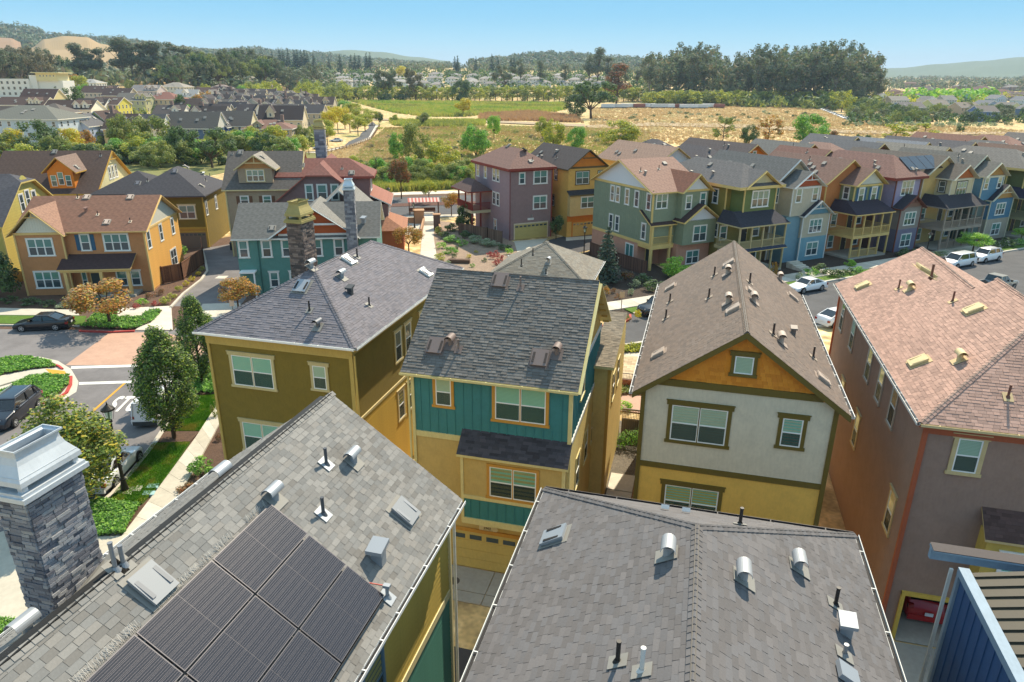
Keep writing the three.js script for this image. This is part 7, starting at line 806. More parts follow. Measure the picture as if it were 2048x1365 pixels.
// shrubs around the houses: [x, y base, y top, width, palette, word]
const SH = [[185, 606, 588, 40, 'dark'], [60, 610, 594, 34, 'dark'], [95, 614, 600, 30, 'dark'], [130, 616, 604, 32, 'silver'], [20, 606, 590, 30, 'dark'], [285, 610, 596, 24, 'bright'], [272, 618, 605, 16, 'red'], [312, 612, 600, 18, 'red'], [300, 596, 584, 20, 'rust'], [330, 608, 592, 26, 'ygreen'], [345, 596, 584, 20, 'ygreen'], [358, 582, 570, 16, 'ygreen'], [372, 572, 560, 14, 'yellow'], [384, 562, 550, 14, 'yellow'], [396, 552, 541, 12, 'yellow'], [404, 542, 532, 12, 'ygreen'], [365, 510, 488, 20, 'lush'], [320, 590, 576, 18, 'rust'],
[880, 520, 505, 30, 'ygreen'], [900, 508, 492, 34, 'lush'], [882, 497, 484, 26, 'bright'], [905, 485, 470, 40, 'lush'], [925, 492, 478, 26, 'lush'], [890, 478, 462, 28, 'dark'], [878, 470, 452, 20, 'ygreen'], [905, 462, 445, 34, 'dark'], [935, 476, 460, 34, 'dark'], [950, 486, 470, 40, 'silver'], [980, 492, 476, 44, 'silver'], [1010, 500, 486, 34, 'dark'], [992, 512, 500, 16, 'red'], [1000, 520, 506, 18, 'red'], [985, 518, 506, 16, 'red'], [1005, 532, 518, 20, 'red'], [992, 530, 516, 18, 'red'], [978, 512, 502, 14, 'red'], [938, 516, 508, 14, 'yellow'], [968, 524, 514, 14, 'dark'], [912, 502, 492, 12, 'dark'], [895, 534, 520, 22, 'silver'], [908, 516, 506, 12, 'dark'], [1018, 509, 496, 20, 'bright'], [952, 506, 500, 10, 'yellow'], [945, 535, 526, 12, 'lush'], [1026, 520, 510, 10, 'yellow'], [875, 540, 526, 20, 'ygreen'],
[1150, 512, 502, 12, 'ygreen'], [1138, 514, 505, 10, 'lush'], [1164, 514, 504, 14, 'olive'], [1185, 540, 518, 26, 'dark'], [1255, 560, 540, 30, 'rust'], [1285, 566, 546, 40, 'dark'], [1310, 580, 556, 50, 'dark'], [1340, 582, 562, 36, 'dark'], [1270, 575, 558, 26, 'silver'], [1205, 578, 566, 20, 'silver'], [1225, 586, 575, 16, 'rust'], [1262, 590, 576, 18, 'silver'], [1210, 590, 570, 22, 'orange'], [1236, 600, 586, 18, 'rust'], [1640, 548, 526, 34, 'dark'], [1622, 552, 534, 30, 'lush'], [1672, 556, 538, 34, 'dark'], [1600, 560, 544, 20, 'silver'], [1700, 550, 534, 30, 'dark'], [1720, 548, 532, 28, 'lush'], [1640, 566, 556, 16, 'ygreen'], [1815, 516, 494, 40, 'dark'], [1840, 514, 496, 34, 'dark'], [1870, 514, 502, 30, 'olive'], [1895, 512, 500, 34, 'silver'], [1925, 510, 500, 30, 'olive'], [1975, 500, 476, 34, 'dark'], [2010, 494, 472, 34, 'dark'], [2035, 490, 474, 28, 'lush'], [1850, 520, 512, 14, 'ygreen'], [1240, 700, 686, 24, 'orange'], [1262, 699, 684, 26, 'ygreen'], [1284, 698, 684, 24, 'ygreen'], [1226, 702, 690, 20, 'orange'], [1250, 820, 804, 34, 'bright'], [1240, 640, 626, 20, 'rust'], [1255, 642, 630, 14, 'olive'], [1275, 640, 618, 16, 'yellow'],
[404, 950, 912, 50, 'lush'], [432, 836, 800, 18, 'olive'], [376, 985, 970, 40, 'rust'], [440, 880, 865, 20, 'rust']];
const shWord = { dark: 'dark green', silver: 'grey green', bright: 'bright green', red: 'crimson', rust: 'russet', ygreen: 'yellow green', yellow: 'golden', lush: 'fresh green', orange: 'orange tipped', olive: 'olive green' };
SH.forEach(([x, y, t, w, pal]) => { const where = x < 420 && y < 630 ? 'by the orange house' : x < 460 ? 'along the near pavement' : x < 1045 ? 'in the garden beds by the path' : y > 680 ? 'between the teal and orange gable houses' : x < 1350 ? 'in the dark bed by the green batten house' : 'along the right street row houses'; NT('shrub', pal, x, y, t, w, `rounded ${shWord[pal]} shrub ${where}`, { group: `${shWord[pal]} shrubs ${where}`, k: w > 30 ? 1.6 : .8 }); });
// ivy and other ground cover: nobody could count the leaves
function groundCover(poly, n, pal, s, h, label, seed) { const pts = poly.map((p) => G(p[0], p[1], .1)), xs = pts.map((p) => p.x), zs = pts.map((p) => p.z), r = rng(seed), C = [], x0 = Math.min(...xs), x1 = Math.max(...xs), z0 = Math.min(...zs), z1 = Math.max(...zs), inside = (x, z) => { let c = false; for (let i = 0, j = pts.length - 1; i < pts.length; j = i++) if ((pts[i].z > z) !== (pts[j].z > z) && x < (pts[j].x - pts[i].x) * (z - pts[i].z) / (pts[j].z - pts[i].z) + pts[i].x) c = !c; return c; }; let t = 0; while (C.length < n && t++ < n * 20) { const x = lerp(x0, x1, r()), z = lerp(z0, z1, r()); if (inside(x, z)) C.push([x, .05 + h * (.4 + .4 * (noise(x * 1.3, z * 1.3) + .5)), z, s * 1.6, h * .35, s * 1.6]); } const soil = flat(pts, .1)[0], m = topMesh('ground_cover', leaves(C, n * 6, s, pal, seed, { hollow: .6 }), leafMat, label, 'ground cover', null, 'stuff'); const b = part('soil_bed', soil, M.mulch, m); return m; }
groundCover([[-20, 724], [0, 720], [50, 714], [95, 723], [113, 734], [60, 738], [0, 750], [-20, 756]], 900, 'lush', .1, .35, 'ivy ground cover on the corner island, upper bed', 1); groundCover([[-20, 800], [0, 788], [52, 757], [92, 751], [136, 754], [137, 768], [122, 786], [86, 800], [40, 815], [-20, 830]], 1400, 'lush', .1, .4, 'ivy ground cover ringed by red kerb, lower bed', 2);
groundCover([[165, 655], [186, 632], [216, 621], [236, 627], [232, 636], [282, 634], [300, 622], [324, 621], [302, 644], [266, 658]], 1100, 'lush', .1, .35, 'ivy ground cover under the orange maple', 3); groundCover([[368, 744], [386, 735], [434, 738], [436, 788], [384, 791], [364, 786]], 900, 'lush', .1, .5, 'ivy ground cover under the columnar tree by the olive house', 4);
groundCover([[182, 1014], [200, 1004], [279, 1012], [246, 1072], [184, 1074]], 1600, 'lush', .07, .45, 'glossy green hedge cover at the lamp post', 5); groundCover([[-40, 1250], [0, 1242], [46, 1246], [20, 1275], [-40, 1290]], 400, 'lush', .06, .4, 'green hedge cover below the stone chimney', 6); groundCover([[1232, 696], [1300, 690], [1300, 704], [1232, 706]], 300, 'ygreen', .1, .4, 'yellow green bed cover beside the paved yard', 7); groundCover([[1205, 776], [1286, 774], [1286, 788], [1205, 790]], 260, 'olive', .09, .3, 'low olive bed cover by the brick path', 8);
// lawns: short blades
{ const areas = [[[331, 858], [362, 812], [384, 793], [436, 789], [433, 810], [399, 862], [329, 862]], [[305, 887], [379, 884], [326, 962], [283, 1006], [214, 1004], [250, 958]]], bl = new THREE.BufferGeometry(); bl.setAttribute('position', new THREE.Float32BufferAttribute([-.007, 0, 0, .007, 0, 0, .004, .055, .018], 3)); bl.setAttribute('normal', new THREE.Float32BufferAttribute([0, .6, .8, 0, .6, .8, 0, .6, .8], 3)); areas.forEach((poly, k) => { const pts = poly.map((p) => G(p[0], p[1], .13)), r = rng(60 + k), xs = pts.map((p) => p.x), zs = pts.map((p) => p.z), x0 = Math.min(...xs), x1 = Math.max(...xs), z0 = Math.min(...zs), z1 = Math.max(...zs), inside = (x, z) => { let c = false; for (let i = 0, j = pts.length - 1; i < pts.length; j = i++) if ((pts[i].z > z) !== (pts[j].z > z) && x < (pts[j].x - pts[i].x) * (z - pts[i].z) / (pts[j].z - pts[i].z) + pts[i].x) c = !c; return c; }; const N = 30000, im = new THREE.InstancedMesh(bl, new THREE.MeshStandardMaterial({ color: '#ffffff', roughness: 1, side: THREE.DoubleSide }), N), d = new THREE.Object3D(), c = new THREE.Color(); let n = 0, t = 0; while (n < N && t++ < N * 6) { const x = lerp(x0, x1, r()), z = lerp(z0, z1, r()); if (!inside(x, z)) continue; d.position.set(x, .13, z); d.rotation.set(0, r() * 6.28, 0); const s = .8 + .7 * r(); d.scale.set(s * 1.6, s, s); d.updateMatrix(); im.setMatrixAt(n, d.matrix); const q = fbm(x * .7, z * .7) + .25 * (r() - .5); c.set(q > .16 ? '#a5a040' : q > .02 ? '#7aa826' : '#5c9418'); im.setColorAt(n, c); n++; } im.count = n; im.name = numbered('lawn_grass'); tag(im, k ? 'sunny green lawn between the lamp post and the bark pit' : 'lawn strip beside the olive house pavement', 'grass', null, 'stuff'); im.receiveShadow = true; scene.add(im); }); }
// ------------------------------------------------------------------ trees of the field and the town
const FT = (k, pal, x, y, t, w, label, group, o = {}) => treePx(k, pal, x, y, k === 'bushy' || k === 'round' ? t - (y - t) * .1 : t, w, { label, group, far: 1, ...o });
[['bushy', 'ygreen', 885, 334, 280, 78, 'large rounded yellow willow in the meadow'], ['bushy', 'olive', 832, 322, 248, 62, 'olive willow behind the yellow willow'], ['bushy', 'lush', 795, 318, 268, 40, 'low green willow at the meadow edge'], ['bushy', 'lush', 952, 312, 250, 66, 'spreading green willow behind the purple house'], ['round', 'bright', 988, 278, 234, 30, 'upright bright green tree in the meadow'], ['round', 'ygreen', 1084, 278, 237, 34, 'slim yellow green tree of the meadow pair'], ['bushy', 'ygreen', 1106, 298, 240, 50, 'full yellow green tree of the meadow pair'], ['bushy', 'lush', 1150, 298, 254, 46, 'dense green bush tree behind the amber house'], ['bushy', 'ygreen', 1236, 290, 242, 86, 'wide lime yellow bush tree at the field edge'], ['round', 'yellow', 926, 232, 198, 34, 'golden tree standing in the reeds'], ['round', 'olive', 846, 252, 227, 26, 'small grey green tree in the reeds'], ['round', 'dark', 758, 250, 226, 18, 'small dark tree at the boulevard end'], ['round', 'ygreen', 788, 246, 230, 18, 'small lime tree beside the track'],
['sparse', 'olive', 1445, 290, 231, 48, 'sparse upright tree behind the row roofs'], ['sparse', 'orange', 1535, 290, 230, 52, 'thin golden tree behind the row roofs'], ['bushy', 'dark', 1498, 290, 250, 36, 'dark bush tree beside the golden tree'], ['bushy', 'lush', 1622, 290, 230, 76, 'broad green and gold tree behind the row roofs'], ['sparse', 'ygreen', 1790, 288, 244, 54, 'airy yellow tree near the dirt track'], ['sparse', 'ygreen', 1846, 284, 246, 48, 'second airy yellow tree near the dirt track'], ['bushy', 'rust', 1670, 292, 262, 30, 'russet bush behind the row roofs'], ['shrub', 'dark', 1920, 264, 249, 18, 'round dark shrub on the dirt road'], ['bushy', 'dark', 1717, 288, 268, 16, 'dark shrub on the dirt road verge'], ['bushy', 'dark', 1735, 288, 270, 14, 'second dark shrub on the dirt road verge'],
['wideeuc', 'dark', 1182, 238, 156, 92, 'spreading lone eucalyptus with bare trunk in the field'], ['euc', 'rust', 1232, 214, 128, 60, 'tall russet eucalyptus behind the lone tree'], ['bushy', 'dark', 1150, 232, 190, 50, 'dark bush at the foot of the lone eucalyptus'],
['wideeuc', 'euc', 775, 203, 134, 56, 'tall dark eucalyptus at the marsh edge'], ['wideeuc', 'brownish', 832, 202, 136, 44, 'tall conical dark tree at the marsh edge'], ['bushy', 'dark', 920, 204, 160, 46, 'rounded dark tree at the marsh edge'], ['wideeuc', 'euc', 1010, 182, 126, 48, 'round crowned dark tree above the pale houses'], ['bushy', 'dark', 770, 204, 186, 30, 'low dark bush at the marsh edge'], ['bushy', 'dark', 800, 203, 188, 26, 'second low dark bush at the marsh edge'],
['bushy', 'dark', 80, 318, 244, 74, 'dark oak behind the brown roofed house'], ['bushy', 'yellow', 20, 318, 258, 66, 'yellow tree at the left edge of town'], ['bushy', 'yellow', 138, 314, 258, 60, 'golden tree in front of the pale blue house'], ['bushy', 'orange', 176, 308, 262, 36, 'bronze tree in front of the periwinkle house'], ['round', 'olive', 246, 312, 232, 48, 'grey olive tree by the olive yellow house'], ['bushy', 'olive', 310, 316, 234, 80, 'large pale olive tree before the cottages'], ['bushy', 'ygreen', 280, 326, 276, 60, 'spreading yellow green tree behind the orange dormer'], ['bushy', 'olive', 322, 336, 282, 60, 'soft olive tree behind the dark hip roof'], ['bushy', 'dark', 372, 328, 254, 54, 'dark green tree before the taupe roof'], ['wideeuc', 'dark', 425, 336, 250, 84, 'broad dark oak before the navy cottage'], ['bushy', 'ygreen', 480, 302, 264, 46, 'yellow green tree beside the cream cottage'], ['bushy', 'ygreen', 515, 306, 274, 50, 'lime hedge tree behind the taupe house'], ['bushy', 'yellow', 562, 304, 262, 48, 'amber yellow tree before the craftsman house'], ['bushy', 'olive', 608, 290, 250, 36, 'pale yellow tree beside the craftsman house'], ['bushy', 'dark', 198, 190, 172, 30, 'dark hedge tree beside the street head']].forEach((a) => FT(...a.slice(0, 6), a[6], undefined, a[0] === 'bushy' || a[0] === 'round' ? { k: 1.5 } : {}));
[[648, 278, 236, 'ygreen'], [660, 272, 220, 'yellow'], [676, 266, 212, 'yellow'], [664, 250, 210, 'yellow'], [690, 258, 214, 'yellow'], [700, 266, 226, 'ygreen'], [716, 272, 232, 'ygreen'], [730, 262, 226, 'ygreen'], [722, 246, 214, 'ygreen'], [706, 236, 204, 'ygreen'], [744, 250, 220, 'ygreen'], [690, 230, 200, 'lush'], [674, 222, 196, 'ygreen'], [655, 290, 250, 'ygreen']].forEach(([x, y, t, pal]) => FT('vase', pal, x, y, t, 40, pal === 'yellow' ? 'golden autumn tree lining the boulevard' : 'green gold tree lining the boulevard', pal === 'yellow' ? 'golden boulevard trees' : 'green gold boulevard trees'));
{ const r = rng(77); for (let i = 0; i < 34; i++) { const x = 10 + 600 * (i + .3 * r()) / 34, y = 318 + 18 * r() - (x > 450 ? 20 : 0); FT('bushy', ['ygreen', 'olive', 'lush', 'ygreen', 'dark'][i % 5], x, y, y - 34 - 22 * r(), 58, 'leafy tree in the green strip between the lane houses and the town', 'green strip between lane houses and town'); } }
{ // trees scattered through the town
  const r = rng(5), pals = ['olive', 'ygreen', 'dark', 'orange', 'lush']; for (const [x, y, t, w, pl] of [[150, 222, 176, 40, 'dark'], [112, 206, 172, 26, 'dark'], [160, 186, 152, 34, 'ygreen'], [150, 178, 150, 30, 'orange'], [170, 196, 168, 26, 'lush'], [262, 200, 178, 22, 'bright'], [400, 236, 192, 42, 'orange'], [420, 228, 184, 44, 'orange'], [372, 238, 190, 34, 'dark'], [385, 252, 212, 30, 'lush'], [360, 245, 226, 40, 'orange'], [440, 214, 188, 30, 'ygreen'], [315, 232, 212, 20, 'dark'], [262, 182, 158, 20, 'olive'], [545, 240, 208, 20, 'lush'], [634, 236, 206, 22, 'dark'], [410, 196, 168, 26, 'ygreen'], [480, 200, 172, 30, 'lush'], [515, 190, 168, 30, 'ygreen'], [640, 226, 198, 18, 'dark'], [290, 246, 224, 16, 'dark'], [326, 250, 214, 18, 'dark']]) FT('bushy', pl, x, y, t, w, `${({ dark: 'dark green', ygreen: 'yellow green', orange: 'copper orange', lush: 'fresh green', bright: 'bright green', olive: 'olive' })[pl]} tree among the town roofs`, `${pl} trees among the town roofs`);
  // yellow green copse at the town's far edge and the oak belt behind
  for (let i = 0; i < 30; i++) { const x = 470 + 230 * r(), y = 196 + 10 * r(); FT('bushy', ['ygreen', 'olive', 'ygreen'][i % 3], x, y, y - 22 - 16 * r(), 34, 'yellow green tree of the copse at the town edge', 'copse at the town edge', { k: .7 }); }
  for (let i = 0; i < 34; i++) { const x = 330 + 330 * r(), y = 172 + 8 * r(); FT('wideeuc', ['euc', 'dark', 'olive'][i % 3], x, y, y - 34 - 20 * r() - Math.max(0, 30 - Math.abs(x - 450) * .2), 46, 'grey green oak of the belt behind the town', 'oak belt behind the town', { k: .6 }); }
  // tall eucalyptus at the left
  for (let i = 0; i < 20; i++) { const x = -20 + 130 * r(), y = 168 + 8 * r(); FT('wideeuc', ['brownish', 'euc'][i % 2], x, y, 88 + 26 * r(), 52, 'brown green eucalyptus behind the white apartment block', 'eucalyptus behind the apartment block', { k: .6, bark: barkPale }); }
  for (const [x, t, w] of [[165, 88, 44], [185, 98, 40], [205, 95, 36], [252, 78, 50], [268, 84, 40], [292, 82, 48], [318, 84, 50], [345, 86, 52], [372, 92, 48], [400, 102, 46], [425, 108, 44], [452, 104, 50], [480, 98, 50], [510, 100, 46], [535, 108, 44]]) FT('euc', 'euc', x, 170, t, w, 'tall dark eucalyptus along the golden slope', 'eucalyptus along the golden slope', { bark: barkPale });
  for (const [x, y, t, w] of [[104, 152, 118, 26], [120, 152, 112, 30], [138, 150, 118, 28], [155, 152, 122, 22]]) FT('bushy', 'dark', x, y + 14, t, w, 'leafy green tree below the golden hill', 'leafy trees below the golden hill', { k: .6 });
  // orchard-like rows at the marsh edge
  for (let x = 640; x < 1300; x += 9 + 3 * r()) FT('row', r() < .7 ? 'ygreen' : 'olive', x, 201 + 3 * r(), 168 + 6 * r(), 24, 'yellow green tree in the long row along the marsh', 'tree row along the marsh', { k: .8 });
  for (let x = 1296; x < 1700; x += 9 + 3 * r()) FT('row', r() < .7 ? 'ygreen' : 'olive', x, 210 + 3 * r() + (x > 1630 ? (x - 1630) * .25 : 0), 178 + 5 * r(), 26, 'olive yellow tree in the row before the eucalyptus grove', 'tree row before the eucalyptus grove', { k: .8 });
  
  // the eucalyptus grove
  const crest = (x) => x < 1340 ? 104 : x < 1432 ? 90 : x < 1460 ? 112 : x < 1500 ? 104 : x < 1620 ? 92 : x < 1700 ? 84 : x < 1730 ? 92 : x < 1752 ? 108 : 130; for (let i = 0; i < 74; i++) { const x = 1296 + 466 * (i + r()) / 74, p = AT(x, 690 + 160 * (i * .618 % 1)), lay = i % 3; const top = crest(x) + (lay === 0 ? r() * 8 - 4 : lay === 1 ? 14 + 12 * r() : 34 + 16 * r()), h = topOver(x, top, p) - p.y; tree('euc', 'euc', p, h, { label: 'tall grey green eucalyptus of the dense grove', group: 'dense eucalyptus grove', far: 1, w: lay === 0 ? .85 : 1.05, k: .7, bark: barkPale }); }
  for (const [x, t, w] of [[1195, 96, 66], [1178, 110, 44], [1215, 112, 50], [1250, 132, 46], [1275, 140, 40], [1130, 128, 34], [1080, 122, 30], [1042, 118, 26], [1290, 118, 30]]) { const p = AT(x, 860), h = topOver(x, t, p) - p.y; tree('euc', 'euc', p, h, { label: 'tall eucalyptus above the pale houses', group: 'eucalyptus above the pale houses', far: 1, w: 1.1, k: .8 }); }
  // conifers and crowns among the far houses
  for (const [x, t] of [[485, 100], [500, 94], [514, 88], [528, 92], [563, 96], [570, 84], [580, 92], [592, 94], [598, 98], [606, 90], [612, 97], [630, 104], [682, 106], [704, 108], [712, 106], [720, 110], [735, 104], [742, 104], [910, 112], [916, 110], [952, 112], [984, 106], [996, 112], [1022, 112], [1028, 110], [548, 100], [618, 102], [660, 112]]) { const p = AT(x, 1150), h = topOver(x, t, p) - p.y; tree('conifer', 'conif', p, Math.min(h, 34), { label: 'dark pointed conifer on the far skyline', group: 'conifers on the far skyline', far: 1, k: .5 }); }
  const Lg = []; for (let i = 0; i < 480; i++) { const x = 560 + 760 * r(), D = 780 + 420 * r(); Lg.push([AT(x, D), 4.5 + 4.5 * r()]); } const LO = []; for (let i = 0; i < 120; i++) { const x = 1680 + 400 * r(), y = 190 + 20 * r(); LO.push([GT(x, y), 4 + 3 * r()]); } const LV = []; for (let i = 0; i < 90; i++) { const x = 1812 + 170 * r(); LV.push([GT(x, 201 + 6 * r()), 6 + 4 * r()]); } const LF = []; for (let i = 0; i < 120; i++) { const x = 1296 + 470 * r(); LF.push([AT(x, 650 + 60 * r()), 4 + 4 * r()]); }
  { const p = AT(811, 960); tree('bushy', 'yellow', p, 20, { label: 'big golden crowned tree among the pale houses', far: 1, w: 1.25, k: .8 }); }
  for (let i = 0; i < 36; i++) { const x = 1700 + 360 * r(), y = 226 + 16 * r(); FT('bushy', ['dark', 'olive', 'euc'][i % 3], x, y + 4, y - 16 - 10 * r(), 28, 'dark garden tree before the gabled suburban houses', 'garden trees before the suburban houses', { k: .6 }); }
  
  
  for (let i = 0; i < 18; i++) { const x = 1700 + 150 * (i / 18), y = 214 + (x - 1700) * .22; FT('bushy', i % 2 ? 'olive' : 'dark', x, y, y - 24, 24, 'street tree along the parked cars by the field', 'street trees along the parked cars', { k: .5 }); }
  for (let i = 0; i < 22; i++) { const x = 1690 + 26 * (i % 11) + 8 * r() + (i > 10 ? 60 : 0), y = 252 + 3 * r(); FT('shrub', i % 3 ? 'silver' : 'dark', x, y, y - 11, 16, 'clipped shrub along the dirt road', 'shrubs along the dirt road', { k: .8 }); }
  // distant woods on the plain and on the slopes: one mass
  const wood = (name, label, list, pal, seed) => { const C = list.map(([p, s]) => [p.x, p.y + s * .7, p.z, s, s * .8, s]), m = topMesh(name, leaves(C, C.length * 26, list[0][1] * .3, pal, seed, { hollow: .4 }), leafFar, label, 'woodland', null, 'stuff'); return m; };
  const L5 = []; for (let i = 0; i < 420; i++) { const x = -30 + 700 * r(), D = 690 + 420 * r(); L5.push([AT(x, D), 5 + 5 * r()]); } wood('oak_wood', 'dark oak woodland on the slope behind the town', L5, 'euc', 31); const L6 = []; for (let i = 0; i < 260; i++) { const x = 636 + 670 * r(); L6.push([GT(x, 197 + 5 * r()), 2.4 + 2.4 * r()]); } for (let i = 0; i < 200; i++) { const x = 1290 + 410 * r(); L6.push([GT(x, 206 + 5 * r()), 2.2 + 2.2 * r()]); } wood('marsh_hedge', 'leafy hedge below the long tree rows', L6, 'olive', 32);
  const L7 = []; for (let i = 0; i < 700; i++) { const x = 1296 + 458 * r(), p = AT(x, 700 + 130 * r()), H = topOver(x, crest(x), p) - p.y; p.y += H * .78 * r(); L7.push([p, 4.5 + 4 * r()]); } wood('grove_crowns', 'dark crowns filling the inside of the eucalyptus grove', L7, 'euc', 33); const L8 = []; for (let i = 0; i < 260; i++) { const x = -20 + 670 * r(), y = 196 + 100 * r(); L8.push([GT(x, y), 1.6 + 1.8 * r()]); } wood('town_greenery', 'garden greenery between the town houses', L8, 'olive', 34); const L9 = []; for (let i = 0; i < 240; i++) { const x = 1690 + 370 * r(), y = 206 + 44 * r(); L9.push([GT(x, y), 1.8 + 2 * r()]); } wood('suburb_greenery', 'garden greenery between the suburban houses', L9, 'dark', 35);
  const L1 = []; for (let i = 0; i < 420; i++) { const x = 1740 + 420 * r(), D = 1500 + 2300 * r(), p = AT(x, D); L1.push([p, 7 + 5 * r()]); } wood('garden_wood', 'leafy garden trees around the pale houses across the marsh', Lg, 'dark', 21); wood('suburb_wood', 'olive green trees around the suburb at the right', LO, 'ygreen', 22); wood('bright_wood', 'vivid green tree belt behind the suburb', LV, 'bright', 23); wood('grove_edge', 'grey green understorey along the foot of the eucalyptus grove', LF, 'olive', 24); wood('distant_wood', 'hazy distant tree belts across the right plain', L1, 'euc', 3);
  const L2 = []; for (const row of hillRows) for (let i = 0; i < row.length - 1; i++) for (let k = 0; k < 14; k++) { const j = Math.floor(r() * 4), a = row[i][j].clone().lerp(row[i][j + 1], r()).lerp(row[i + 1][j].clone().lerp(row[i + 1][j + 1], r()), r()); L2.push([a, 8 + 7 * r()]); } for (const row of hillRows) for (let i = 0; i < row.length - 1; i++) for (let k = 0; k < 2; k++) if (r() < .6) L2.push([row[i][4].clone().lerp(row[i + 1][4], r()), 8 + 9 * r()]); wood('hillside_wood', 'hazy wooded slopes of the far hills', L2, 'euc', 4);
  const L3 = []; for (let i = 0; i < 260; i++) { const x = 20 + 640 * r(), D = 1150 + 500 * r(); L3.push([AT(x, D), 6 + 4 * r()]); } wood('foothill_wood', 'scattered trees at the foot of the hills', L3, 'dark', 5); const L4 = []; for (let i = 0; i < 300; i++) { const x = 640 + 700 * r(), D = 1250 + 700 * r(); L4.push([AT(x, D), 6 + 5 * r()]); } wood('far_wood', 'hazy trees on the slope behind the pale houses', L4, 'euc', 6);
}
const tuftMat = new THREE.MeshPhysicalMaterial({ color: '#ffffff', roughness: 1, side: THREE.DoubleSide }); tuftMat.transmission = .4; tuftMat.thickness = 0;
// meadow grasses and reeds
function tufts(name, label, poly, n, pal, hgt, wid, seed) { const pts = poly.map((p) => GT(p[0], p[1])), r = rng(seed), cols = PAL[pal] ? PAL[pal] : pal, xs = pts.map((p) => p.x), zs = pts.map((p) => p.z), x0 = Math.min(...xs), x1 = Math.max(...xs), z0 = Math.min(...zs), z1 = Math.max(...zs), inside = (x, z) => { let c = false; for (let i = 0, j = pts.length - 1; i < pts.length; j = i++) if ((pts[i].z > z) !== (pts[j].z > z) && x < (pts[j].x - pts[i].x) * (z - pts[i].z) / (pts[j].z - pts[i].z) + pts[i].x) c = !c; return c; };
  const g = new MB(), q = rng(2); for (let i = 0; i < 9; i++) { const a = q() * 6.28, d = .5 * q(), x = Math.cos(a) * d, z = Math.sin(a) * d, b = q() * 6.28, w = .09 + .08 * q(), h = .6 + .4 * q(), tx = x + (q() - .5) * .5, tz = z + (q() - .5) * .5; g.tri(V(x - Math.cos(b) * w, 0, z - Math.sin(b) * w), V(x + Math.cos(b) * w, 0, z + Math.sin(b) * w), V(tx, h, tz)); } const im = new THREE.InstancedMesh(g.geo(), tuftMat, n), d = new THREE.Object3D(), c = new THREE.Color(); let k = 0, t = 0; while (k < n && t++ < n * 30) { const x = lerp(x0, x1, r()), z = lerp(z0, z1, r()); if (!inside(x, z)) continue; const nn = fbm(x * .02 + seed, z * .02); d.position.set(x, terrain(x, z) - .05, z); d.rotation.y = r() * 6.28; const s = .7 + .6 * r(); d.scale.set(wid * s, hgt * s, wid * s); d.updateMatrix(); im.setMatrixAt(k, d.matrix); const m = clamp((nn + .5) * cols.length * .9 + (r() - .5) * 1.4, 0, cols.length - .01); c.set(cols[Math.floor(m)]); im.setColorAt(k, c); k++; } im.count = k; im.name = numbered(name); tag(im, label, 'grass', null, 'stuff'); im.castShadow = im.receiveShadow = true; scene.add(im); }
const DRY = ['#cbb486', '#c0a474', '#d6c294', '#b3966a'], REED = ['#7f9a3a', '#9cb040', '#b8b650', '#8a9440', '#a8a24c'], BRUSH = ['#b38c62', '#bd986a', '#a27d58', '#c4a272'], MEAD = ['#b5a266', '#a8925a', '#a2a455', '#bea670', '#8f984a', '#9c8450'];
tufts('reed_bed', 'broad bright green reed bed across the marsh', [[700, 203], [860, 205], [1000, 207], [1130, 208], [1140, 216], [1110, 224], [1000, 226], [930, 234], [850, 234], [790, 226], [740, 214]], 9000, REED, 2.2, 2.6, 1); tufts('reed_bed', 'narrow green reed strip beside the sandy track', [[780, 243], [970, 243], [968, 252], [880, 255], [790, 252]], 2600, REED, 1.8, 2.0, 2);
tufts('dry_brush', 'rust brown brush at the edge of the reeds', [[960, 230], [1060, 224], [1150, 234], [1165, 246], [1060, 242], [960, 242]], 2600, BRUSH, 2, 2.2, 3); tufts('meadow_grass', 'mixed dry meadow grass behind the houses', [[770, 256], [1000, 252], [1180, 256], [1300, 262], [1300, 300], [1060, 330], [960, 380], [760, 376], [700, 340], [720, 300]], 16000, MEAD, .7, 1.0, 4); tufts('tall_weeds', 'tall yellow green weeds along the far road', [[650, 372], [700, 350], [790, 346], [960, 352], [960, 376], [780, 384], [650, 386]], 9000, ['#a2ac44', '#929f40', '#b4b04a', '#86953c'], 1.5, 1.2, 5); tufts('dry_grass', 'tawny dry grass of the open field', [[1180, 216], [1330, 210], [1500, 213], [1640, 218], [1720, 240], [2048, 262], [2048, 276], [1700, 290], [1300, 290], [1180, 262]], 15000, DRY, .8, 1.5, 6); tufts('dry_grass', 'golden grass beside the boulevard rail fence', [[640, 310], [740, 280], [770, 262], [800, 300], [760, 340], [660, 345]], 3500, DRY, .5, .9, 7);
{ // low scrub dots on the field
  const r = rng(12); for (let i = 0; i < 30; i++) { const x = 1250 + 380 * r(), y = 226 + 22 * r(); FT('shrub', i % 3 ? 'dark' : 'silver', x, y, y - 5 - 3 * r(), 12, 'dark scrub bush dotted on the dry field', 'scrub bushes on the dry field', { k: .6 }); } for (let i = 0; i < 34; i++) { const x = 690 + 275 * (i + r()) / 34, y = 352 + 24 * r(); FT('bushy', ['lush', 'olive', 'ygreen', 'olive'][i % 4], x, y, y - 30 - 16 * r(), 50, 'leafy thicket bush along the far road', 'thicket bushes along the far road', { k: 2 }); } for (let i = 0; i < 44; i++) { const x = 740 + 520 * r(), y = 256 + 60 * r(); FT('shrub', ['olive', 'dark', 'ygreen', 'brownish'][i % 4], x, y, y - 6 - 5 * r(), 18, 'low bush in the meadow grass', 'low bushes in the meadow', { k: .7 }); }
}
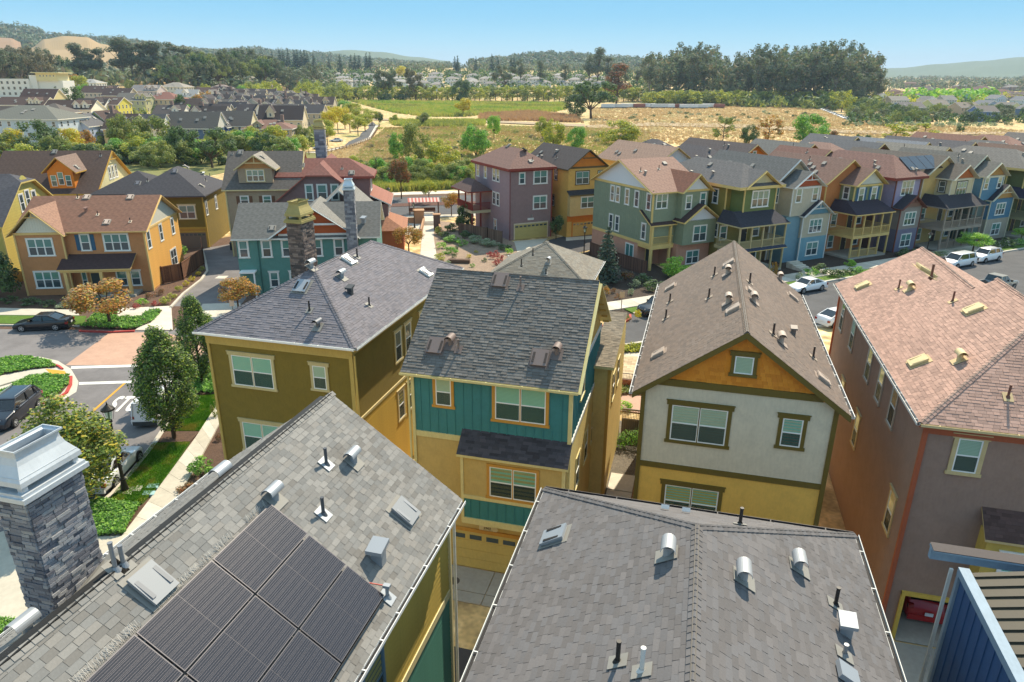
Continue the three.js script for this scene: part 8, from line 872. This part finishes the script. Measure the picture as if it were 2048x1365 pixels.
sheetT('dirt_track', [[1170, 252], [1300, 246], [1500, 250], [1700, 262], [1900, 266], [2100, 264], [2100, 268], [1900, 271], [1700, 268], [1500, 257], [1300, 253], [1180, 258]], mat('#c9b08a', { r: 1, map: 'soil' })); sheetT('dirt_track', [[740, 238], [860, 240], [1000, 243], [1170, 250], [1170, 255], [1000, 247], [860, 243], [740, 241]], mat('#c4ad8c', { r: 1, map: 'soil' })); sheetT('golden_slope', [[265, 172], [300, 164], [360, 162], [395, 166], [390, 172], [330, 176]], mat('#b9945c', { r: 1, map: 'soil' })); sheetT('street', [[140, 206], [112, 168], [138, 168], [172, 206]], M.asphalt);
// ------------------------------------------------------------------ vehicles
function loft(st, ring) { const P = [], idx = [], n = ring(st[0]).length; for (const s of st) for (const p of ring(s)) P.push(p[0], p[1], p[2]); for (let i = 0; i < st.length - 1; i++) for (let j = 0; j < n; j++) { const a = i * n + j, b = i * n + (j + 1) % n, c = a + n, d = b + n; idx.push(a, b, c, b, d, c); } for (const [o, f] of [[0, 1], [(st.length - 1) * n, -1]]) for (let j = 1; j < n - 1; j++) f < 0 ? idx.push(o, o + j, o + j + 1) : idx.push(o, o + j + 1, o + j); const g = new THREE.BufferGeometry(); g.setAttribute('position', new THREE.Float32BufferAttribute(P, 3)); g.setIndex(idx); g.computeVertexNormals(); return g; }
// stations: [x from nose (0) to tail (1), height of the deck, half width]; cabin: [x of windscreen foot, roof front, roof rear, rear window foot]
const CARS = {
  sedan: { L: 4.8, W: 1.84, H: 1.45, deck: [[0, .48, .72], [.02, .6, .82], [.06, .72, .9], [.25, .86, .95], [.32, .93, 1], [.5, .95, 1], [.75, .98, 1], [.84, 1.0, .97], [.95, .98, .9], [.99, .85, .84], [1, .55, .78]], cab: [.3, .45, .68, .86], wb: [.19, .79] },
  hatch: { L: 4.6, W: 1.85, H: 1.5, deck: [[0, .5, .74], [.02, .64, .84], [.08, .8, .92], [.24, .92, .97], [.32, .97, 1], [.55, 1.0, 1], [.8, 1.04, .99], [.92, 1.02, .94], [.98, .9, .86], [1, .55, .8]], cab: [.27, .42, .68, .96], wb: [.18, .82] },
  suv: { L: 4.7, W: 1.9, H: 1.72, deck: [[0, .6, .76], [.02, .78, .86], [.06, .95, .93], [.24, 1.05, .98], [.3, 1.1, 1], [.6, 1.12, 1], [.9, 1.15, .97], [.97, 1.1, .9], [1, .6, .84]], cab: [.26, .39, .86, .97], wb: [.19, .8], roofRails: 1 },
  minivan: { L: 5.15, W: 2.0, H: 1.75, deck: [[0, .55, .76], [.02, .74, .86], [.08, .92, .93], [.2, 1.02, .98], [.28, 1.06, 1], [.6, 1.08, 1], [.92, 1.1, .97], [.98, 1.05, .9], [1, .6, .84]], cab: [.2, .36, .9, .98], wb: [.19, .78] },
  van: { L: 4.45, W: 1.83, H: 1.86, deck: [[0, .6, .76], [.02, .8, .86], [.08, .98, .93], [.2, 1.08, .98], [.28, 1.12, 1], [.6, 1.12, 1], [.96, 1.12, .98], [1, .7, .96]], cab: [.2, .36, .96, .995], wb: [.18, .8], cargo: 1 },
};
const tyreM = mat('#1a1a1b', { r: .9 }), rimM = mat('#b4b6b8', { r: .35, m: .7 }), carGlass = mat('#10181b', { r: .04, cc: 1 }), lampW = mat('#e3e7e8', { r: .15, cc: 1 }), lampR = mat('#8c1414', { r: .2, cc: 1 }), plateM = mat('#dcdde0', { r: .5 }), blackPl = mat('#1c1c1e', { r: .7 });
function wheel(parent, x, z, r) { const w = part('wheel', cached('tyre' + r, () => { const m = new MB(); m.cyl(V(0, 0, -.11), V(0, 0, .11), r, r, 20); return m.geo(); }), tyreM, parent); w.position.set(x, r, z); part('rim', cached('rim' + r, () => { const m = new MB(); for (const s of [-1, 1]) { m.cyl(V(0, 0, s * .1), V(0, 0, s * .118), r * .3, r * .26, 12); for (let i = 0; i < 5; i++) { const a = i / 5 * 6.283; m.bar(V(0, 0, s * .114), V(Math.cos(a) * r * .66, Math.sin(a) * r * .66, s * .112), .06, .012, V(0, 0, 1)); } } for (const s of [-1, 1]) for (let i = 0; i < 16; i++) { const a = i / 16 * 6.283, b = (i + 1) / 16 * 6.283, q = (t, k) => V(Math.cos(t) * r * k, Math.sin(t) * r * k, s * .1135); s > 0 ? m.quad(q(a, .6), q(a, .7), q(b, .7), q(b, .6)) : m.quad(q(b, .6), q(b, .7), q(a, .7), q(a, .6)); } return m.geo(); }), rimM, w); part('hub', cached('hubd' + r, () => new MB().cyl(V(0, 0, -.105), V(0, 0, .105), r * .68, r * .68, 16).geo()), blackPl, w); return w; }
// the car stands with its nose towards -x in its own axes
function car(type, name, label, p, rot, col, o = {}) {
  const c = CARS[type], g = thing(name, label, o.cat ?? 'car', p.x, p.y || 0, p.z, rot, o.group), L = c.L, W = c.W / 2, paintM = mat(col, { r: .32, cc: 1, m: o.metal ?? .1 }), X = (t) => (t - .5) * L;
  part('body', cached('cb' + type, () => loft(c.deck, ([t, y, w]) => { const x = X(t), k = W * w, b = .22; return [[x, b, -k * .9], [x, .36, -k * .985], [x, Math.min(.62, y * .8), -k], [x, y - .07, -k * .965], [x, y, -k * .86], [x, y + .025, 0], [x, y, k * .86], [x, y - .07, k * .965], [x, Math.min(.62, y * .8), k], [x, .36, k * .985], [x, b, k * .9]]; })), paintM, g);
  const dk = (t) => { let i = 0; while (i < c.deck.length - 2 && c.deck[i + 1][0] < t) i++; const a = c.deck[i], b = c.deck[i + 1]; return lerp(a[1], b[1], clamp((t - a[0]) / (b[0] - a[0]), 0, 1)); };
  const [a, b, d, e] = c.cab, H = c.H, wb = W * .9, wr = W * .72, foot = [V(X(a), dk(a) - .02, wb * .92), V(X(e), dk(e) - .02, wb * .92)], top = [V(X(b), H - .05, wr), V(X(d), H - .06, wr)], mir = (v) => V(v.x, v.y, -v.z);
  const gl = part('windows', cached('cg' + type, () => { const m = new MB(), A = foot[0], B = foot[1], C = top[1], D = top[0], M1 = V(lerp(A.x, B.x, .45), dk(.5) - .02, wb); m.poly([A, M1, B, C, D]); m.poly([mir(D), mir(C), mir(B), mir(M1), mir(A)]); m.quad(mir(A), A, D, mir(D)); m.quad(B, mir(B), mir(C), C); return m.geo(); }), carGlass, g);
  part('roof', cached('cr' + type, () => loft([[b - .02, .0, .96], [b + .02, .045, 1], [(b + d) / 2, .06, 1], [d - .02, .045, 1], [d + .02, -.01, .96]], ([t, y, w]) => { const x = X(t), k = wr * w, h = H - .06; return [[x, h - .03, -k - .02], [x, h + y * .5, -k], [x, h + y, -k * .8], [x, h + y + .015, 0], [x, h + y, k * .8], [x, h + y * .5, k], [x, h - .03, k + .02]]; })), paintM, g);
  part('pillars', cached('cp' + type, () => { const m = new MB(); for (const s of [1, -1]) { const q = (v) => V(v.x, v.y, v.z * s * 1.008); m.bar(q(foot[0]), q(top[0]), .07, .05, V(0, 0, 1)); m.bar(q(foot[1]), q(top[1]), c.cargo ? .2 : .1, .06, V(0, 0, 1)); const t = lerp(b, d, .5); m.bar(q(V(X(t), dk(t) - .02, wb)), q(V(X(t), H - .05, wr)), .08, .03, V(0, 0, 1)); if (type !== 'sedan') { const t2 = lerp(b, d, .93); m.bar(q(V(X(t2 + .02), dk(t2) - .02, wb)), q(V(X(t2), H - .05, wr)), .1, .03, V(0, 0, 1)); } if (c.cargo) m.poly(s > 0 ? [q(V(X(.48), dk(.5), wb)), q(V(X(.96), dk(.9), wb * .97)), q(V(X(.94), H - .05, wr * 1.01)), q(V(X(.46), H - .05, wr * 1.01))] : [q(V(X(.46), H - .05, wr * 1.01)), q(V(X(.94), H - .05, wr * 1.01)), q(V(X(.96), dk(.9), wb * .97)), q(V(X(.48), dk(.5), wb))]); } if (c.cargo) { m.quad(V(X(e) + .02, dk(e), wb * .92), V(X(e) + .02, dk(e), -wb * .92), V(X(d) + .03, H - .05, -wr), V(X(d) + .03, H - .05, wr)); } return m.geo(); }), paintM, g);
  for (const s of [-1, 1]) { const yl = c.deck[2][1] - .1; part('headlight', cached('chl' + type, () => new MB().slab([V(X(.012), yl - .12, .42), V(X(.03), yl - .12, .78), V(X(.07), yl, .8), V(X(.022), yl, .42)], V(.04, 0, 0)).geo()), lampW, g).scale.z = s; const yt = dk(.97); part('taillight', cached('ctl' + type, () => new MB().box(X(.965), yt - .32, .62, X(1.003), yt - .12, .84).geo()), lampR, g).scale.z = s; part('mirror', cached('cmr' + type, () => new MB().box(X(a + .06) - .08, dk(.35) + .02, W * .93, X(a + .06) + .08, dk(.35) + .16, W * 1.1).geo()), paintM, g).scale.z = s; }
  part('grille', cached('cgr' + type, () => new MB().box(X(0) - .012, .34, -.5, X(.02), c.deck[1][1] - .06, .5).geo()), blackPl, g); part('rear_bumper', cached('cbm' + type, () => new MB().box(X(.985), .24, -W * .84, X(1.012), .5, W * .84).geo()), o.bumper || paintM, g); part('licence_plate', cached('clp' + type, () => new MB().box(X(1.012), .55, -.16, X(1.02), .7, .16).geo()), plateM, g); part('licence_plate', cached('clf' + type, () => new MB().box(X(-.006), .36, -.16, X(-.003), .48, .16).geo()), plateM, g); part('side_skirt', cached('css' + type, () => new MB().box(X(.24), .16, -W * .95, X(.74), .28, W * .95).geo()), blackPl, g);
  for (const t of c.wb) for (const s of [-1, 1]) { part('wheel_arch', cached('arch', () => new MB().cyl(V(0, 0, -.09), V(0, 0, .09), .39, .39, 18).geo()), blackPl, g).position.set(X(t), .34, s * (W - .1)); wheel(g, X(t), s * (W - .085), .33); }
  if (c.roofRails || o.rails) part('roof_rails', cached('crl' + type, () => new MB().bar(V(X(b + .03), H + .06, wr * .92), V(X(d - .03), H + .05, wr * .92), .04, .04).bar(V(X(b + .03), H + .06, -wr * .92), V(X(d - .03), H + .05, -wr * .92), .04, .04).geo()), o.rails === 'silver' ? M.metal : blackPl, g);
  return g;
}
const A42 = 42 * D2R, onR = (x, z) => RF(x, z);
car('sedan', 'parked_car', 'black sedan parked at the kerb before the orange house', G(88, 657), 22 * D2R + .02, '#17161a', { metal: .3 });
car('suv', 'parked_car', 'dark navy compact SUV beside the ivy island', G(28, 836), Math.PI / 2 + 20 * D2R, '#1a202c', { cat: 'car', metal: .4, rails: 'silver' });
car('van', 'delivery_van', 'white compact delivery van parked under the columnar tree', G(292, 857).add(V(-.75, 0, -2.05)), -Math.PI / 2 + 20 * D2R, '#d9dadb', { cat: 'van', metal: 0, bumper: mat('#3a3b3d', { r: .7 }) });
car('sedan', 'parked_car', 'white sedan parked beside the lamp post', G(226, 950), -Math.PI / 2 + 17 * D2R, '#dcdfe2', { metal: 0 });
car('sedan', 'parked_car', 'white sedan parked before the orange row house', onR(10.7, 14.9), A42, '#e2e4e6', { metal: 0 }); car('hatch', 'parked_car', 'white fastback with wide rear window on the near kerb', onR(4.2, 24.4), A42 + Math.PI, '#e6e8ea', { metal: 0 });
car('suv', 'parked_car', 'black SUV at the red kerb corner', onR(-9.4, 14.2), A42, '#15171d', { metal: .3 }); car('suv', 'parked_car', 'maroon SUV with roof rack behind the terracotta roof', onR(31.6, 15.3), A42, '#4a1c20', { metal: .3 }); car('minivan', 'parked_car', 'white minivan parked along the right street', onR(37.4, 15.4), A42, '#dfe1e3', { metal: 0, cat: 'minivan' }); car('suv', 'parked_car', 'white SUV with black roof rails ahead of the minivan', onR(43.6, 15.2), A42, '#e6e7e8', { metal: 0 });
car('sedan', 'parked_car', 'red car nose showing past the orange gable roof', onR(4.2, 14.9), A42, '#a31218', {}); car('suv', 'garage_car', 'red SUV inside the open garage of the brown house', V(11.2, .05, -30.3), -Math.PI / 2, '#a80f14', { metal: 0 });
{ // pickup
  const p = onR(30.2, 24.2), g = thing('pickup_truck', 'silver pickup truck with dark open bed on the right street', 'truck', p.x, 0, p.z, A42 + Math.PI), pm = mat('#8d8f8f', { r: .35, cc: 1, m: .4 }), W = .98; part('body', loft([[-2.8, .6, .78], [-2.72, .85, .9], [-2.5, 1.05, .97], [-1.4, 1.12, 1], [-1.2, 1.15, 1], [.75, 1.15, 1]], ([x, y, w]) => { const k = W * w; return [[x, .35, -k * .92], [x, .6, -k], [x, y - .06, -k * .97], [x, y, -k * .88], [x, y, k * .88], [x, y - .06, k * .97], [x, .6, k], [x, .35, k * .92]]; }), pm, g);
  part('bed', new MB().box(.78, .45, -W, 2.75, 1.15, -W + .12).box(.78, .45, W - .12, 2.75, 1.15, W).box(2.66, .45, -W + .12, 2.78, 1.13, W - .12).box(.78, .45, -W + .12, 2.66, .62, W - .12), pm, g); part('bed_liner', new MB().box(.8, .63, -W + .13, 2.65, .66, W - .13), mat('#3a3734', { r: .8 }), g); const cg = new MB(), A = V(-1.3, 1.13, .88), B = V(.75, 1.13, .9), C = V(.55, 1.78, .72), D = V(-.55, 1.78, .72), mi = (v) => V(v.x, v.y, -v.z); cg.quad(A, B, C, D).quad(mi(D), mi(C), mi(B), mi(A)).quad(mi(A), A, D, mi(D)).quad(B, mi(B), mi(C), C); part('windows', cg, carGlass, g); part('roof', new MB().box(-.6, 1.77, -.74, .6, 1.83, .74), pm, g); for (const s of [-1, 1]) { part('pillar', new MB().bar(V(-.35, 1.15, s * .9), V(-.1, 1.78, s * .74), .08, .04, V(0, 0, 1)).bar(V(.7, 1.15, s * .9), V(.55, 1.78, s * .74), .12, .05, V(0, 0, 1)), pm, g); part('taillight', new MB().box(2.7, .8, s * .8, 2.8, 1.1, s * .97), lampR, g); part('headlight', new MB().box(-2.78, .75, s * .5, -2.66, .95, s * .86), lampW, g); part('mirror', new MB().box(-1.05, 1.15, s * .98, -.9, 1.35, s * 1.18), blackPl, g); for (const x of [-1.85, 1.75]) { part('wheel_arch', new MB().cyl(V(x, .4, s * (W - .12) - .08), V(x, .4, s * (W - .12) + .1), .45, .45, 18), blackPl, g); wheel(g, x, s * (W - .07), .39); } } part('rear_bumper', new MB().box(2.76, .42, -.9, 2.9, .6, .9), M.metal, g); part('licence_plate', new MB().box(2.79, .7, -.16, 2.8, .85, .16), plateM, g);
}
for (const [x, y, c] of [[545, 299, '#d8dadc'], [590, 296, '#e2e4e6'], [640, 299, '#cfd2d4'], [672, 284, '#e2e4e6'], [1330, 303, '#dfe1e2']]) if (x < 1000) car('sedan', 'distant_car', 'pale car on the boulevard by the field', G(x, y), .5, c, { group: 'pale cars on the boulevard' });
{ const r = rng(8); for (let i = 0; i < 16; i++) { const t = i / 15, p = GT(lerp(1640, 1706, t), lerp(218, 244, t)); car(i % 3 ? 'sedan' : 'suv', 'distant_car', 'white car in the line parked beside the field', p, 1.0, i % 4 ? '#e4e6e8' : '#9aa0a6', { group: 'line of cars beside the field' }); } for (let i = 0; i < 12; i++) { const x = 1215 + 20 * i + 6 * r(), p = GT(x, 216 + 2 * r()), L = 8 + 8 * r(), g = thing('box_trailer', 'white and grey trailer in the far yard', 'trailer', p.x, p.y, p.z, .25 + .3 * r(), 'trailers in the far yard'); part('box', new MB().box(-L / 2, .9, -1.25, L / 2, 3.4, 1.25), mat(['#d8dadb', '#c9cccd', '#e4e4e2', '#8d5a50'][i % 4], { r: .6 }), g); part('chassis', new MB().box(-L / 2, .5, -1, L / 2, .9, 1), blackPl, g); part('wheels', new MB().cyl(V(L * .3, .5, -1.2), V(L * .3, .5, 1.2), .5, .5, 10).cyl(V(-L * .3, .5, -1.2), V(-L * .3, .5, 1.2), .5, .5, 10), tyreM, g); } }
// ------------------------------------------------------------------ street lamps, signs, fences
function lamp(px, py, top, label) { const p = G(px, py), H = topOver(px, top, p), k = H / 5.6, g = thing('street_lamp', label, 'street lamp', p.x, 0, p.z), iron = mat('#2b2723', { r: .5, m: .3 }); g.scale.setScalar(k); part('base', new MB().cyl(V(0, 0, 0), V(0, .14, 0), .3, .28, 12).cyl(V(0, .14, 0), V(0, .75, 0), .22, .13, 12).cyl(V(0, .75, 0), V(0, .85, 0), .16, .16, 12), iron, g); part('pole', new MB().cyl(V(0, .85, 0), V(0, 1.6, 0), .1, .095, 10).cyl(V(0, 1.6, 0), V(0, 1.68, 0), .13, .13, 10).cyl(V(0, 1.68, 0), V(0, 4.4, 0), .085, .06, 10).cyl(V(0, 4.4, 0), V(0, 4.55, 0), .12, .1, 10), iron, g); const ln = part('lantern', new MB().cyl(V(0, 5.12, 0), V(0, 5.2, 0), .36, .34, 14).cyl(V(0, 5.2, 0), V(0, 5.42, 0), .3, .08, 14).cyl(V(0, 5.42, 0), V(0, 5.6, 0), .05, .015, 8).bar(V(.13, 4.55, .13), V(.2, 5.14, .2), .02, .02).bar(V(-.13, 4.55, .13), V(-.2, 5.14, .2), .02, .02).bar(V(.13, 4.55, -.13), V(.2, 5.14, -.2), .02, .02).bar(V(-.13, 4.55, -.13), V(-.2, 5.14, -.2), .02, .02), iron, g); part('lantern_glass', new MB().cyl(V(0, 4.56, 0), V(0, 5.12, 0), .13, .22, 12, false), M.glass, ln); part('bulb', new MB().cyl(V(0, 4.56, 0), V(0, 4.95, 0), .07, .05, 8), mat('#e8e2d2', { r: .4 }), ln); }
lamp(250, 984, 797, 'black iron street lamp on the lawn by the white sedan'); lamp(1167, 530, 449, 'black iron street lamp beside the cedar'); lamp(1847, 536, 461, 'black iron street lamp at the yellow row house'); lamp(780, 441, 373, 'tall street lamp near the plum house'); lamp(829, 456, 403, 'street lamp beside the red canopy'); lamp(818, 475, 441, 'short lamp among the bronze maple leaves');
function signPost(px, py, top, w, h, col, label) { const p = G(px, py), H = topOver(px, top, p), g = thing('street_sign', label, 'sign', p.x, 0, p.z, .26); part('post', new MB().box(-.035, 0, -.035, .035, H, .035), mat('#8b8578', { r: .6 }), g); part('plate', new MB().box(-w / 2, H - h - .1, .04, w / 2, H - .1, .06), mat(col, { r: .6 }), g); }
signPost(1242, 628, 582, .5, .6, '#b9a88c', 'pale sign on a post at the red kerb corner'); signPost(468, 640, 598, .45, .6, '#cdb39a', 'pale sign by the orange maple near the driveway');
const woodM = ['#7a5238', '#6b4630', '#865c40', '#5f4030'].map((c) => mat(c, { r: .9, map: 'mottle' }));
function fence(label, pts, H, o = {}) { const a0 = pts[0], g = thing('wood_fence', label, 'fence', a0.x, 0, a0.z), r = rng(pts.length + Math.round(a0.x)), ms = o.ms || woodM, bw = o.bw ?? .14; for (let k = 0; k < pts.length - 1; k++) { const a = pts[k].clone().sub(a0).setY(0), b = pts[k + 1].clone().sub(a0).setY(0), L = a.distanceTo(b), d = b.clone().sub(a).normalize(), ang = Math.atan2(-d.z, d.x), n = Math.max(1, Math.round(L / bw)); for (let i = 0; i < n; i++) { const m = part('board', cached('fb' + H + o.gap + bw, () => new MB().box(-bw * .47, .05, -.012, bw * .47, H - (o.cap ?? .1), .012).geo()), ms[Math.floor(r() * ms.length)], g); m.position.copy(a).addScaledVector(d, (i + .5) * L / n); m.rotation.y = ang; } for (const y of [H - .05, .25]) part('rail', new MB().bar(a.clone().setY(y), b.clone().setY(y), .1, .06), ms[0], g); for (const q of [a, b]) part('post', new MB().box(q.x - .06, 0, q.z - .06, q.x + .06, H + .05, q.z + .06), ms[1], g); } return g; }
fence('brown board fence beside the orange house side yard', [G(326, 568), G(366, 560), G(408, 528), G(405, 505)], 2.0); fence('dark board fence below the purple house balcony', [G(1004, 488), G(975, 480), G(918, 470)], 1.8, { ms: ['#6d5a4c', '#5c4b40', '#7a6656'].map((c) => mat(c, { r: .9 })) }); fence('dark board fence behind the cedar', [G(1180, 510), G(1232, 532), G(1292, 552)], 1.8, { ms: ['#5a4034', '#4c362c', '#664a3c'].map((c) => mat(c, { r: .9 })) });
{ // lattice-topped yard fence
  const g = thing('lattice_fence', 'grey board fence with lattice top between the teal and orange gable houses', 'fence', -3.4, 0, -41.8), m = mat('#5d5550', { r: .9 }), m2 = mat('#8a8078', { r: .9 }); for (let i = 0; i < 15; i++) part('board', cached('lfb', () => new MB().box(-.068, 0, -.012, .068, 1.25, .012).geo()), m, g).position.x = -.05 + i * .14; const l = new MB(); for (let i = 0; i < 22; i++) { l.box(-.1 + i * .1, 1.3, -.006, -.07 + i * .1, 1.95, .006); } for (let j = 0; j < 7; j++) l.box(-.1, 1.32 + j * .1, .008, 2.1, 1.35 + j * .1, .016); part('lattice', l, m2, g); part('rail', new MB().box(-.12, 1.25, -.04, 2.12, 1.31, .04).box(-.12, 1.95, -.04, 2.12, 2.03, .04), m2, g);
  const f = thing('metal_fence', 'black metal picket fence along the paved yard', 'fence', -6.5, 0, -50.1), bm = M.black, pk = new MB(); for (let i = 0; i < 70; i++) part('picket', cached('pick', () => new MB().box(-.012, 0, -.012, .012, 1.05, .012).geo()), bm, f).position.x = i * .11; part('rail', new MB().box(0, .12, -.015, 7.7, .16, .015).box(0, .98, -.015, 7.7, 1.02, .015), bm, f); const wl = thing('planter_wall', 'low brown planter wall with railing by the paved yard', 'wall', -2.6, 0, -53.8); part('wall', new MB().box(-.9, 0, -.15, 1.2, .55, .15), mat('#7a5038', { r: .9 }), wl); for (let i = 0; i < 12; i++) part('picket', cached('pick2', () => new MB().box(-.012, .55, -.012, .012, 1.3, .012).geo()), bm, wl).position.x = -.8 + i * .16; part('rail', new MB().box(-.85, 1.26, -.015, 1.15, 1.3, .015), bm, wl);
  const bw = thing('brick_wall', 'low brick wall below the metal picket fence', 'wall', -6.5, 0, -49.7), mm = ['#8a5640', '#7b4a36', '#96624a'].map((c) => mat(c, { r: .9 })), rr = rng(3); part('core', new MB().box(0, 0, -.12, 7.7, .7, .1), mat('#5f4638', { r: .95 }), bw); for (let y = 0; y < 5; y++) for (let i = 0; i < 24; i++) part('brick', cached('brk', () => new MB().box(0, 0, 0, .3, .12, .03).geo()), mm[Math.floor(rr() * 3)], bw).position.set(i * .32 + (y % 2) * .1 - .02, y * .14 + .01, .1);
  const pot = thing('potted_plant', 'small sapling in a round white pot on the stepping slabs', 'potted plant', -3.05, .06, -30.2); part('pot', new THREE.LatheGeometry([[.2, 0], [.3, .1], [.36, .4], [.4, .45], [.36, .45], [.33, .38], [0, .36]].map((q) => new THREE.Vector2(...q)), 20), mat('#c9c6c0', { r: .7 }), pot); part('stem', new MB().cyl(V(0, .3, 0), V(.04, 1.5, .02), .014, .008, 6), bark, pot); part('leaves', leaves([[0, 1.3, 0, .25, .35, .25], [.1, .95, 0, .2, .2, .2]], 160, .06, 'silver', 4), leafMat, pot);
  const bs = thing('yard_shrub', 'straggling green shrub under the lattice fence', 'shrub', -2.7, 0, -40.4); bs.scale.setScalar(1); part('crown', leaves([[0, .7, 0, .9, .5, .6], [-.6, .5, .2, .5, .5, .5], [.5, 1, 0, .6, .4, .5]], 900, .07, 'lush', 9, { thin: .35 }), leafMat, bs);
}
{ // kiosk with red striped canopy beside the steps, piers and path walls
  const p = G(848, 428), g = thing('striped_canopy', 'red and white striped canopy over the bench at the garden entrance', 'canopy', p.x, 0, p.z, 24 * D2R), rd = mat('#a85448', { r: .8 }), wh = mat('#c9a89e', { r: .8 }); for (let i = 0; i < 18; i++) part('stripe', cached('cst', () => new MB().slab([V(0, 2.2, .9), V(.3, 2.2, .9), V(.3, 2.6, -1.2), V(0, 2.6, -1.2)], V(0, -.05, 0)).geo()), i % 2 ? wh : rd, g).position.x = -2.7 + i * .3; for (const x of [-2.5, 2.5]) for (const z of [-1, .75]) part('post', new MB().box(x - .06, 0, z - .06, x + .06, z > 0 ? 2.15 : 2.5, z + .06), mat('#5b463c', { r: .7 }), g); part('bench', new MB().box(-2.6, .4, -.5, 2, .5, .1).box(-2.6, .5, -.6, 2, 1.0, -.5).box(-2.4, 0, -.4, -2.3, .4, 0).box(1.7, 0, -.4, 1.8, .4, 0), mat('#6b4a38', { r: .8 }), g);
  const pc = mat('#b58c68', { r: .9, map: 'concrete' }), pd = mat('#6f5a4e', { r: .9, map: 'concrete' }); for (const [x, y, m, w, h, lb] of [[838, 446, pc, 1.6, 2.0, 'tan pier left of the garden steps'], [874, 458, pd, 1.0, 2.2, 'dark stone pier right of the garden steps']]) { const q = G(x, y), t = thing('garden_pier', lb, 'pier', q.x, 0, q.z, 24 * D2R); part('shaft', new MB().box(-w / 2, 0, -w / 2, w / 2, h, w / 2), m, t); part('cap', new MB().box(-w / 2 - .1, h, -w / 2 - .1, w / 2 + .1, h + .15, w / 2 + .1), pc, t); } for (const [a, b, lb] of [[[848, 445], [842, 470], 'low tan wall left of the garden path'], [[877, 455], [884, 474], 'low tan wall right of the garden path'], [[790, 447], [838, 446], 'low tan wall of the plaza edge']]) { const A = G(...a), B = G(...b), t = thing('garden_wall', lb, 'wall', A.x, 0, A.z); part('wall', new MB().bar(V(0, .45, 0), B.sub(A).setY(.45), .25, .9), pc, t); } const st = thing('garden_steps', 'concrete steps of the garden path between the piers', 'steps', G(858, 452).x, 0, G(858, 452).z, 24 * D2R); for (let i = 0; i < 4; i++) part('step', new MB().box(-.9, 0, -i * .35 - .35, .9, .12 + i * .13, -i * .35), cm[i % 3], st);
  const up = G(1022, 532), u = thing('utility_cabinet', 'pale utility cabinet by the red shrubs', 'cabinet', up.x, 0, up.z, 30 * D2R); part('cabinet', new MB().box(-.4, 0, -.3, .4, 1.3, .3), mat('#b9c0bf', { r: .6 }), u); part('door_panel', new MB().box(-.35, .1, .3, -.02, 1.2, .32).box(.02, .1, .3, .35, 1.2, .32), mat('#a9b1b0', { r: .6 }), u); const bx = thing('planter_box', 'long dark planter box in the garden soil', 'planter', G(918, 526).x, 0, G(918, 526).z, 10 * D2R); part('box', new MB().box(-1.4, 0, -.4, 1.4, .45, .4), mat('#5d4638', { r: .9 }), bx); part('soil', new MB().box(-1.3, .45, -.3, 1.3, .47, .3), M.mulch, bx);
  const st2 = thing('entry_steps', 'concrete entry steps down from the sky blue row house', 'steps', RF(17.6, 6.4).x, 0, RF(17.6, 6.4).z, 42 * D2R); for (let i = 0; i < 6; i++) part('step', new MB().box(-.9, 0, i * .5, .9, .75 - i * .12, i * .5 + .48), cm[i % 3], st2); const bn = thing('wheelie_bin', 'dark wheeled bin in the shade beside the dark hip roof house', 'bin', G(466, 500).x, 0, G(466, 500).z, .4); part('bin', new MB().slab([V(-.3, .95, .32), V(.3, .95, .32), V(.3, .95, -.32), V(-.3, .95, -.32)], V(0, -.9, 0)), mat('#22282c', { r: .6 }), bn); part('lid', new MB().slab([V(-.33, 1.02, .36), V(.33, 1.02, .36), V(.33, 1.08, -.36), V(-.33, 1.08, -.36)], V(0, -.05, 0)), mat('#1c2226', { r: .6 }), bn);
}
{ // rail fence along the boulevard
  const L = [[596, 309], [640, 310], [700, 296], [742, 280], [760, 252]].map((q) => G(...q)), a0 = L[0], g = thing('rail_fence', 'low timber rail fence between the boulevard pavement and the dry grass', 'fence', a0.x, 0, a0.z), m = mat('#8a7256', { r: .9 }); for (let k = 0; k < L.length - 1; k++) { const a = L[k].clone().sub(a0), b = L[k + 1].clone().sub(a0), n = Math.max(2, Math.round(a.distanceTo(b) / 3)); for (let i = 0; i < n; i++) part('post', cached('rfp', () => new MB().box(-.1, 0, -.1, .1, 1.2, .1).geo()), m, g).position.copy(a.clone().lerp(b, i / n)); part('rail', new MB().bar(a.clone().setY(1.0), b.clone().setY(1.0), .12, .18), m, g); part('rail', new MB().bar(a.clone().setY(.55), b.clone().setY(.55), .12, .16), m, g); }
}
renderer.render(scene, camera);
